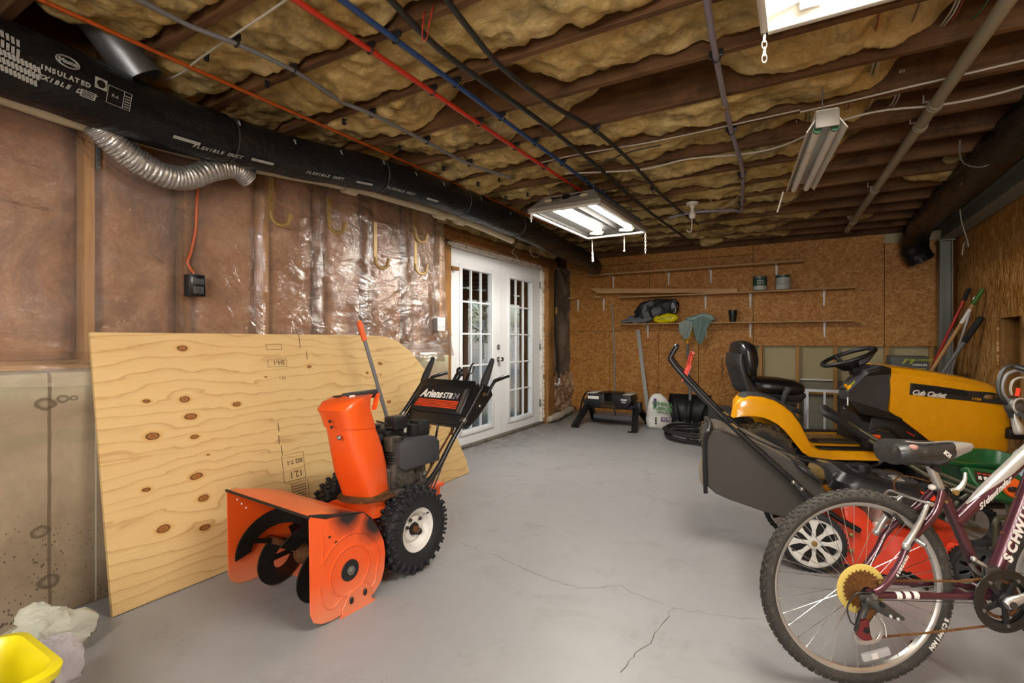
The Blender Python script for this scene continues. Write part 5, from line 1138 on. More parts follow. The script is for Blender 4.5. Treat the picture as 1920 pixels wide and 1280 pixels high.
b = MB(M_card); b.bx(XR + .02, XR + .12, 4.80, 5.26, .90, .905); b.bx(XR + .02, XR + .024, 4.80, 5.26, .905, 1.16); b.bx(XR + .116, XR + .12, 4.80, 5.26, .905, 1.2); b.bx(XR + .024, XR + .116, 4.80, 4.804, .905, 1.2); b.bx(XR + .024, XR + .116, 5.256, 5.26, .905, 1.2); b.prism([(0, 0), (.44, 0), (.40, .16), (.06, .16)], 0, .004, fr((XR - .005, 5.25, 1.155), (.0, -1, 0), (-.25, 0, 1)))
tag(obj('cardboard_box', b), 'open cardboard box in the wall recess at the right edge', 'box')
# ------------------------------------------------------------------ snow blower (x forward, y left/near side, z up)
SB = thing('snow_blower', 'orange two-stage snow blower with black control panel in front of the plywood', 'snow blower', (-1.893, 1.876, 0), -93.2)
M_soot = mat('scorched_black', '1d1716', .6, var=.4, vs=20); M_fade = mat('faded_orange', 'd97a50', .6, var=.1, vs=20)
def orange_worn():
    m, nt, b = newmat('orange_worn'); v = coords(nt); s = N(nt, 'ShaderNodeSeparateXYZ', {0: v})
    n = noi(nt, v, 22, 6, .7); n3 = noi(nt, v, 6, 4)
    cc = mix(nt, n3, lin('d94d15'), lin('e65e22'))
    # sun-bleached, salt-worn paint near the bottom edge; scorched paint along the top edge
    low = ramp(nt, mth(nt, 'ADD', s.outputs[2], mth(nt, 'MULTIPLY', n, .05)), [(.06, 1.), (.20, 0.)])
    cc = mix(nt, mth(nt, 'MULTIPLY', low, .75), cc, lin('dc8a66'))
    d = N(nt, 'ShaderNodeVectorMath', {0: v, 1: (.42, .30, .415)}, operation='DISTANCE').outputs['Value']
    d2 = N(nt, 'ShaderNodeVectorMath', {0: v, 1: (.28, .30, .335)}, operation='DISTANCE').outputs['Value']
    d = mth(nt, 'MINIMUM', d, d2)
    bl = ramp(nt, mth(nt, 'ADD', d, mth(nt, 'MULTIPLY', n, .04)), [(.06, 1.), (.125, 0.)])
    cc = mix(nt, bl, cc, lin('1f1817'))
    ch = ramp(nt, noi(nt, v, 45, 5, .7), [(.70, 0.), (.74, .9)])
    cc = mix(nt, ch, cc, lin('4a2a18'))
    nt.links.new(cc, b.inputs['Base Color']); b.inputs['Roughness'].default_value = .36; b.inputs['Coat Weight'].default_value = .25; b.inputs['Coat Roughness'].default_value = .15; return m
M_ow = orange_worn()
PLT = [(.605, .452), (.57, .436), (.53, .420), (.50, .418), (.43, .408), (.345, .392), (.30, .352), (.262, .300), (.232, .235), (.222, .178), (.228, .11), (.245, .062), (.29, .022), (.34, .012), (.50, .006), (.55, .014), (.585, .035), (.60, .075)]
def plate(y0, y1, sgn):
    b = MB(M_ow); b.pxz(PLT, y0, y1, .0018, 1)
    yo = y1 if sgn > 0 else y0
    # pressed relief on the outer face
    Mo = fr((.415, yo, .175), (1, 0, 0), (0, 0, 1)) if sgn < 0 else fr((.415, yo, .175), (-1, 0, 0), (0, 0, 1))
    b.tor(.098, .0045, Mo, 36, 6); b.tor(.150, .005, Mo, 30, 6, -15, 150)
    b.tube(spline([(.272, yo, .14), (.285, yo, .07), (.34, yo, .055), (.40, yo, .085), (.45, yo, .08), (.50, yo, .055), (.545, yo, .09), (.56, yo, .16)], 5), .004, 6)
    b.tube(spline([(.555, yo, .40), (.545, yo, .33), (.55, yo, .25)], 5), .0035, 6)
    return b
near = obj('side_plate', plate(.298, .304, 1), SB); obj('side_plate', plate(-.304, -.298, -1), SB)
for sg in (-1, 1):
    y = .305 * sg; b = MB(M_black); Mo = fr((.415, y, .175), (-1, 0, 0), (0, 0, 1)) if sg > 0 else fr((.415, y, .175), (1, 0, 0), (0, 0, 1))
    b.lathe([(0, -.002), (.044, -.002), (.042, .003), (0, .004)], Mo, 28); b.m(M_steel); b.lathe([(0, 0), (.019, 0), (.018, .009), (.009, .010), (.009, .018), (0, .019)], Mo, 16); obj('bearing_plate', b, SB)
    b = MB(M_ow); b.pxz([(.30, .002), (.32, .085), (.36, .10), (.42, .085), (.46, .03), (.46, .002)], min(y, y + sg * .006), max(y, y + sg * .006), .002, 1); b.bx(.29, .47, y - (.0 if sg > 0 else .012), y + (.012 if sg > 0 else 0), 0, .006)
    b.m(M_black)
    for x, z in ((.345, .058), (.415, .052)): b.sph((x, y + sg * .009, z), (.009, .007, .015), nu=10, nv=8)
    obj('skid_shoe', b, SB)
b = MB(M_black)
for x, z in ((.515, .345), (.485, .315)): b.box((x, .3055, z), (.010, .003, .007), T(0, 0, 0))
for x, z in ((.56, .40), (.54, .375), (.52, .35)): b.m(M_white); b.sph((x, -.2965, z), .0045, nu=8, nv=6)
obj('bolt_holes', b, SB)
b = MB(M_ow)    # curved back of the auger housing
top = [(.605, .452), (.50, .44), (.42, .43), (.345, .395), (.30, .352), (.262, .30), (.235, .235), (.225, .178), (.232, .11), (.25, .062), (.30, .02), (.36, .008)]
t2 = [(x - .004 if i > 3 else x, z - .004) for i, (x, z) in enumerate(top)]
top = [(.605, .455), (.555, .448), (.50, .435), (.43, .418), (.345, .390), (.30, .350), (.262, .298), (.235, .233), (.226, .178), (.233, .11), (.25, .062), (.30, .02), (.36, .01)]
inn = [(x + .005, z - .005 if i < 5 else z) for i, (x, z) in enumerate(top)]
b.pxz(top + inn[::-1], -.298, .298)
b.m(M_soot); b.tube([(.606, -.304, .452), (.606, .304, .448)], .006, 8)
b.m(M_soot); b.bx(.50, .61, .27, .30, .40, .41) if False else None
obj('auger_housing', b, SB)
b = MB(M_soot); b.pxz([(.604, .452), (.57, .437), (.53, .421), (.50, .419), (.43, .409), (.345, .393), (.30, .352), (.298, .354), (.344, .396), (.43, .4165), (.50, .431), (.555, .446), (.604, .457)], .296, .3055, .001, 1); obj('edge_lip', b, SB)
# auger: shaft, gear case, two ribbon flights
b = MB(M_rust); b.cyl((.415, -.29, .175), (.415, .29, .175), .017, n=12); b.m(M_rust); b.sph((.40, 0, .18), (.07, .045, .055)); obj('auger_shaft', b, SB)
for sg in (-1, 1):
    b = MB(mat('worn_black_steel', '17120f', .45, .3, var=.4, vs=30, dirt='3b2618', dirt_amt=.6)) if sg < 0 else MB(b_m)
    b_m = b.mats[0]
    for ph in (0, PI):
        ro, ri = .172, .098; sec = []
        for k in range(44):
            u = k / 43; a = ph + 1.25 * PI * u * sg + .5; y = sg * (.05 + .225 * u); ca, sa = math.cos(a), math.sin(a)
            sec.append([(.415 + r * ca, y + dy, .178 + r * sa) for r, dy in ((ri, -.004), (ro, -.004), (ro, .004), (ri, .004))])
        b.loft(sec)
        for u in (.15, .85): a = ph + 1.25 * PI * u * sg + .5; y = sg * (.05 + .225 * u); b.bar((.415, y, .175), (.415 + .12 * math.cos(a), y, .178 + .12 * math.sin(a)), .022, .006, (0, 1, 0))
    obj('auger_flight', b, SB)
# impeller drum, frame and transmission
b = MB(M_ow); b.lathe([(0, 0), (.150, 0), (.165, .01), (.165, .16), (0, .16)], frz((.09, 0.03, .205), (1, 0, 0)), 32); b.cyl((.16, .11, .30), (.16, .11, .395), .095, n=28); obj('impeller_drum', b, SB)
b = MB(M_ow); b.bx(-.30, .10, -.15, .17, .13, .33, bev=.01); b.bx(-.32, .09, -.16, .18, .325, .345, bev=.005); obj('chassis', b, SB)
# chute
b = MB(M_rust); b.lathe([(.090, 0), (.128, 0), (.128, .008), (.090, .008)], T(.16, .11, .385), 48, closed=True)
for k in range(60): a = 2 * PI * k / 60; b.box((.16 + .131 * math.cos(a), .11 + .131 * math.sin(a), .389), (.007, .006, .007))
ring = obj('chute_ring', b, SB)
def sec(cx, cy, cz, hx, hy, rot, tilt=0, r=.35, n=32, dz=0.):
    o = []
    for k in range(n):
        a = 2 * PI * k / n; e = .62; x = hx * abs(math.cos(a)) ** e * (1 if math.cos(a) >= 0 else -1); y = hy * abs(math.sin(a)) ** e * (1 if math.sin(a) >= 0 else -1)
        q = Matrix.Rotation(math.radians(rot), 3, 'Z') @ Vector((x, y, 0)); o.append((cx + q.x, cy + q.y, cz + q.x * tilt + dz * q.y))
    return o
b = MB(M_orange); ROT = 18
def chute(rings, inner):
    for_in = [[(Vector(p) - Vector(c)) * .93 + Vector(c) for p in r] for r, c in zip(rings, inner)]
    return rings + for_in[::-1]
C = [(.165, .11, .39), (.18, .112, .45), (.20, .112, .53), (.222, .112, .62), (.245, .110, .70), (.255, .108, .735)]
H = [(.092, .092, 0), (.10, .095, 0), (.115, .098, .0), (.118, .095, .05), (.112, .09, .1), (.11, .088, .12)]
rg = [sec(*c, h[0], h[1], ROT, h[2]) for c, h in zip(C, H)]
b.loft(chute(rg, C), loop=False, caps=False); b.m(M_rust); b.lathe([(.092, 0), (.11, 0), (.112, .018), (.094, .02)], T(.165, .11, .39), 32, closed=True); 
obj('chute', b, SB)
b = MB(M_orange)   # hinged deflector: side cheeks, back and sloping roof
C2 = [(.255, .108, .725), (.272, .107, .775), (.288, .106, .815), (.275, .106, .850), (.245, .108, .868)]; H2 = [(.115, .094, .12), (.114, .094, .12), (.116, .094, .05), (.098, .092, .0), (.070, .088, -.06)]
rg = [sec(*c, h[0], h[1], ROT, h[2]) for c, h in zip(C2, H2)]
b.loft(rg)
b.bar((.388, .115, .785), (.285, .10, .868), .006, .030, (0, 1, 0), .002); b.bar((.175, .175, .80), (.140, .160, .874), .006, .030, (0, 1, 0), .002)
b.m(M_soot); b.bx(.24, .31, .05, .09, .866, .870, RZ(0)); b.m(M_black)
for (x, y, z) in ((.402, .155, .775), (.398, .160, .75)): b.sph((x, y, z), .007, nu=10, nv=6)
b.m(M_steel); b.sph((.368, .172, .70), .011, nu=10, nv=6)
obj('deflector', b, SB)
b = MB(M_black); b.bar((.285, .09, .862), (.135, .155, .874), .012, .040, (0, 0, 1), .003); b.m(M_ltxt); b.box((.262, .128, .868), (.03, .002, .012), RZ(0)); tag(obj('deflector_handle', b, SB), 'black deflector handle with a worn label')
# engine
M_eng = mat('engine_black', '1b1b1c', .5, .1, var=.3, dirt='3d3a36', dirt_amt=.58); M_alc = mat('dull_casting', '5b5852', .5, .5, var=.3, vs=25, dirt='2c2621', dirt_amt=.48)
b = MB(M_alc); b.bx(-.20, .08, -.12, .16, .345, .50, bev=.02); b.cyl((-.02, .155, .44), (-.02, .185, .44), .06, n=20); b.bx(-.02, .06, .10, .18, .38, .52, bev=.012); b.m(M_alc)
for k in range(9): b.bx(-.05, .06, .06, .17, .51 + k * .013, .516 + k * .013)
b.m(M_eng); b.bx(-.03, .04, .07, .16, .5, .64); obj('engine_block', b, SB)
b = MB(M_eng); b.bx(-.20, .09, -.14, .10, .56, .665, bev=.02); b.cyl((.02, -.02, .66), (.02, -.02, .69), .045, n=20); b.bx(-.06, .05, .0, .12, .64, .675, bev=.01); obj('shroud', b, SB)
b = MB(M_grey); b.pxz([(-.25, .48), (-.25, .585), (-.215, .618), (-.06, .628), (.035, .618), (.035, .50), (.0, .48)], .03, .205, .005); b.m(M_black)
for z in (.50, .48): b.sph((-.21, .206, z + .02), .005, nu=8, nv=6); b.sph((-.25, .12, z), .005, nu=8, nv=6)
obj('heater_box', b, SB)
b = MB(M_eng); b.bx(-.235, -.155, .05, .15, .615, .695, bev=.008)
for k in range(8): b.bx(-.238, -.152, .056 + k * .0115, .062 + k * .0115, .62, .697)
b.bx(-.15, -.11, .04, .15, .60, .685, bev=.006); obj('muffler', b, SB)
b = MB(M_eng); b.cyl((.095, .02, .685), (.095, .02, .72), .035, n=20); b.lathe([(0, 0), (.036, 0), (.034, .012), (0, .014)], T(.095, .02, .718), 20); b.m(M_black); b.bx(-.07, .02, .07, .15, .675, .74, bev=.008); b.m(M_alu); b.cyl((-.06, .14, .655), (-.06, .14, .68), .009, n=10); b.m(M_alc); b.bx(.0, .07, .12, .175, .58, .65, bev=.006)
for k in range(6): b.bx(.004 + k * .011, .008 + k * .011, .174, .178, .585, .645)
obj('fuel_tank', b, SB)
b = MB(M_black); b.tube(spline([(.06, .06, .72), (.0, .11, .70), (-.03, .13, .72), (-.07, .10, .735)], 5), .005, 6); b.tube(spline([(.05, .10, .69), (-.02, .15, .69), (-.10, .13, .70)], 5), .004, 6); obj('fuel_line', b, SB)
# wheels
M_tyre = mat('tyre_black', '17171a', .6, var=.2); M_wrim = mat('white_rim', 'd5d3cd', .35, var=.05, dirt='8a7a66', dirt_amt=.7)
def snow_tyre():
    b = MB(M_tyre)
    R, W = .192, .058; b.lathe([(.105, -.045), (.125, -.056), (.16, -.060), (.182, -.052), (R, -.03), (R + .002, 0), (R, .03), (.182, .052), (.16, .060), (.125, .056), (.105, .045)], RX(90), 48, closed=True)
    for k in range(26):
        for sg in (-1, 1):
            a = 360 * (k + (.5 if sg > 0 else 0)) / 26
            M = RY(a) @ T(R + .003, 0, 0) @ RX(0)
            b.box((0, sg * .016, 0), (.020, .030, .018), M @ RX(28 * sg), .003, 1); b.box((-.004, sg * .044, .0), (.026, .026, .014), M @ RX(-20 * sg), .003, 1); b.box((-.022, sg * .060, .0), (.032, .010, .012), M, .002, 1)
    return b
def snow_rim(sg):
    b = MB(M_wrim); b.lathe([(.0, .0), (.03, .0), (.032, .012), (.055, .012), (.07, .0), (.078, .01), (.085, .034), (.105, .042), (.108, .046), (.112, .046), (.112, -.03), (.10, -.03), (.09, -.02), (0, -.02)], fr((0, 0, 0), (1, 0, 0), (0, 0, -1 if sg > 0 else 1)), 40)
    b.m(M_black); b.sph((-.025, sg * .02, -.02), .018, nu=12, nv=8); b.sph((.05, sg * .02, .02), .009, nu=8, nv=6); b.sph((-.035, sg * .02, .04), .009, nu=8, nv=6); b.sph((.03, sg * .02, .05), .009, nu=8, nv=6); b.m(M_rust); b.cyl((0, -sg * .03, 0), (0, sg * .035, 0), .016, n=14); b.m(M_black); b.cyl((.0, sg * .01, -.0), (0, sg * .02, 0), .028, n=16)
    b.cyl((-.06, sg * .02, .055), (-.07, sg * .045, .065), .004, n=6)
    return b
for sg in (1, -1):
    w_ = obj('wheel', snow_tyre(), SB); w_.location = (0, sg * .247, .206); tag(obj('rim', snow_rim(sg), w_), 'white wheel rim')
b = MB(M_rust); b.cyl((0, -.25, .206), (0, .25, .206), .013, n=10); obj('axle', b, SB)
# handlebars, levers, panel
for sg in (1, -1):
    b = MB(M_blackm); b.tube(spline([(-.09, sg * .20, .33), (-.16, sg * .22, .40), (-.22, sg * .235, .47), (-.33, sg * .24, .60), (-.44, sg * .24, .70), (-.60, sg * .24, .865), (-.635, sg * .24, .90)], 5), .0135, 12)
    b.m(M_steel); b.cyl((-.40, sg * .24, .665), (-.42, sg * .24, .68), .0165, n=12); obj('handlebar', b, SB)
    b = MB(M_rub); b.tube([(-.595, sg * .24, .855), (-.615, sg * .24, .89), (-.67, sg * .24, .975), (-.69, sg * .24, 1.01)], [.021, .024, .017, .013], 12); obj('grip', b, SB)
    b = MB(M_blackm); b.tube([(-.60, sg * .255, .79), (-.665, sg * .255, .855), (-.69, sg * .255, .878), (-.79, sg * .255, .895), (-.84, sg * .255, .90)], [.009, .010, .0115, .013, .0115], 10); obj('clutch_lever', b, SB)
    b = MB(M_blackm); b.pxz([(-.42, .655), (-.56, .80), (-.60, .86), (-.67, .845), (-.70, .79), (-.56, .68), (-.47, .63)], sg * .23 - .004, sg * .23 + .004, .001, 1); b.m(M_steel); b.sph((-.56, sg * .235 + .004 * sg, .74), .010, nu=10, nv=6); b.m(M_rust); b.sph((-.61, sg * .235, .80), .014, nu=10, nv=6); obj('side_bracket', b, SB)
P0 = Vector((-.415, 0, .645)); P1 = Vector((-.575, 0, .885)); du = (P1 - P0).normalized(); L = (P1 - P0).length; nrm = Vector((0, 1, 0)).cross(du); 
MP = fr(P0, (0, 1, 0), du)      # x across, y up the panel, z out towards the front
b = MB(M_blackm); b.prism([(-.225, 0), (.225, 0), (.225, L - .04), (.20, L), (-.20, L), (-.225, L - .04)], -.055, .0, MP, .006); b.m(M_black); b.prism([(-.19, .06), (.19, .06), (.19, L - .055), (-.19, L - .055)], 0, .012, MP, .006, 1)
b.m(M_steel); b.prism([(.155, .075), (.178, .066), (.178, L - .06), (.155, L - .075)], .0122, .0135, MP)
b.m(M_steel); b.cyl(MP @ Vector((-.205, .03, 0)), MP @ Vector((-.205, .03, .004)), .005, n=8); b.cyl(MP @ Vector((.20, .03, 0)), MP @ Vector((.20, .03, .004)), .005, n=8)
b.m(M_ltxt); b.text('Ariens', .072, MP @ T(-.083, .176, .0128), .28, .0024, sx=.88, depth=.0018); b.text('ST8', .052, MP @ T(.045, .170, .0128), .15, .001, sx=.85, depth=.0018)
b.m(mat('outline_grey', '77777a', .5)); b.text('24', .052, MP @ T(.108, .170, .0128), .15, .001, sx=.9, depth=.0018)
b.m(M_otxt)
for k in range(5): b.prism([(-.172 - .004 * k, .133 - k * .0105), (.145, .133 - k * .0105), (.145, .1395 - k * .0105), (-.170 - .004 * k, .1395 - k * .0105)], .0125, .0135, MP)
obj('control_panel', b, SB)
b = MB(M_blackm); b.tube(spline([(-.60, .0, .86), (-.63, .0, .90), (-.66, .0, .925)], 4), .010, 8); b.sph((-.668, 0, .93), (.022, .022, .026)); b.tube([(-.60, .03, .87), (-.64, .03, .91)], .009, 8); b.sph((-.645, .03, .915), .016); obj('gear_knob', b, SB)
b = MB(M_blackm); b.bar((-.60, .10, .86), (-.63, .10, .915), .02, .006); b.tube([(-.63, .10, .915), (-.655, .105, .97), (-.66, .12, .985)], .006, 8); b.tube([(-.63, .10, .915), (-.66, .11, .925), (-.67, .115, .965)], .005, 8); obj('throttle_lever', b, SB)
b = MB(M_blackm); b.cyl((-.43, -.19, .66), (-.33, -.16, .40), .005, n=6); b.cyl((-.45, .02, .65), (-.36, .04, .40), .007, n=6); b.cyl((-.44, -.05, .66), (-.30, -.03, .36), .004, n=6); b.cyl((-.47, .16, .66), (-.18, .20, .30), .004, n=6); b.cyl((-.33, .225, .585), (-.09, .225, .28), .004, n=6); obj('control_rod', b, SB)
b = MB(M_rust); b.cyl((-.48, .10, .665), (-.47, .11, .62), .006, n=8); b.sph((-.47, .11, .61), (.012, .012, .02)); b.cyl((-.465, .11, .60), (-.20, .15, .40), .006, n=8); b.sph((-.455, .112, .585), .012); b.m(M_alc); b.cyl((-.20, .19, .40), (.04, .215, .385), .009, n=8); b.bx(.03, .09, .19, .235, .365, .405, bev=.006); b.cyl((.06, .20, .385), (.10, .17, .39), .016, n=12); b.pxz([(-.15, .34), (-.13, .45), (-.10, .45), (-.09, .34)], .205, .213, .002); b.sph((-.12, .215, .44), .016); obj('chute_crank', b, SB)
# ------------------------------------------------------------------ riding mower (x forward, y left/away, z up)
TR = thing('riding_mower', 'yellow riding lawn mower with black seat facing the right wall', 'riding mower', (-.2395, 4.0223, 0), 20.9)
def lug_tyre(R, W, ri, lugs, m=None, side=.0):
    b = MB(m or M_tyre); h = W / 2
    b.lathe([(ri, -h * .8), (ri + .02, -h * .95), (R * .86, -h), (R * .95, -h * .93), (R - .004, -h * .75), (R, 0), (R - .004, h * .75), (R * .95, h * .93), (R * .86, h), (ri + .02, h * .95), (ri, h * .8)], RX(90), 56, closed=True)
    for k in range(lugs):
        for sg in (-1, 1):
            M = RY(360 * (k + (.5 if sg > 0 else 0)) / lugs) @ T(R + .002, 0, 0)
            b.box((0, sg * h * .30, 0), (.009, h * .52, .022), M @ RX(30 * sg), .002, 1); b.box((-.004, sg * h * .78, .012), (.010, h * .36, .020), M @ RX(12 * sg), .002, 1)
    return b
M_crm = mat('cream_rim', 'd8c27e', .45, var=.08, dirt='7a6a45', dirt_amt=.6)
def plain_rim(ri, W, m=None):
    b = MB(m or M_crm); h = W / 2
    for s_ in (-1, 1): b.lathe([(0, -.03), (ri * .35, -.03), (ri * .45, .0), (ri * .85, -.01), (ri * .92, h * .5), (ri + .004, h * .78), (ri + .008, h * .8), (ri + .004, h * .6), (ri * .8, -.03)], fr((0, s_ * h * .2, 0), (1, 0, 0), (0, 0, 1 * -s_)), 36)
    return b
def dirty_tyre_mat():
    m, nt, b = newmat('dirty_tyre'); v = coords(nt); n1 = noi(nt, v, 26, 7, .7)
    d = N(nt, 'ShaderNodeVectorMath', {0: v}, operation='LENGTH').outputs['Value']
    f = mth(nt, 'MULTIPLY', ramp(nt, n1, [(.40, 0.), (.6, 1.)]), ramp(nt, d, [(.20, .0), (.255, 1.)]))
    nt.links.new(mix(nt, f, lin('212122'), lin('6b5631')), b.inputs['Base Color']); b.inputs['Roughness'].default_value = .75; bump(nt, b, n1, .5, .006); return m
M_dt = dirty_tyre_mat()
for y in (.10, .86):
    w_ = obj('rear_wheel', lug_tyre(.247, .20, .115, 26, M_dt), TR); w_.location = (0, y, .253); tag(obj('rim', plain_rim(.115, .20), w_), 'cream wheel rim')
for y in (.16, .80):
    w_ = obj('front_wheel', lug_tyre(.185, .15, .09, 22), TR); w_.location = (1.22, y, .188); tag(obj('rim', plain_rim(.09, .15), w_), 'cream wheel rim')
# fender and footboard: one yellow pressing
PO = [(-.196, .558), (-.192, .60), (-.175, .655), (-.135, .69), (-.07, .718), (.02, .712), (.10, .69), (.17, .65), (.23, .598), (.285, .52), (.325, .435), (.36, .365), (.40, .335), (.48, .328), (.70, .333), (1.02, .340)]
QI = [(-.188, .552), (-.175, .555), (-.14, .562), (-.10, .565), (-.05, .568), (.01, .562), (.06, .545), (.115, .515), (.16, .475), (.205, .42), (.245, .365), (.285, .315), (.335, .282), (.42, .268), (.68, .272), (1.0, .278)]
b = MB(M_yel); rings = []
for (px, pz), (qx, qz) in zip(PO, QI):
    dx, dz = qx - px, qz - pz; k = 1 / max(1e-6, math.hypot(dx, dz)) * .022; ix, iz = px + dx * min(.45, k), pz + dz * min(.45, k)
    io = max(0., (5 - len(rings)) * .016); rings.append([(px + io, .28, pz), (px + io * .2, .085, pz), (px + (ix - px) * .35, .058, pz + (iz - pz) * .35), (ix, .045, iz), (qx, .032, qz), (qx, .045, qz), (ix, .06, iz), (px + (ix - px) * .8, .09, pz + (iz - pz) * .8), (px + io + (ix - px) * .5, .28, pz + (iz - pz) * .5)])
b.loft(rings)
b.loft([[(x, .95 - y, z) for x, y, z in r] for r in rings[6:]])
b.pxz([(.09, .56), (.09, .68), (.10, .685), (.23, .60), (.30, .50), (.36, .375), (.44, .335), (1.0, .338), (1.0, .29), (.42, .28), (.32, .33), (.20, .50), (.095, .57)], .24, .71, .008)
obj('fender_deck', b, TR)
for flip in (0, 1):
    b = MB(M_grey); rr_ = []
    for k in range(22):
        u = k / 21; j = (3.4 if not flip else 5.) + u * (6.1 if not flip else 4.5); i = int(j); f = j - i; px = PO[i][0] + (PO[i + 1][0] - PO[i][0]) * f; pz = PO[i][1] + (PO[i + 1][1] - PO[i][1]) * f; e = .016 if .02 < u < .98 else .002
        ys = (.062, .075, .20, .215); ys = [.95 - y for y in ys] if flip else ys
        rr_.append([(px, ys[0], pz - .004), (px, ys[1], pz + e), (px, ys[2], pz + e), (px, ys[3], pz - .004)])
    b.loft(rr_); obj('fender_pad', b, TR)
for y0 in (.07, .795):
    b = MB(M_black); b.bx(.415, .95, y0, y0 + .085, .331, .343, bev=.004)
    for k in range(26): b.bx(.42 + k * .020, .43 + k * .020, y0 + .005, y0 + .08, .342, .347)
    obj('foot_mat', b, TR)
b = MB(M_black); b.loft([[(.72, .05, .345), (.72, .16, .345), (.82, .16, .345), (.82, .05, .345)], [(.735, .05, .40), (.735, .16, .40), (.77, .16, .40), (.77, .05, .40)]])
for k in range(5): b.bx(.735 + k * .014, .74 + k * .014, .046, .05, .35, .395 - k * .007)
obj('pedal', b, TR)
M_dirtl = mat('grimy_label', '3c372c', .7, var=.5, vs=70, dirt='9a8a62', dirt_amt=.55)
b = MB(M_dirtl); b.bx(.50, .78, .30, .42, .342, .352); b.m(M_brown); b.bx(.46, .80, .29, .43, .339, .343); obj('warning_label', b, TR)
# seat
b = MB(M_black)
def blob(c, r, e, M=None, n=36, k=20):
    vs = []
    bb = bmesh.new(); bmesh.ops.create_uvsphere(bb, u_segments=n, v_segments=k, radius=1.)
    for v in bb.verts:
        x, y, z = v.co; f = lambda t_, p: abs(t_) ** p * (1 if t_ >= 0 else -1)
        v.co = Vector((c[0] + r[0] * f(x, e[0]), c[1] + r[1] * f(y, e[1]), c[2] + r[2] * f(z, e[2])))
    return bb
M_vinyl = mat('black_vinyl', '141518', .30, var=.15, bmp=.15, bs=220)
b = MB(M_vinyl); b.add_bm(blob((.215, .475, .755), (.215, .25, .070), (.65, .6, .8)), T(.215, 0, .755) @ RY(4) @ T(-.215, 0, -.755)); b.add_bm(blob((.30, .475, .775), (.12, .20, .05), (.8, .6, .9)), T(.215, 0, .755) @ RY(8) @ T(-.215, 0, -.755)); obj('seat_cushion', b, TR)
b = MB(M_vinyl); b.add_bm(blob((0, .475, .965), (.060, .235, .155), (.7, .55, .62)), T(0, 0, .96) @ RY(-8) @ T(0, 0, -.96)); b.add_bm(blob((.035, .475, .985), (.055, .19, .115), (.8, .6, .7)), T(0, 0, .96) @ RY(-8) @ T(0, 0, -.96)); b.add_bm(blob((.02, .475, .845), (.05, .19, .075), (.8, .6, .8)), T(0, 0, .9) @ RY(-8) @ T(0, 0, -.9)); obj('seat_back', b, TR)
b = MB(M_black); b.pxz([(-.075, 1.02), (-.085, .93), (-.03, .74), (.0, .69), (.10, .655), (.36, .64), (.41, .69), (.40, .72), (.20, .71), (.05, .745), (-.02, .86), (-.05, 1.02)], .27, .68, .015); b.m(M_eng); b.bx(.20, .33, .25, .70, .61, .655, bev=.004); b.bx(.0, .22, .36, .60, .60, .66); b.pxz([(.20, .66), (.33, .60), (.34, .56), (.30, .58), (.19, .63)], .15, .30, .003); obj('seat_pan', b, TR)
b = MB(mat('grey_knit', '38383a', .85, var=.2, bmp=.5, bs=120)); b.tube(spline([(.19, .16, .635), (.20, .155, .68), (.215, .15, .73), (.235, .155, .765)], 6), [.014 + .009 * k / 18 for k in range(19)], 10)
for k in range(6): b.m(M_black); b.tor(.021, .004, frz((.197 + .006 * k, .157, .655 + k * .02), (.3, 0, 1)), 16, 6)
tag(obj('seat_lever', b, TR), 'ribbed dark seat lever boot')
# dash, steering
b = MB(M_grey); pl = [(.765, .85), (.662, .738), (.662, .678), (.741, .581), (.859, .553), (.99, .538), (.925, .60), (.945, .76), (.952, .92), (.895, .940), (.79, .90)]
side = lambda y, k, q: [(.95 - (.95 - x) * k, y, .74 + (z - .74) * q) for x, z in pl]
b.loft([side(.205, .93, .93), side(.20, .99, .99), side(.22, 1., 1.), side(.36, .92, 1.), side(.47, .80, .98)]); b.m(M_black); b.pxz([(.665, .675), (.745, .575), (1.03, .53), (1.02, .555), (.92, .60), (.72, .665)], .188, .40, .008); b.pxz([(.77, .852), (.79, .898), (.895, .938), (.95, .918), (.948, .875), (.80, .862)], .192, .42, .012); obj('dash', b, TR)
b = MB(M_lime := mat('yellow_label', 'b9bd2c', .6)); b.bar((.674, .25, .742), (.735, .25, .812), .022, .003, (0, 1, 0)); obj('dash_label', b, TR)
b = MB(M_yel); b.lathe([(0, 0), (.03, 0), (.03, .012), (.012, .016), (.012, .04), (0, .04)], frz((.70, .26, .76), (-.75, 0, .65)) , 18); b.m(M_ltxt); b.bx(.655, .66, .19, .20, .64, .70); b.m(M_black); b.cyl((.63, .25, .755), (.68, .25, .755), .006, n=8); tag(obj('ignition_key', b, TR), 'yellow ignition key knob')
S0 = Vector((.79, .475, .99)); sn = Vector((-.38, 0, .925)).normalized(); MW = frz(S0, sn, (0, 1, 0))
b = MB(M_black); b.tor(.185, .0165, MW, 48, 12); obj('steering_wheel', b, TR)
b = MB(M_black)
for a in (95, 215, 335): e = MW @ Vector((.178 * math.cos(math.radians(a)), .178 * math.sin(math.radians(a)), 0)); m_ = S0 - sn * .075; b.tube(spline([m_, m_.lerp(e, .5) - sn * .03, e], 5), .014, 8, ell=(1.5, .8))
b.cyl(S0 - sn * .10, S0 - sn * .05, .045, .055, n=18); b.cyl(S0 - sn * .22, S0 - sn * .09, .05, .035, n=18); obj('steering_column', b, TR)
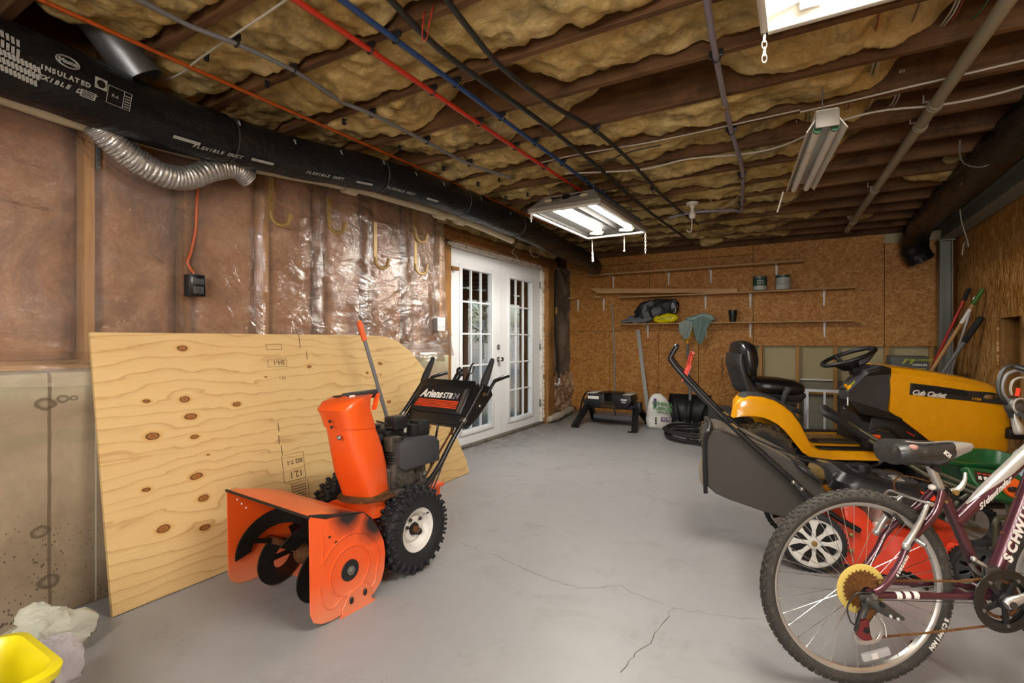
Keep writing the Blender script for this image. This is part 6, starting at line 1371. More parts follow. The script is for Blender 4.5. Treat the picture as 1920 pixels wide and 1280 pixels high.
# hood
b = MB(M_yel)
HD = [(.945, .600, .936, .2), (1.02, .548, .932, .198), (1.157, .436, .916, .196), (1.295, .312, .892, .195), (1.46, .307, .862, .197), (1.60, .307, .828, .205), (1.69, .312, .790, .225), (1.745, .33, .740, .26), (1.77, .40, .66, .31)]
rings = []
for x, zb_, zt_, yn in HD:
    yf = .95 - yn; zm = zb_ + (zt_ - zb_) * .45; zs_ = zt_ - .055
    rings.append([(x, yn + .01, zb_), (x, yn - .008, zm), (x, yn, zs_ - .05), (x, yn + .012, zs_), (x, yn + .05, zt_ - .015), (x, yn + .12, zt_), (x, .475, zt_ + .006), (x, yf - .12, zt_), (x, yf - .05, zt_ - .015), (x, yf - .012, zs_), (x, yf, zs_ - .05), (x, yf + .008, zm), (x, yf - .01, zb_)])
b.loft(rings); hood = obj('hood', b, TR, 30)
M_decal = mat('decal_charcoal', '2b2b2d', .4, var=.05); M_vent = mat('vent_black', '070707', .7)
for flip in (0, 1):
    b = MB(M_decal); yk = .185
    band = [(1.075, .812), (1.25, .792), (1.448, .762), (1.60, .752), (1.715, .715), (1.728, .672), (1.65, .668), (1.448, .690), (1.25, .708), (1.065, .728)]
    for (y0, y1) in ((yk, .21),): b.pxz(band, *((y0, y1) if not flip else (.95 - y1, .95 - y0)), .003, 1)
    b.m(M_vent); yv = .1835 if not flip else .95 - .1835; b.pxz([(1.088, .803), (1.25, .784), (1.43, .757), (1.437, .722), (1.25, .748), (1.092, .765)], yv - .001, yv + .001)
    if not flip:
        Mt = lambda x, z, a: fr((x, .1835, z), (math.cos(a), 0, math.sin(a)), (-math.sin(a), 0, math.cos(a)))
        b.m(M_ltxt); b.text('Cub Cadet', .052, Mt(1.185, .735, -.105), .36, .0022, sx=.98, sp=.95); b.m(M_yel); b.text('LT50', .022, Mt(1.49, .704, -.11), 0, .0006, sx=1.3)
        b.m(M_chrome); b.add_bm(blob((1.58, .186, .722), (.045, .006, .018), (.8, 1, .8))); b.m(M_soot); b.pxz([(1.50, .752), (1.60, .748), (1.70, .712), (1.705, .69), (1.60, .70), (1.52, .725)], .1832, .1842)
    obj('side_decal', b, TR)
b = MB(M_black); b.bx(1.70, 1.80, .19, .76, .42, .50, bev=.015); b.m(M_eng); b.bx(1.768, 1.785, .30, .65, .5, .66, bev=.01); obj('front_bumper', b, TR)
# chassis, engine bay, cutting deck
b = MB(M_eng); b.bx(-.18, 1.66, .28, .67, .18, .30, bev=.01); b.pxz([(.80, .30), (.84, .55), (1.03, .55), (1.28, .33), (1.28, .25), (.80, .25)], .24, .71, .01); b.bx(1.0, 1.5, .28, .67, .3, .62, bev=.02); b.bx(-.22, -.05, .25, .70, .3, .56, bev=.01); obj('chassis', b, TR)
b = MB(M_blackm); b.tube(spline([(.83, .235, .44), (.93, .225, .475), (1.02, .225, .42), (1.10, .225, .34)], 5), .011, 8); b.m(M_chrome); b.cyl((.86, .222, .462), (.95, .216, .45), .004, n=6); b.m(M_eng)
for k in range(7): b.cyl((1.06 + .035 * k, .24, .33), (1.08 + .03 * k, .23, .46 - .02 * k), .006, n=6)
b.m(M_red); b.cyl((1.07, .23, .45), (1.12, .23, .42), .005, n=6); obj('linkage', b, TR)
b = MB(M_eng); b.loft([rr(.66, .475, .36, .56, .2, .07), rr(.66, .475, .36, .56, .2, .13), rr(.66, .475, .33, .52, .2, .17), rr(.66, .475, .2, .4, .15, .185)]); b.m(M_mud); b.add_bm(blob((.62, .10, .155), (.18, .10, .035), (.8, .8, 1))); b.add_bm(blob((.86, .12, .16), (.12, .09, .035), (.8, .8, 1))); b.m(M_eng)
b.cyl((.45, -.04, .06), (.45, 0, .06), .055, n=18); obj('cutting_deck', b, TR)
b = MB(M_blackm); b.tube(spline([(.60, .03, .24), (.72, .02, .235), (.78, .02, .255), (.80, .02, .29)], 5), .012, 8); b.sph((.60, .03, .243), .019); obj('deck_lever', b, TR)
b = MB(M_eng); b.bx(.28, .36, .1, .2, .17, .27, bev=.008); b.cyl((.27, .05, .21), (.33, .05, .21), .02, n=10); b.bx(.24, .46, .06, .1, .165, .185); obj('mounting_bracket', b, TR)
# ------------------------------------------------------------------ walk-behind mower (x forward, y left/away)
PM = thing('push_mower', 'red walk-behind lawn mower with a dark grass bag and white rear wheels', 'lawn mower', (.060, 2.809, 0), 12)
M_bagf = mat('bag_fabric', '3d3a36', .9, var=.15, vs=30, bmp=.3, bs=220, dirt='6a5c48', dirt_amt=.62); M_bagt = mat('bag_top', '5a5145', .85, var=.15, dirt='54483a', dirt_amt=.5)
def spoke_wheel(R, w, ri, n=8):
    t_ = MB(M_dt); h = w / 2; t_.lathe([(ri, -h), (R * .93, -h), (R, -h * .7), (R + .002, 0), (R, h * .7), (R * .93, h), (ri, h)], RX(90), 44, closed=True)
    for k in range(36):
        for sg in (-1, 1): t_.box((0, sg * h * .45, 0), (.006, h * .7, .010), RY(k * 10 + (5 if sg > 0 else 0)) @ T(R + .002, 0, 0) @ RX(25 * sg), .001, 1)
    r_ = MB(M_wrim); r_.lathe([(ri + .003, -h * .7), (ri + .003, h * .7), (ri - .010, h * .8), (ri - .013, 0), (ri - .010, -h * .8)], RX(90), 44, closed=True)
    for k in range(n):
        M = RY(k * 360 / n); o = ri - .006
        # each spoke flares towards the rim, leaving rounded windows
        r_.prism([(.022, -.010), (o * .55, -.008), (o * .78, -.016), (o, -.030), (o, .030), (o * .78, .016), (o * .55, .008), (.022, .010)], -.006, .006, M @ fr((0, -h * .45, 0), (1, 0, 0), (0, 0, 1)), .002, 1)
        r_.box((o * .86, -h * .55, 0), (.03, .008, .012), M, .002, 1)
    r_.cyl((0, -h * .95, 0), (0, h * .5, 0), .026, n=20); r_.m(M_brass); r_.lathe([(0, 0), (.014, 0), (.012, .006), (0, .008)], frz((0, -h * .95, 0), (0, -1, 0)), 12)
    r_.m(M_soot); r_.cyl((0, .012, 0), (0, .016, 0), ri - .012, n=30)
    return t_, r_
for (x, y, R, ri) in ((0, .025, .140, .118), (0, .51, .140, .118), (.64, .03, .102, .082), (.64, .50, .102, .082)):
    _w = M_wrim; M_wrim = M_wrim if R > .12 else M_grey; tt, r_ = spoke_wheel(R, .048, ri); M_wrim = _w; w_ = obj('wheel', tt, PM); w_.location = (x, y, R + .003); tag(obj('hub', r_, w_), 'white spoked hub' if R > .12 else 'dark grey hub')
def deck_red():
    m, nt, b = newmat('deck_red'); v = coords(nt); n = noi(nt, v, 30, 6, .7); s = N(nt, 'ShaderNodeSeparateXYZ', {0: v})
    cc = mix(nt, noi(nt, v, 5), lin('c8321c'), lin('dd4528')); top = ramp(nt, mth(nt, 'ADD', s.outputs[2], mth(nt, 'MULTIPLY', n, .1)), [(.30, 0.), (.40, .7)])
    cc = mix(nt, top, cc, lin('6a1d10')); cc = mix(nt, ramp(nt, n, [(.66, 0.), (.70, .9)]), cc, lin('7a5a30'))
    nt.links.new(cc, b.inputs['Base Color']); b.inputs['Roughness'].default_value = .3; b.inputs['Coat Weight'].default_value = .4; return m
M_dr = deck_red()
DK = [(.10, .05), (.12, .20), (.145, .310), (.185, .335), (.235, .30), (.275, .225), (.40, .205), (.50, .20), (.60, .195), (.665, .18), (.69, .14), (.68, .06), (.64, .035), (.30, .03)]
b = MB(M_dr); ys = [(.055, .80), (.075, .97), (.11, 1.), (.28, 1.0), (.44, 1.), (.475, .97), (.495, .80)]
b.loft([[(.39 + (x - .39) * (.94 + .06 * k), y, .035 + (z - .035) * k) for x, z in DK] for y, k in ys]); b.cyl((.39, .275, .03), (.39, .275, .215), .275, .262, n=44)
b.m(M_brass)
for x, z in ((.165, .19), (.165, .115)): b.sph((x, .045, z), (.012, .012, .012), nu=10, nv=6)
obj('deck', b, PM)
b = MB(M_black); b.bx(.46, .66, .035, .06, .04, .15, bev=.01); b.m(M_yel); b.prism([(0, 0), (.05, .01), (.02, -.055)], 0, .002, fr((.53, .0335, .14), (1, 0, 0), (0, 0, 1))); b.m(M_ltxt); b.box((.50, .033, .135), (.05, .002, .035)); obj('side_discharge', b, PM)
b = MB(M_red); 
for k in range(4): b.cyl((.70, .06 + k * .0, .145 + k * .009), (.745, .06, .145 + k * .009), .005, n=8)
obj('height_lever', b, PM)
# engine
b = MB(M_chrome); b.cyl((.34, .26, .205), (.34, .26, .235), .13, n=36); b.m(mat('clear_fuel_plastic', 'a58f84', .3, .4, var=.2, vs=20)); b.cyl((.34, .26, .23), (.34, .26, .35), .095, n=30); b.m(M_alc); b.bx(.42, .52, .12, .26, .22, .33, bev=.012); b.cyl((.44, .13, .29), (.52, .12, .30), .024, n=12); b.bx(.44, .50, .10, .13, .24, .27, bev=.005); obj('engine_base', b, PM)
b = MB(M_black); EC = lambda x0, x1, y0, y1, r, z, sl=0.: [(x, y, z - sl * (x - .3)) for x, y, _ in rr((x0 + x1) / 2, (y0 + y1) / 2, (x1 - x0) / 2, (y1 - y0) / 2, r, 0)]
b.loft([EC(.14, .52, .08, .46, .07, .335, .1), EC(.12, .54, .06, .48, .08, .355, .12), EC(.125, .535, .065, .475, .08, .40, .16), EC(.16, .51, .10, .44, .07, .440, .18), EC(.20, .49, .14, .42, .06, .448, .18)])
b.m(M_soot)
for (cx2, cy2, rx2, ry2) in ((.42, .26, .095, .11),): b.lathe([(0, 0), (1, 0), (.96, .006), (0, .008)], fr((cx2, cy2, .4275), (1, 0, -.18), (0, 1, 0)) @ SCL(rx2, ry2, 1), 36)
b.m(M_grey)
for k in range(-5, 6):
    for q in range(-6, 7):
        if (k / 5.6) ** 2 + (q / 6.6) ** 2 < 1 and not (-2 <= k <= 0 and q < 1): b.box((.42 + k * .0165, .26 + q * .0165, .4375 - .18 * k * .0165), (.006, .006, .004), None)
b.m(M_alu); b.box((.405, .21, .436), (.05, .07, .010), None, .003); b.cyl((.39, .20, .44), (.39, .20, .452), .02, n=14); b.m(M_ltxt); b.box((.20, .13, .452), (.055, .03, .002), T(0, 0, 0)); b.box((.35, .062, .372), (.045, .003, .03)); b.m(M_red); b.prism([(0, 0), (.13, .005), (.11, -.03), (.03, -.03)], 0, .004, fr((.46, .10, .41), (1, 0, -.25), (0, .6, .8)))
obj('engine_cover', b, PM)
b = MB(M_black); b.lathe([(0, 0), (.04, 0), (.041, .02), (.036, .038), (0, .04)], T(.275, .27, .448), 22)
for k in range(14): b.box((.041, 0, .015), (.005, .006, .03), T(.275, .27, .448) @ RZ(k * 360 / 14))
obj('fuel_cap', b, PM)
b = MB(M_grey); b.bx(.12, .24, .18, .36, .36, .455, bev=.012)
for k in range(8): b.bx(.118, .242, .19 + k * .021, .20 + k * .021, .41, .462)
obj('air_filter', b, PM)
b = MB(M_mud); b.add_bm(blob((.14, .40, .40), (.07, .10, .06), (.8, .8, .9))); b.jitter(.015, 22); obj('grass_clippings', b, PM)
# grass bag
BG = [(-.485, .36), (-.488, .60), (-.47, .648), (-.43, .655), (-.25, .60), (-.05, .50), (.05, .425), (.07, .36), (.03, .24), (-.02, .215), (-.177, .24), (-.375, .295), (-.44, .32)]
b = MB(M_bagf); b.loft([[(-.2 + (x + .2) * k, y, .43 + (z - .43) * k) for x, z in BG] for y, k in ((.065, .955), (.075, .985), (.095, 1.), (.25, 1.01), (.42, 1.), (.44, .98), (.45, .95))])
b.m(M_bagt); b.loft([[(x, y, z) for (x, z) in ((-.46, .655), (-.42, .661), (-.25, .606), (-.05, .506), (.045, .435), (.045, .43), (-.05, .50), (-.25, .60), (-.43, .653))] for y in (.09, .43)])
obj('grass_bag', b, PM)
b = MB(M_black); b.tube(spline([(-.488, .04, .33), (-.494, .035, .48), (-.490, .04, .62), (-.465, .06, .66), (-.455, .25, .668), (-.465, .45, .66)], 6), .011, 8); b.tube(spline([(.04, .05, .43), (-.06, .06, .505), (-.10, .2, .525)], 4), .009, 6)
b.tube([(-.20, .20, .575), (-.05, .19, .50), (.02, .19, .455)], .008, 6); obj('bag_frame', b, PM)
b = MB(M_ltxt); b.prism([(0, 0), (.075, .0), (.075, .035), (0, .035)], 0, .002, fr((-.43, .13, .659), (.3, -.05, -.09), (.1, .95, 0))); b.m(M_black); b.text('TB', .02, fr((-.395, .145, .6515), (.3, -.05, -.09), (.1, .95, 0)) @ T(0, 0, .002)); obj('bag_label', b, PM)
b = MB(mat('pale_cap', 'a59a88', .7)); b.sph((-.50, .10, .43), (.02, .03, .075)); obj('bag_corner', b, PM)
# handle
HP = [(.20, .05, .215), (.06, .05, .30), (-.145, .05, .485), (-.419, .05, .742), (-.60, .05, .94), (-.655, .05, 1.01), (-.662, .05, 1.035), (-.635, .05, 1.085)]
for y in (.042, .478):
    b = MB(M_blackm); b.tube(spline([(x, y, z) for x, _, z in HP], 6), .0135, 12); 
    b.pxz([(.05, .30), (-.07, .43), (-.09, .425), (-.03, .34), (.03, .28)], y - .018 if y < .2 else y + .008, y - .012 if y < .2 else y + .014, .002)
    b.m(M_steel)
    for x, z in ((-.085, .425), (-.05, .395)): b.sph((x, y - .018 if y < .2 else y + .018, z), .012, nu=10, nv=8)
    b.m(M_black); b.tube(spline([(-.36, y + .012, .70), (-.40, y - .016, .73), (-.38, y - .02, .705), (-.42, y + .01, .75)], 4), .006, 6); b.m(M_brass); b.cyl((-.365, y - .02, .70), (-.34, y - .02, .68), .005, n=8); obj('handle_tube', b, PM)
b = MB(M_blackm); b.tube(spline([(-.637, .05, 1.082), (-.632, .06, 1.09), (-.63, .12, 1.092), (-.63, .40, 1.092), (-.632, .46, 1.09), (-.637, .47, 1.082)], 4), .0135, 12); obj('handle_bar', b, PM)
b = MB(mat('lever_red', 'c8402f', .4)); b.tube(spline([(-.60, .09, .905), (-.575, .09, .96), (-.552, .09, 1.045), (-.545, .10, 1.055), (-.545, .42, 1.055), (-.552, .43, 1.045), (-.575, .43, .96), (-.60, .43, .905)], 4), .0055, 8); b.bar((-.60, .09, .90), (-.565, .09, .99), .018, .005, (0, 1, 0)); tag(obj('blade_lever', b, PM), 'bright red blade lever')
b = MB(M_black); b.tube(spline([(-.60, .07, .91), (-.35, .06, .68), (-.10, .09, .56), (.12, .14, .52)], 6), .004, 6); b.tube(spline([(-.05, .15, .52), (.05, .12, .50), (.10, .1, .44), (.08, .08, .40)], 5), .006, 6); b.tube(spline([(-.02, .2, .50), (.08, .22, .49), (.14, .18, .42)], 5), .005, 6); obj('control_cable', b, PM)
# ------------------------------------------------------------------ broadcast spreader
zr_ = .46
A = at(1795, 868, Z=zr_); Bk = at(1925, 838, Z=zr_); Cn = at(1893, 920, Z=zr_)
ang = math.degrees(math.atan2(Cn.y - A.y, Cn.x - A.x)); SPR = thing('lawn_spreader', 'dark green lawn spreader with an orange dial and long olive handle', 'spreader', (A.x, A.y, 0), 22)
W_, D_ = .46, .40
b = MB(M_greenp)
def hop(i, z): return rr(W_ / 2 + .01, D_ / 2 + .01, W_ / 2 - i, D_ / 2 - i, .07, z - .045, 6)
b.loft([hop(.15, .27), hop(.06, .38), hop(.01, .48), hop(-.015, .49), hop(-.018, .505), hop(.004, .505), hop(.02, .47), hop(.07, .39), hop(.16, .29)]); obj('hopper', b, SPR)
b = MB(M_greenp); b.prism([(-.02, .0), (.24, 0), (.27, -.10), (.20, -.16), (.05, -.15), (.0, -.08)], 0, .06, fr((.0, -.03, .440), (1, 0, -.12), (0, .42, .9)), .016, 3)
MQ = fr((.0, -.045, .512), (1, 0, -.12), (0, .42, .9)) @ T(0, -.0, .0)
M2 = fr((.0, -.03, .440), (1, 0, -.12), (0, .42, .9)) @ T(0, 0, .0605)
b.m(M_soot); b.box((.075, -.05, 0), (.12, .06, .002), M2); b.m(M_ltxt)
for k in range(4): b.box((.035 + k * .026, -.055, .0015), (.016, .018, .001), M2)
b.m(M_red)
for k in range(4): b.box((.035 + k * .026, -.034, .0015), (.02, .006, .001), M2)
b.m(M_ltxt); b.lathe([(0, 0), (.016, 0), (0, .002)], M2 @ T(.165, -.02, 0) @ SCL(1.3, .9, 1), 16); obj('control_panel', b, SPR)
b = MB(mat('dial_orange', 'e2611f', .45)); b.lathe([(0, 0), (.052, 0), (.05, .012), (0, .014)], M2 @ T(.175, -.085, .004), 30); b.m(M_black); b.box((.165, -.10, .03), (.05, .022, .03), M2, .005); tag(obj('dial', b, SPR), 'orange settings dial')
M_ol = M_olive
Hs = [at(1556, 779, X=.15), at(1625, 822, X=.34), at(1740, 892, X=.60), at(1862, 938, X=.82)]
inv = Matrix.Rotation(math.radians(-22), 4, 'Z') @ T(-A.x, -A.y, 0)
dl = [inv @ q for q in Hs]
for off in (0, 1):
    b = MB(M_ol); sh = Vector((.04, .17, .028)) * off
    b.tube([dl[0].lerp(dl[1], .1) + sh, dl[1] + sh, dl[2] + sh, dl[3] + sh * .6], .0125, 10); obj('handle_tube', b, SPR)
b = MB(M_rub); sh = Vector((.04, .17, .028))
b.tube(spline([dl[1] + (dl[0] - dl[1]) * .0, dl[1].lerp(dl[0], .55), dl[0] + (dl[0] - dl[1]) * -.03, dl[0] + Vector((-.012, .02, .004)), dl[0] + sh * .5 + Vector((-.02, 0, .004)), dl[0] + sh * .95, dl[1].lerp(dl[0], .8) + sh, dl[1].lerp(dl[0], .35) + sh], 5), .0185, 12); obj('foam_grip', b, SPR)
b = MB(M_black); q = inv @ at(1640, 822, X=.44); b.box((q.x, q.y, q.z - .01), (.11, .03, .03), bev=.006); b.m(mat('trigger_orange', 'dd541f', .45)); b.box((q.x - .005, q.y - .004, q.z + .014), (.075, .026, .024), bev=.006); tag(obj('trigger', b, SPR), 'orange trigger on black housing')
for y in (.02, .40):
    tt, r_ = spoke_wheel(.115, .06, .09, 6); w_ = obj('wheel', tt, SPR); w_.location = (.10, y, .119)
b = MB(M_ol); b.cyl((.10, 0, .118), (.10, .42, .118), .01, n=10); b.cyl((.14, .10, .12), (.18, .12, .32), .012, n=10); b.cyl((.14, .32, .12), (.18, .30, .32), .012, n=10); obj('axle', b, SPR)
lg = [inv @ at(1866, 1046, Z=.012), inv @ at(1866, 992, X=.90)]
b = MB(M_ol); x0 = lg[0].x; y0 = lg[0].y; b.tube(spline([(x0, y0, .012), (x0, y0, .15), (x0 + .004, y0 + .004, .19), (x0 + .03, y0 + .015, .215), (x0 + .09, y0 + .03, .225), (x0 + .16, y0 + .16, .30)], 5), .0135, 10); b.tube(spline([(x0 + .02, y0 + .30, .012), (x0 + .02, y0 + .30, .17), (x0 + .05, y0 + .30, .22), (x0 + .12, y0 + .26, .30)], 5), .0135, 10); obj('stand_leg', b, SPR)
b = MB(M_soot); b.lathe([(0, 0), (.14, 0), (.15, .02), (.14, .025), (0, .01)], T(.24, .21, .20), 30); b.cyl((.24, .21, .2), (.24, .21, .25), .05, n=18); obj('impeller', b, SPR)
b = MB(mat('pale_denim', '9fb4bd', .9, var=.1, bmp=.4, bs=150))
c0 = at(1917, 880, X=1.0); b.sph((c0.x + .06, c0.y + .04, c0.z - .02), (.09, .07, .15), nu=28, nv=18); b.jitter(.02, 10); tag(obj('pale_cloth', b), 'pale blue cloth hanging at the right edge above the green spreader', 'cloth')
# ------------------------------------------------------------------ bicycle (x forward, y left/away, z up), origin under the rear hub
bo = cam2w(1.137, 1.63)
BK = thing('bicycle', 'maroon bicycle with white lettering and muddy tyres in the right foreground', 'bicycle', (bo[0], bo[1], 0), 30.1, rx=-2.)
def maroon():
    m, nt, b = newmat('maroon_metallic'); v = coords(nt); n = noi(nt, v, 120, 3, .7)
    cc = mix(nt, noi(nt, v, 6), lin('47222b'), lin('5e3340')); cc = mix(nt, ramp(nt, n, [(.70, 0.), (.74, .7)]), cc, lin('b09a8a'))
    nt.links.new(cc, b.inputs['Base Color']); b.inputs['Metallic'].default_value = .45; b.inputs['Roughness'].default_value = .32; b.inputs['Coat Weight'].default_value = .6; b.inputs['Coat Roughness'].default_value = .1; return m
M_mar = maroon(); M_slv = mat('silver_paint', 'a5a29d', .35, .4, var=.06); M_dgrey = mat('dark_alloy', '4a4946', .45, .5, var=.2, vs=40, dirt='7a6a52', dirt_amt=.6)
M_bt = mat('bike_tyre', '34322e', .8, var=.2, vs=30, dirt='5a5548', dirt_amt=.54, bmp=.3); M_chain = mat('rusty_chain', '6b4522', .7, .4, var=.5, vs=200, dirt='a9793a', dirt_amt=.52); M_spd = mat('yellowed_plastic', 'c9b25e', .35, var=.08)
TR_, RR = .2925, .318    # tyre centre-line, hub height
def bike_tyre():
    b = MB(M_bt); b.tor(TR_, .0212, RX(90), 84, 14)
    for k in range(72):
        for j, (an, w, l) in enumerate(((0, .010, .009), (30, .010, .008), (-30, .010, .008), (55, .008, .006), (-55, .008, .006))):
            a = 360 * (k + (.5 if j in (1, 2) else 0)) / 72
            M = RY(a) @ T(TR_, 0, 0) @ RZ(an) @ T(.0222, 0, 0); b.box((0, 0, 0), (.0050, w, l * 1.5), M @ RX(25 if j in (1, 3) else (-25 if j in (2, 4) else 0)), .0015, 1)
    for sg in (-1, 1):
        b.m(M_bt)
    return b
def wheel_parts(parent, loc, front=False):
    w_ = obj('front_wheel' if front else 'rear_wheel', bike_tyre(), parent); w_.location = loc
    b = MB(M_alu); b.lathe([(.268, -.011), (.274, -.0125), (.2795, -.012), (.2795, .012), (.274, .0125), (.268, .011), (.262, .006), (.262, -.006)], RX(90), 72, closed=True); obj('rim', b, w_)
    b = MB(M_chrome); rs = random.Random(2)
    for k in range(36):
        a = 2 * PI * k / 36; sg = 1 if k % 2 else -1; a2 = a + (.42 if (k // 2) % 2 else -.42)
        b.cyl((.02 * math.cos(a2), sg * .024, .02 * math.sin(a2)), (.264 * math.cos(a), sg * .002, .264 * math.sin(a)), .00105, n=5, caps=False)
        b.m(M_brass if False else M_chrome); b.cyl((.252 * math.cos(a), sg * .003, .252 * math.sin(a)), (.264 * math.cos(a), sg * .002, .264 * math.sin(a)), .0022, n=5)
    obj('spokes', b, w_)
    b = MB(M_dgrey); b.cyl((0, -.055, 0), (0, .055, 0), .0055, n=10); b.cyl((0, -.03, 0), (0, .03, 0), .013, n=16)
    for sg in (-1, 1): b.cyl((0, sg * .024, 0), (0, sg * .027, 0), .026, n=20)
    obj('hub', b, w_); return w_
rw = wheel_parts(BK, (0, 0, RR))
b = MB(M_ltxt)      # lettering on the tyre wall
for k, ch in enumerate('SCHWINN'):
    a = math.radians(-20 - k * 3.3); c0 = Vector((.293 * math.cos(a), -.0218, .293 * math.sin(a))); b.text(ch, .019, fr(c0, (math.sin(a), 0, -math.cos(a)), (math.cos(a), 0, math.sin(a))), .15, .0012)
obj('tyre_lettering', b, rw)
b = MB(M_black); b.lathe([(.256, -.0085), (.272, -.0135), (.272, -.0143), (.256, -.0093)], RX(90), 10, -62, -50, True) if False else None
b = MB(mat('clear_reflector', 'd5d8d8', .15, var=.05, alpha=.55)); Mr = fr((.05, -.012, -.215), (math.cos(.26), 0, math.sin(.26)), (-math.sin(.26), 0, math.cos(.26))); b.box((0, 0, 0), (.095, .028, .012), Mr, .006); b.m(M_ltxt); b.box((-.008, 0, .0066), (.02, .02, .001), Mr); obj('reflector', b, rw)
# cassette
b = MB(M_spd); b.lathe([(.012, 0), (.078, 0), (.080, .002), (.078, .003), (.012, .003)], frz((0, -.021, 0), (0, -1, 0)), 44, closed=True)
for k in range(24): a = 2 * PI * k / 24; b.cyl((.06 * math.cos(a), -.0235, .06 * math.sin(a)), (.06 * math.cos(a), -.0245, .06 * math.sin(a)), .003, n=8)
tag(obj('spoke_protector', b, rw), 'yellowed clear plastic disc')
b = MB(M_chain)
for j, (r, y) in enumerate(((.058, -.027), (.051, -.031), (.045, -.035), (.039, -.039), (.033, -.043), (.028, -.047))):
    b.lathe([(.018, -.0009), (r, -.0009), (r, .0009), (.018, .0009)], frz((0, y, 0), (0, -1, 0)), 36, closed=True); nt_ = int(r * 480)
    for k in range(nt_): b.box((0, 0, 0), (.007, .0018, .004), T(0, y, 0) @ RY(360 * k / nt_ + j * 5) @ T(r + .002, 0, 0))
obj('cassette', b, rw)
# frame
HT0 = Vector((.652, 0, .755)); HT1 = Vector((.620, 0, .862)); hd = (HT1 - HT0).normalized()
BB = Vector((.430, 0, .296)); ST = Vector((.286, 0, .632))
b = MB(M_mar)
b.cyl(BB, ST, .0165, n=18); b.cyl(BB + Vector((0, -.036, 0)), BB + Vector((0, .036, 0)), .021, n=18)
DT1 = Vector((.640, 0, .780)); b.tube([BB + Vector((.005, 0, .01)), DT1], [.022, .0235], 20)
TT0 = Vector((.338, 0, .535)); TT1 = Vector((.630, 0, .797)); b.tube([TT0 + Vector((-.005, 0, -.01)), TT1], [.0205, .023], 20)
b.cyl(HT0 - hd * .01, HT1 + hd * .01, .0215, n=18); b.cyl(HT0 - hd * .012, HT0 + hd * .008, .024, n=18); b.cyl(HT1 - hd * .008, HT1 + hd * .012, .024, n=18)
for sg in (-1, 1):
    y = .052 * sg
    b.tube(spline([(.278, sg * .016, .628), (.245, sg * .034, .575), (.205, sg * .043, .535), (.165, sg * .047, .50), (.13, sg * .050, .46), (.105, sg * .052, .41), (.065, sg * .054, .355), (.035, sg * .056, .33), (.015, sg * .056, .322)], 4), [.0115] * 8 + [.0105] * 25, 12)
    b.tube([(.41, sg * .030, .296), (.33, sg * .042, .303), (.02, sg * .056, .313)], [.012, .0115, .0105], 12)
    b.bx(-.008, .025, y + sg * .002 - .002, y + sg * .002 + .002, .296, .332)
b.bx(.30, .335, -.03, .03, .292, .312, bev=.005); b.cyl((.215, -.04, .545), (.215, .04, .545), .008, n=10)
b.m(M_brass); b.cyl((.278, -.02, .60), (.278, -.034, .60), .0045, n=8); b.m(M_rust)
for t_ in (.38, .62): q = BB.lerp(DT1, t_); b.cyl(q + Vector((-.02, -.002, .008)), q + Vector((-.03, -.003, .012)), .004, n=8)
# silver flash on the top tube
b.m(M_slv); d = (TT1 - TT0).normalized(); up = Vector((-d.z, 0, d.x))
rings = []
for k in range(20):
    u = .14 + .80 * k / 19; c0 = TT0.lerp(TT1, u); r = .0207 + .0025 * u; wd = min(1, (u - .13) / .45); am = 8 + 66 * wd
    rings.append([c0 + up * (r + .0006) * math.cos(math.radians(a)) + Vector((0, -1, 0)) * (r + .0006) * math.sin(math.radians(a)) for a in [am * (-1 + 2 * q / 12) + 16 for q in range(13)]])
b.loft(rings, caps=False, closed=False)
b.m(M_ltxt)
for k, ch in enumerate('Sidewinder'):
    c0 = TT0.lerp(TT1, .19 + k * .037); n_ = (Vector((0, -1, 0)) - up * .28).normalized(); b.text(ch, .030, fr(c0 + n_ * .0232, d, n_.cross(d)), .45, .0010)
d2 = (DT1 - BB).normalized()
for k, ch in enumerate('SCHWINN'):
    c0 = BB.lerp(DT1, .245 + k * .068); b.text(ch, .044, fr(c0 + Vector((0, -.0240, 0)), d2, Vector((0, -1, 0)).cross(d2)), .18, .0022)
for k, ch in enumerate('SUMOUNO'):
    c0 = Vector((.088, -.062, .378)).lerp(Vector((.122, -.061, .435)), k / 6.); dd = Vector((.034, 0, .057)).normalized(); b.text(ch, .011, fr(c0 + Vector((0, -.0018, 0)), dd, Vector((0, -1, 0)).cross(dd)), .2, .0008)
for k in range(3):
    x = .085 + k * .028; z = .3105; dz = Vector((.026, 0, -.001)); b.tube([(x, -.0525 + k * .001, z), (x + .018, -.052 + k * .001, z - .0005)], .01185, 12, caps=False)
fr_o = obj('frame', b, BK)
# saddle and post
b = MB(M_alu); sp0 = ST + (BB - ST).normalized() * .05; sp1 = Vector((.247, 0, .728)); b.cyl(sp0, sp1, .0135, n=16); obj('seat_post', b, BK)
b = MB(M_black); b.cyl(ST - (BB - ST).normalized() * .002, ST + (BB - ST).normalized() * .02, .021, n=16); b.m(M_alu); b.tube(spline([ST + Vector((.018, -.022, .0)), ST + Vector((.035, -.034, .012)), ST + Vector((.050, -.036, .038)), ST + Vector((.058, -.03, .062))], 4), [.009, .009, .0085, .008, .008, .0075, .007, .0065, .006, .006, .005, .005, .004], 8); b.m(M_brass); b.cyl(ST + Vector((.02, -.03, .0)), ST + Vector((.02, -.04, .0)), .009, n=12); b.m(M_ltxt); b.sph(ST + Vector((-.035, -.01, .01)), (.012, .01, .010)); obj('seat_clamp', b, BK)
SS = [(.108, .752, .030, .026), (.112, .760, .062, .034), (.135, .766, .076, .036), (.175, .766, .078, .034), (.215, .763, .068, .036), (.25, .760, .054, .038), (.285, .762, .040, .034), (.32, .767, .029, .027), (.355, .772, .022, .020), (.382, .775, .018, .014), (.396, .776, .008, .006)]
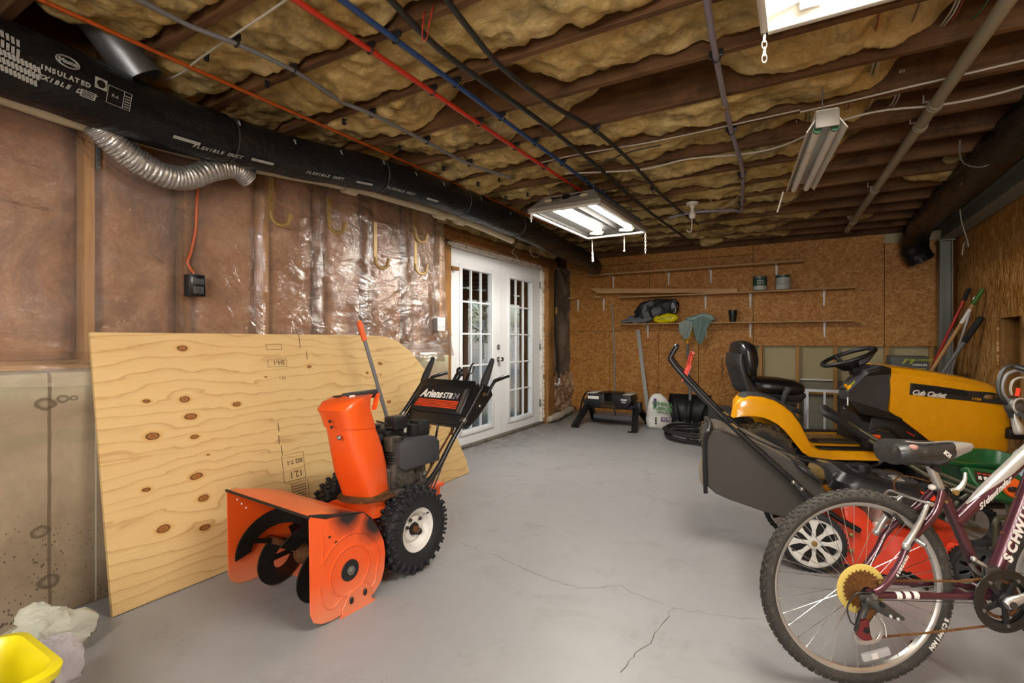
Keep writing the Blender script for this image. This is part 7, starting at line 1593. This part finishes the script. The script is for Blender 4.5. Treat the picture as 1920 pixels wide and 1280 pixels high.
def sring(x, zc, hw, hh, y0=0.):
    o = []
    for k in range(24):
        a = 2 * PI * k / 24; ca, sa = math.cos(a), math.sin(a); z = zc + hh * (abs(sa) ** .8) * (1 if sa > 0 else -1.35 * (abs(ca) ** .25)) if False else zc + (hh if sa > 0 else hh * 1.5) * sa * (.75 + .25 * abs(ca)); o.append((x, y0 + hw * (abs(ca) ** .8) * (1 if ca > 0 else -1), z))
    return o
M_sad = mat('saddle_vinyl', '2a2b2c', .38, var=.25, vs=14, dirt='5d5a50', dirt_amt=.56)
b = MB(M_sad); b.loft([sring(*s_) for s_ in SS[:8]], caps=True); b.m(M_slv); b.loft([sring(s_[0], s_[1] + .0006, s_[2] * 1.02, s_[3] * 1.02) for s_ in SS[7:]], caps=True)
b.tube(spline([(.135, -.052, .799), (.18, -.062, .796), (.23, -.045, .795), (.30, -.022, .794), (.325, -.012, .793)], 4), .0022, 6); b.tube(spline([(.322, -.026, .777), (.315, -.028, .762), (.312, -.024, .748)], 4), .0024, 6)
b.m(mat('worn_pink', 'a3766a', .6)); b.sph((.148, -.066, .782), (.014, .012, .010)); b.m(M_ltxt); b.text('SCH', .018, fr((.272, -.0475, .757), (.8, .30, -.5), (.42, .05, .9)), .3, .0012)
obj('saddle', b, BK)
b = MB(M_black)
for sg in (-1, 1): b.tube(spline([(.14, sg * .03, .738), (.19, sg * .03, .722), (.27, sg * .025, .718), (.33, sg * .012, .742)], 4), .0038, 7)
b.bx(.225, .275, -.022, .022, .712, .732, bev=.004); b.tube([(.235, -.03, .715), (.262, -.03, .70)], .008, 8); b.bx(.13, .16, -.05, .05, .722, .735, bev=.004); obj('saddle_rails', b, BK)
# drivetrain
b = MB(M_eng); yc = -.052
b.lathe([(.066, -.002), (.088, -.002), (.088, .002), (.066, .002)], frz((BB.x, yc, BB.z), (0, -1, 0)), 60, closed=True)
for k in range(44): b.box((0, 0, 0), (.007, .003, .006), T(BB.x, yc, BB.z) @ RY(360 * k / 44) @ T(.090, 0, 0))
b.m(mat('chain_guard', '26241f', .25, var=.15, alpha=.9)); b.tor(.094, .006, frz((BB.x, yc - .008, BB.z), (0, -1, 0)) @ SCL(1, 1, .5), 60, 8); b.lathe([(.070, 0), (.097, 0), (.097, .002), (.070, .002)], frz((BB.x, yc - .008, BB.z), (0, -1, 0)), 60, closed=True)
b.m(M_black)
for k in range(5): b.box((.045, 0, 0), (.075, .007, .020), T(BB.x, yc - .006, BB.z) @ RY(72 * k + 15), .003); b.m(M_steel); b.cyl(T(BB.x, yc - .010, BB.z) @ RY(72 * k + 15) @ Vector((.076, 0, 0)), T(BB.x, yc - .014, BB.z) @ RY(72 * k + 15) @ Vector((.076, 0, 0)), .0055, n=10); b.m(M_black)
b.cyl((BB.x, yc + .01, BB.z), (BB.x, yc - .014, BB.z), .026, n=24); b.m(M_rust); b.lathe([(.052, 0), (.062, 0), (.062, .002), (.052, .002)], frz((BB.x, yc + .008, BB.z), (0, -1, 0)), 40, closed=True)
obj('chainring', b, BK)
b = MB(M_alu); c0 = Vector((BB.x, yc - .022, BB.z)); c1 = c0 + Vector((.150, -.012, .070)); b.tube([c0 - Vector((.012, 0, .006)), c0, c0.lerp(c1, .3), c1, c1 + Vector((.012, 0, .006))], [.014, .0185, .0125, .0120, .010], 14, ell=(1, .75)); b.m(M_dgrey); b.cyl(c0 + Vector((0, -.012, 0)), c0 + Vector((0, -.0165, 0)), .011, n=14); b.m(M_alu); obj('crank_arm', b, BK)
b = MB(M_alu); l0 = Vector((BB.x, .060, BB.z)); l1 = l0 + Vector((-.150, .012, -.015)); b.tube([l0, l0.lerp(l1, .3), l1, l1 - Vector((.014, 0, 0))], [.017, .012, .012, .011], 12); b.m(M_dgrey); b.cyl(l1 + Vector((0, -.012, 0)), l1 + Vector((0, -.015, 0)), .007, n=10); obj('crank_arm', b, BK)
for (e, sg) in ((l1, 1), (c1, -1)):
    b = MB(M_black); Mp = T(e.x, e.y + sg * .055, e.z) @ RY(8)
    for s2 in (-1, 1): b.box((s2 * .030, 0, 0), (.008, .08, .022), Mp, .003); b.box((0, s2 * .042, 0), (.075, .008, .022), Mp, .003)
    b.cyl(Mp @ Vector((0, -.05 * sg, 0)), Mp @ Vector((0, .04 * sg, 0)), .008, n=10)
    for k in range(4): b.box((-.034 + .0227 * k, .046 * sg, 0), (.006, .006, .026), Mp)
    obj('pedal', b, BK)
def links(pts):
    P = [Vector(p) for p in pts]; L = [0]
    for i in range(1, len(P)): L.append(L[-1] + (P[i] - P[i - 1]).length)
    n = int(L[-1] / .0063); b = MB(M_chain)
    for k in range(n):
        s_ = L[-1] * k / n; i = max(j for j in range(len(L)) if L[j] <= s_); i = min(i, len(P) - 2); q = P[i].lerp(P[i + 1], (s_ - L[i]) / (L[i + 1] - L[i])); dd = (P[i + 1] - P[i])
        b.box((0, 0, 0), (.0046, .0065 if k % 2 else .0048, .0085), frz(q, dd, (0, 0, 1)), .001, 1)
        b.cyl(q + Vector((0, -.0042, 0)), q + Vector((0, .0042, 0)), .0026, n=6)
    return b
obj('chain', links([(.0, -.036, .354), (.02, -.036, .352), (.30, -.046, .352), (.37, -.050, .362)]), BK)
obj('chain', links([(.02, -.046, .176), (.05, -.047, .178), (.20, -.05, .193), (.39, -.052, .216)]), BK)
b = MB(M_dgrey); b.tube(spline([(-.018, -.064, .306), (.0, -.066, .300), (.022, -.07, .285), (.05, -.073, .268), (.075, -.073, .256), (.098, -.07, .246)], 4), [.010, .012, .0135, .0145, .015, .0155, .016, .0165, .017, .017, .017, .0165, .016, .015, .014, .0125, .011, .0095, .008, .007, .006], 12, ell=(1, .8)); b.tube(spline([(-.015, -.058, .295), (-.012, -.055, .27), (-.022, -.053, .245)], 4), .011, 10); b.box((-.012, -.064, .312), (.05, .014, .016), T(0, 0, 0), .005); b.m(M_black); b.cyl((.022, -.075, .295), (.022, -.088, .295), .008, n=12); b.m(M_alu); b.sph((.045, -.088, .262), .006); b.sph((.068, -.088, .254), .006); b.m(M_steel); b.cyl((.006, -.055, .316), (.006, -.078, .316), .009, n=6); obj('derailleur', b, BK)
b = MB(M_black); b.tube([(-.024, -.053, .262), (-.036, -.053, .225), (-.042, -.053, .20)], .006, 8); b.m(M_alu); b.tube(spline([(-.045, -.053, .185), (-.035, -.053, .165), (.0, -.053, .163), (.028, -.053, .172), (.04, -.053, .195), (.03, -.053, .225), (.02, -.055, .25)], 4), .0045, 7, ell=(1.4, .5)); b.pxz([(.0, .225), (.03, .262), (.048, .252), (.035, .20), (.012, .17), (.004, .19)], -.056, -.053, .001, 1); b.m(mat('pulley_red', '6a2222', .5)); b.cyl((-.006, -.051, .20), (-.006, -.042, .20), .033, n=20); b.m(M_black); b.cyl((-.006, -.0525, .20), (-.006, -.041, .20), .010, n=12); b.m(M_chain); b.cyl((.016, -.049, .243), (.016, -.043, .243), .022, n=16); obj('derailleur_cage', b, BK)
b = MB(M_blkh); b.tube(spline([(.025, -.062, .318), (-.01, -.066, .325), (-.05, -.066, .32), (-.075, -.066, .28), (-.065, -.066, .235), (-.04, -.066, .22)], 6), .0026, 7); b.m(M_ltxt); b.tube(spline([(.03, -.062, .246), (.045, -.06, .225), (.05, -.06, .20), (.05, -.06, .185)], 5), .0014, 6); b.m(M_blkh); b.tube(spline([(.28, -.02, .59), (.34, -.022, .44), (.37, -.024, .36), (.40, -.03, .27)], 5), .0026, 6); b.tube([(.35, -.05, .285), (.02, -.064, .302)], .0012, 5); obj('gear_cable', b, BK)
b = MB(M_dgrey); b.tube(spline([(.385, -.02, .40), (.35, -.035, .395), (.37, -.045, .37), (.40, -.05, .35), (.42, -.05, .335)], 4), .008, 8); b.bx(.375, .425, -.058, -.053, .345, .40, bev=.003); b.bx(.375, .425, -.045, -.041, .345, .40, bev=.003); b.m(M_alu); b.tube(spline([(.36, -.035, .415), (.385, -.04, .40), (.40, -.045, .38)], 4), .006, 8); b.sph((.358, -.035, .418), .009); obj('front_derailleur', b, BK)
# rear brake
b = MB(M_alu)
for sg in (-1, 1):
    b.tube(spline([(.118, sg * .062, .472), (.135, sg * .064, .50), (.165, sg * .062, .545), (.192, sg * .056, .588), (.205, sg * .048, .60)], 4), [.0105, .0105, .010, .010, .0095, .009, .009, .0085, .008, .008, .0075, .007, .007, .0065, .006, .006, .006], 10)
    b.sph((.118, sg * .064, .470), (.013, .01, .013)); b.cyl((.15, sg * .055, .49), (.162, sg * .085, .478), .007, n=10)
b.cyl((.20, -.06, .603), (.20, .06, .603), .0018, n=6); b.cyl((.203, -.066, .602), (.203, -.05, .602), .007, n=10); b.m(M_blkh)
for sg in (-1, 1): b.box((.125, sg * .026, .545), (.011, .010, .040), T(.125, 0, .545) @ RY(-42) @ T(-.125, 0, -.545), .003)
b.m(M_alu); b.tube(spline([(.155, .07, .60), (.16, .05, .615), (.17, .0, .61), (.20, -.05, .602)], 4), .004, 6); b.m(M_rust); b.tube(spline([(.165, .03, .61), (.155, .03, .64), (.17, .03, .665), (.20, .02, .67), (.26, .01, .655)], 4), .0028, 6); b.m(M_chrome); b.cyl((.205, -.05, .60), (.275, -.02, .598), .0012, n=5); obj('rear_brake', b, BK)
# kick stand
b = MB(M_alu); b.bx(.33, .37, .0, .03, .27, .30, bev=.004); b.tube(spline([(.35, .03, .285), (.365, .06, .25), (.36, .10, .17), (.335, .16, .06), (.33, .19, .012)], 4), .009, 10); b.m(M_black); b.cyl((.332, .183, .03), (.33, .19, .004), .012, n=10); obj('kick_stand', b, BK)
# front end turned to the rider's right
pv = HT0.lerp(HT1, .5); RT = T(pv.x, pv.y, pv.z) @ Matrix.Rotation(math.radians(-28), 4, hd) @ T(-pv.x, -pv.y, -pv.z)
def fx(p): return RT @ Vector(p)
FH = Vector((.862, 0, .318))
b = MB(M_mar); b.cyl(fx(HT0 - hd * .012), fx(HT0 - hd * .045), .019, n=14); 
for sg in (-1, 1):
    b.tube([fx(p) for p in spline([HT0 - hd * .045 + Vector((0, sg * .02, 0)), HT0 - hd * .05 + Vector((.01, sg * .05, -.01)), HT0 - hd * .12 + Vector((.01, sg * .056, -.02)), FH + Vector((0, sg * .056, 0))], 4)], .0125, 12)
b.tube([fx(HT0 - hd * .045 + Vector((0, -.03, 0))), fx(HT0 - hd * .045 + Vector((0, .03, 0)))], .017, 10); obj('fork', b, BK)
fw = wheel_parts(BK, (0, 0, 0), True); fw.matrix_local = RT @ T(*FH)
b = MB(M_black); s0 = HT1 + hd * .012; s1 = HT1 + hd * .07; s2 = s1 + Vector((.06, 0, .035)); b.cyl(fx(s0), fx(s1 + hd * .01), .016, n=12); b.tube([fx(s1), fx(s2)], .017, 12); b.cyl(fx(s2 + Vector((0, -.025, 0))), fx(s2 + Vector((0, .025, 0))), .021, n=14); obj('stem', b, BK)
b = MB(M_black); bar = spline([s2 + Vector((-.05, -.24, .045)), s2 + Vector((-.02, -.15, .04)), s2 + Vector((-.0, -.07, .005)), s2, s2 + Vector((0, .07, .005)), s2 + Vector((-.02, .13, .04)), s2 + Vector((-.03, .20, .045))], 5); b.tube([fx(p) for p in bar], .0112, 12); obj('handlebar', b, BK)
for sg in (-1,):
    b = MB(M_rub); g0 = s2 + Vector((-.053, sg * .25, .046)); g1 = s2 + Vector((-.025, sg * .15, .041)); b.tube([fx(g0), fx(g0.lerp(g1, .05)), fx(g0.lerp(g1, .9)), fx(g1)], [.013, .0165, .0155, .018], 14); obj('grip', b, BK)
    b = MB(M_dgrey); q = s2 + Vector((-.012, sg * .12, .032)); b.tube([fx(q + Vector((0, sg * .015, 0))), fx(q - Vector((0, sg * .015, 0)))], .018, 12); b.sph(fx(q + Vector((.025, 0, -.012))), (.022, .022, .02)); b.m(M_slv)
    if sg < 0: b.tube([fx(p) for p in spline([q + Vector((.03, 0, -.012)), q + Vector((.055, sg * .03, -.04)), q + Vector((.05, sg * .09, -.055)), q + Vector((.035, sg * .15, -.05))], 5)], [.008] * 4 + [.010] * 6 + [.011] * 6, 8)
    obj('brake_lever', b, BK)
b = MB(M_blkh)
b.tube(spline([(.80, .16, .95), (.765, .19, 1.03), (.715, .20, 1.03), (.690, .20, .985), (.688, .20, .94), (.705, .20, .905), (.73, .20, .885), (.72, .14, .85), (.66, .03, .80)], 7), .0075, 8)
b.m(M_gry); b.tube(spline([(.80, .16, .94), (.77, .19, 1.015), (.725, .20, 1.01), (.703, .20, .975), (.702, .20, .94), (.72, .20, .91), (.74, .20, .89)], 7), .006, 8); b.m(M_slv); b.tube(spline([(.80, .18, .93), (.775, .19, .99), (.735, .19, .985), (.722, .19, .955), (.725, .19, .93)], 6), .0045, 7); b.m(M_red); b.tube([(.752, .19, .955), (.745, .19, .925)], .007, 8)
b.m(M_dgrey); b.sph((.745, .20, .885), (.034, .026, .036)); b.m(M_slv); b.tor(.030, .004, frz((.742, .172, .888), (0, -1, .1)), 24, 6); b.tube(spline([(.735, .19, .865), (.733, .19, .84), (.738, .185, .815), (.738, .18, .785)], 5), [.008, .009, .010, .011, .011, .012, .013, .013, .014, .015, .016, .016, .016, .016, .015, .012], 10); b.m(M_black); b.tube([(.72, .19, .875), (.718, .19, .845)], .008, 8)
obj('cable_loop', b, BK)
# ------------------------------------------------------------------ camera, sky, exposure
cam = bpy.data.objects.new('camera', bpy.data.cameras.new('camera')); COL.objects.link(cam); SC.camera = cam
cam.location = (0, 0, CH); cam.rotation_euler = (PI / 2, 0, CTH)
cam.data.sensor_width = 36.; cam.data.lens = CF / 1920 * 36.; cam.data.shift_y = -(640 - CCY) / 1920.; cam.data.clip_start = .02; cam.data.clip_end = 200
w = bpy.data.worlds.new('sky'); SC.world = w; w.use_nodes = True; nt = w.node_tree
sk = nt.nodes.new('ShaderNodeTexSky'); sk.sky_type = 'NISHITA'; sk.sun_elevation = math.radians(38); sk.sun_rotation = math.radians(60); sk.sun_disc = False; sk.dust_density = 4.; sk.air_density = 1.2
nt.links.new(sk.outputs[0], nt.nodes['Background'].inputs[0]); nt.nodes['Background'].inputs[1].default_value = SKY
vs = SC.view_settings; vs.view_transform = 'Standard'; vs.look = 'None'; vs.exposure = EXPO; vs.gamma = 1.; vs.use_curve_mapping = False
SC.cycles.use_denoising = True; SC.cycles.adaptive_threshold = .03; SC.cycles.max_bounces = 7; SC.cycles.diffuse_bounces = 3; SC.cycles.glossy_bounces = 3; SC.cycles.transparent_max_bounces = 10; SC.cycles.caustics_reflective = False; SC.cycles.caustics_refractive = False
SC.cycles.sample_clamp_indirect = 6.

def lamp(name, loc, target, size, power, col=(1, .965, .92)):
    l = bpy.data.lights.new(name, 'AREA'); l.shape = 'RECTANGLE'; l.size, l.size_y = size; l.energy = power; l.color = col
    o = bpy.data.objects.new(name, l); COL.objects.link(o); o.location = loc
    o.rotation_euler = (Vector(target) - Vector(loc)).to_track_quat('-Z', 'Y').to_euler(); return o
lamp('soft_fill', (.55, -2.4, 1.55), (-.3, 4., 1.8), (1.7, 1.5), 46.)  # unseen area light added behind the camera as general fill
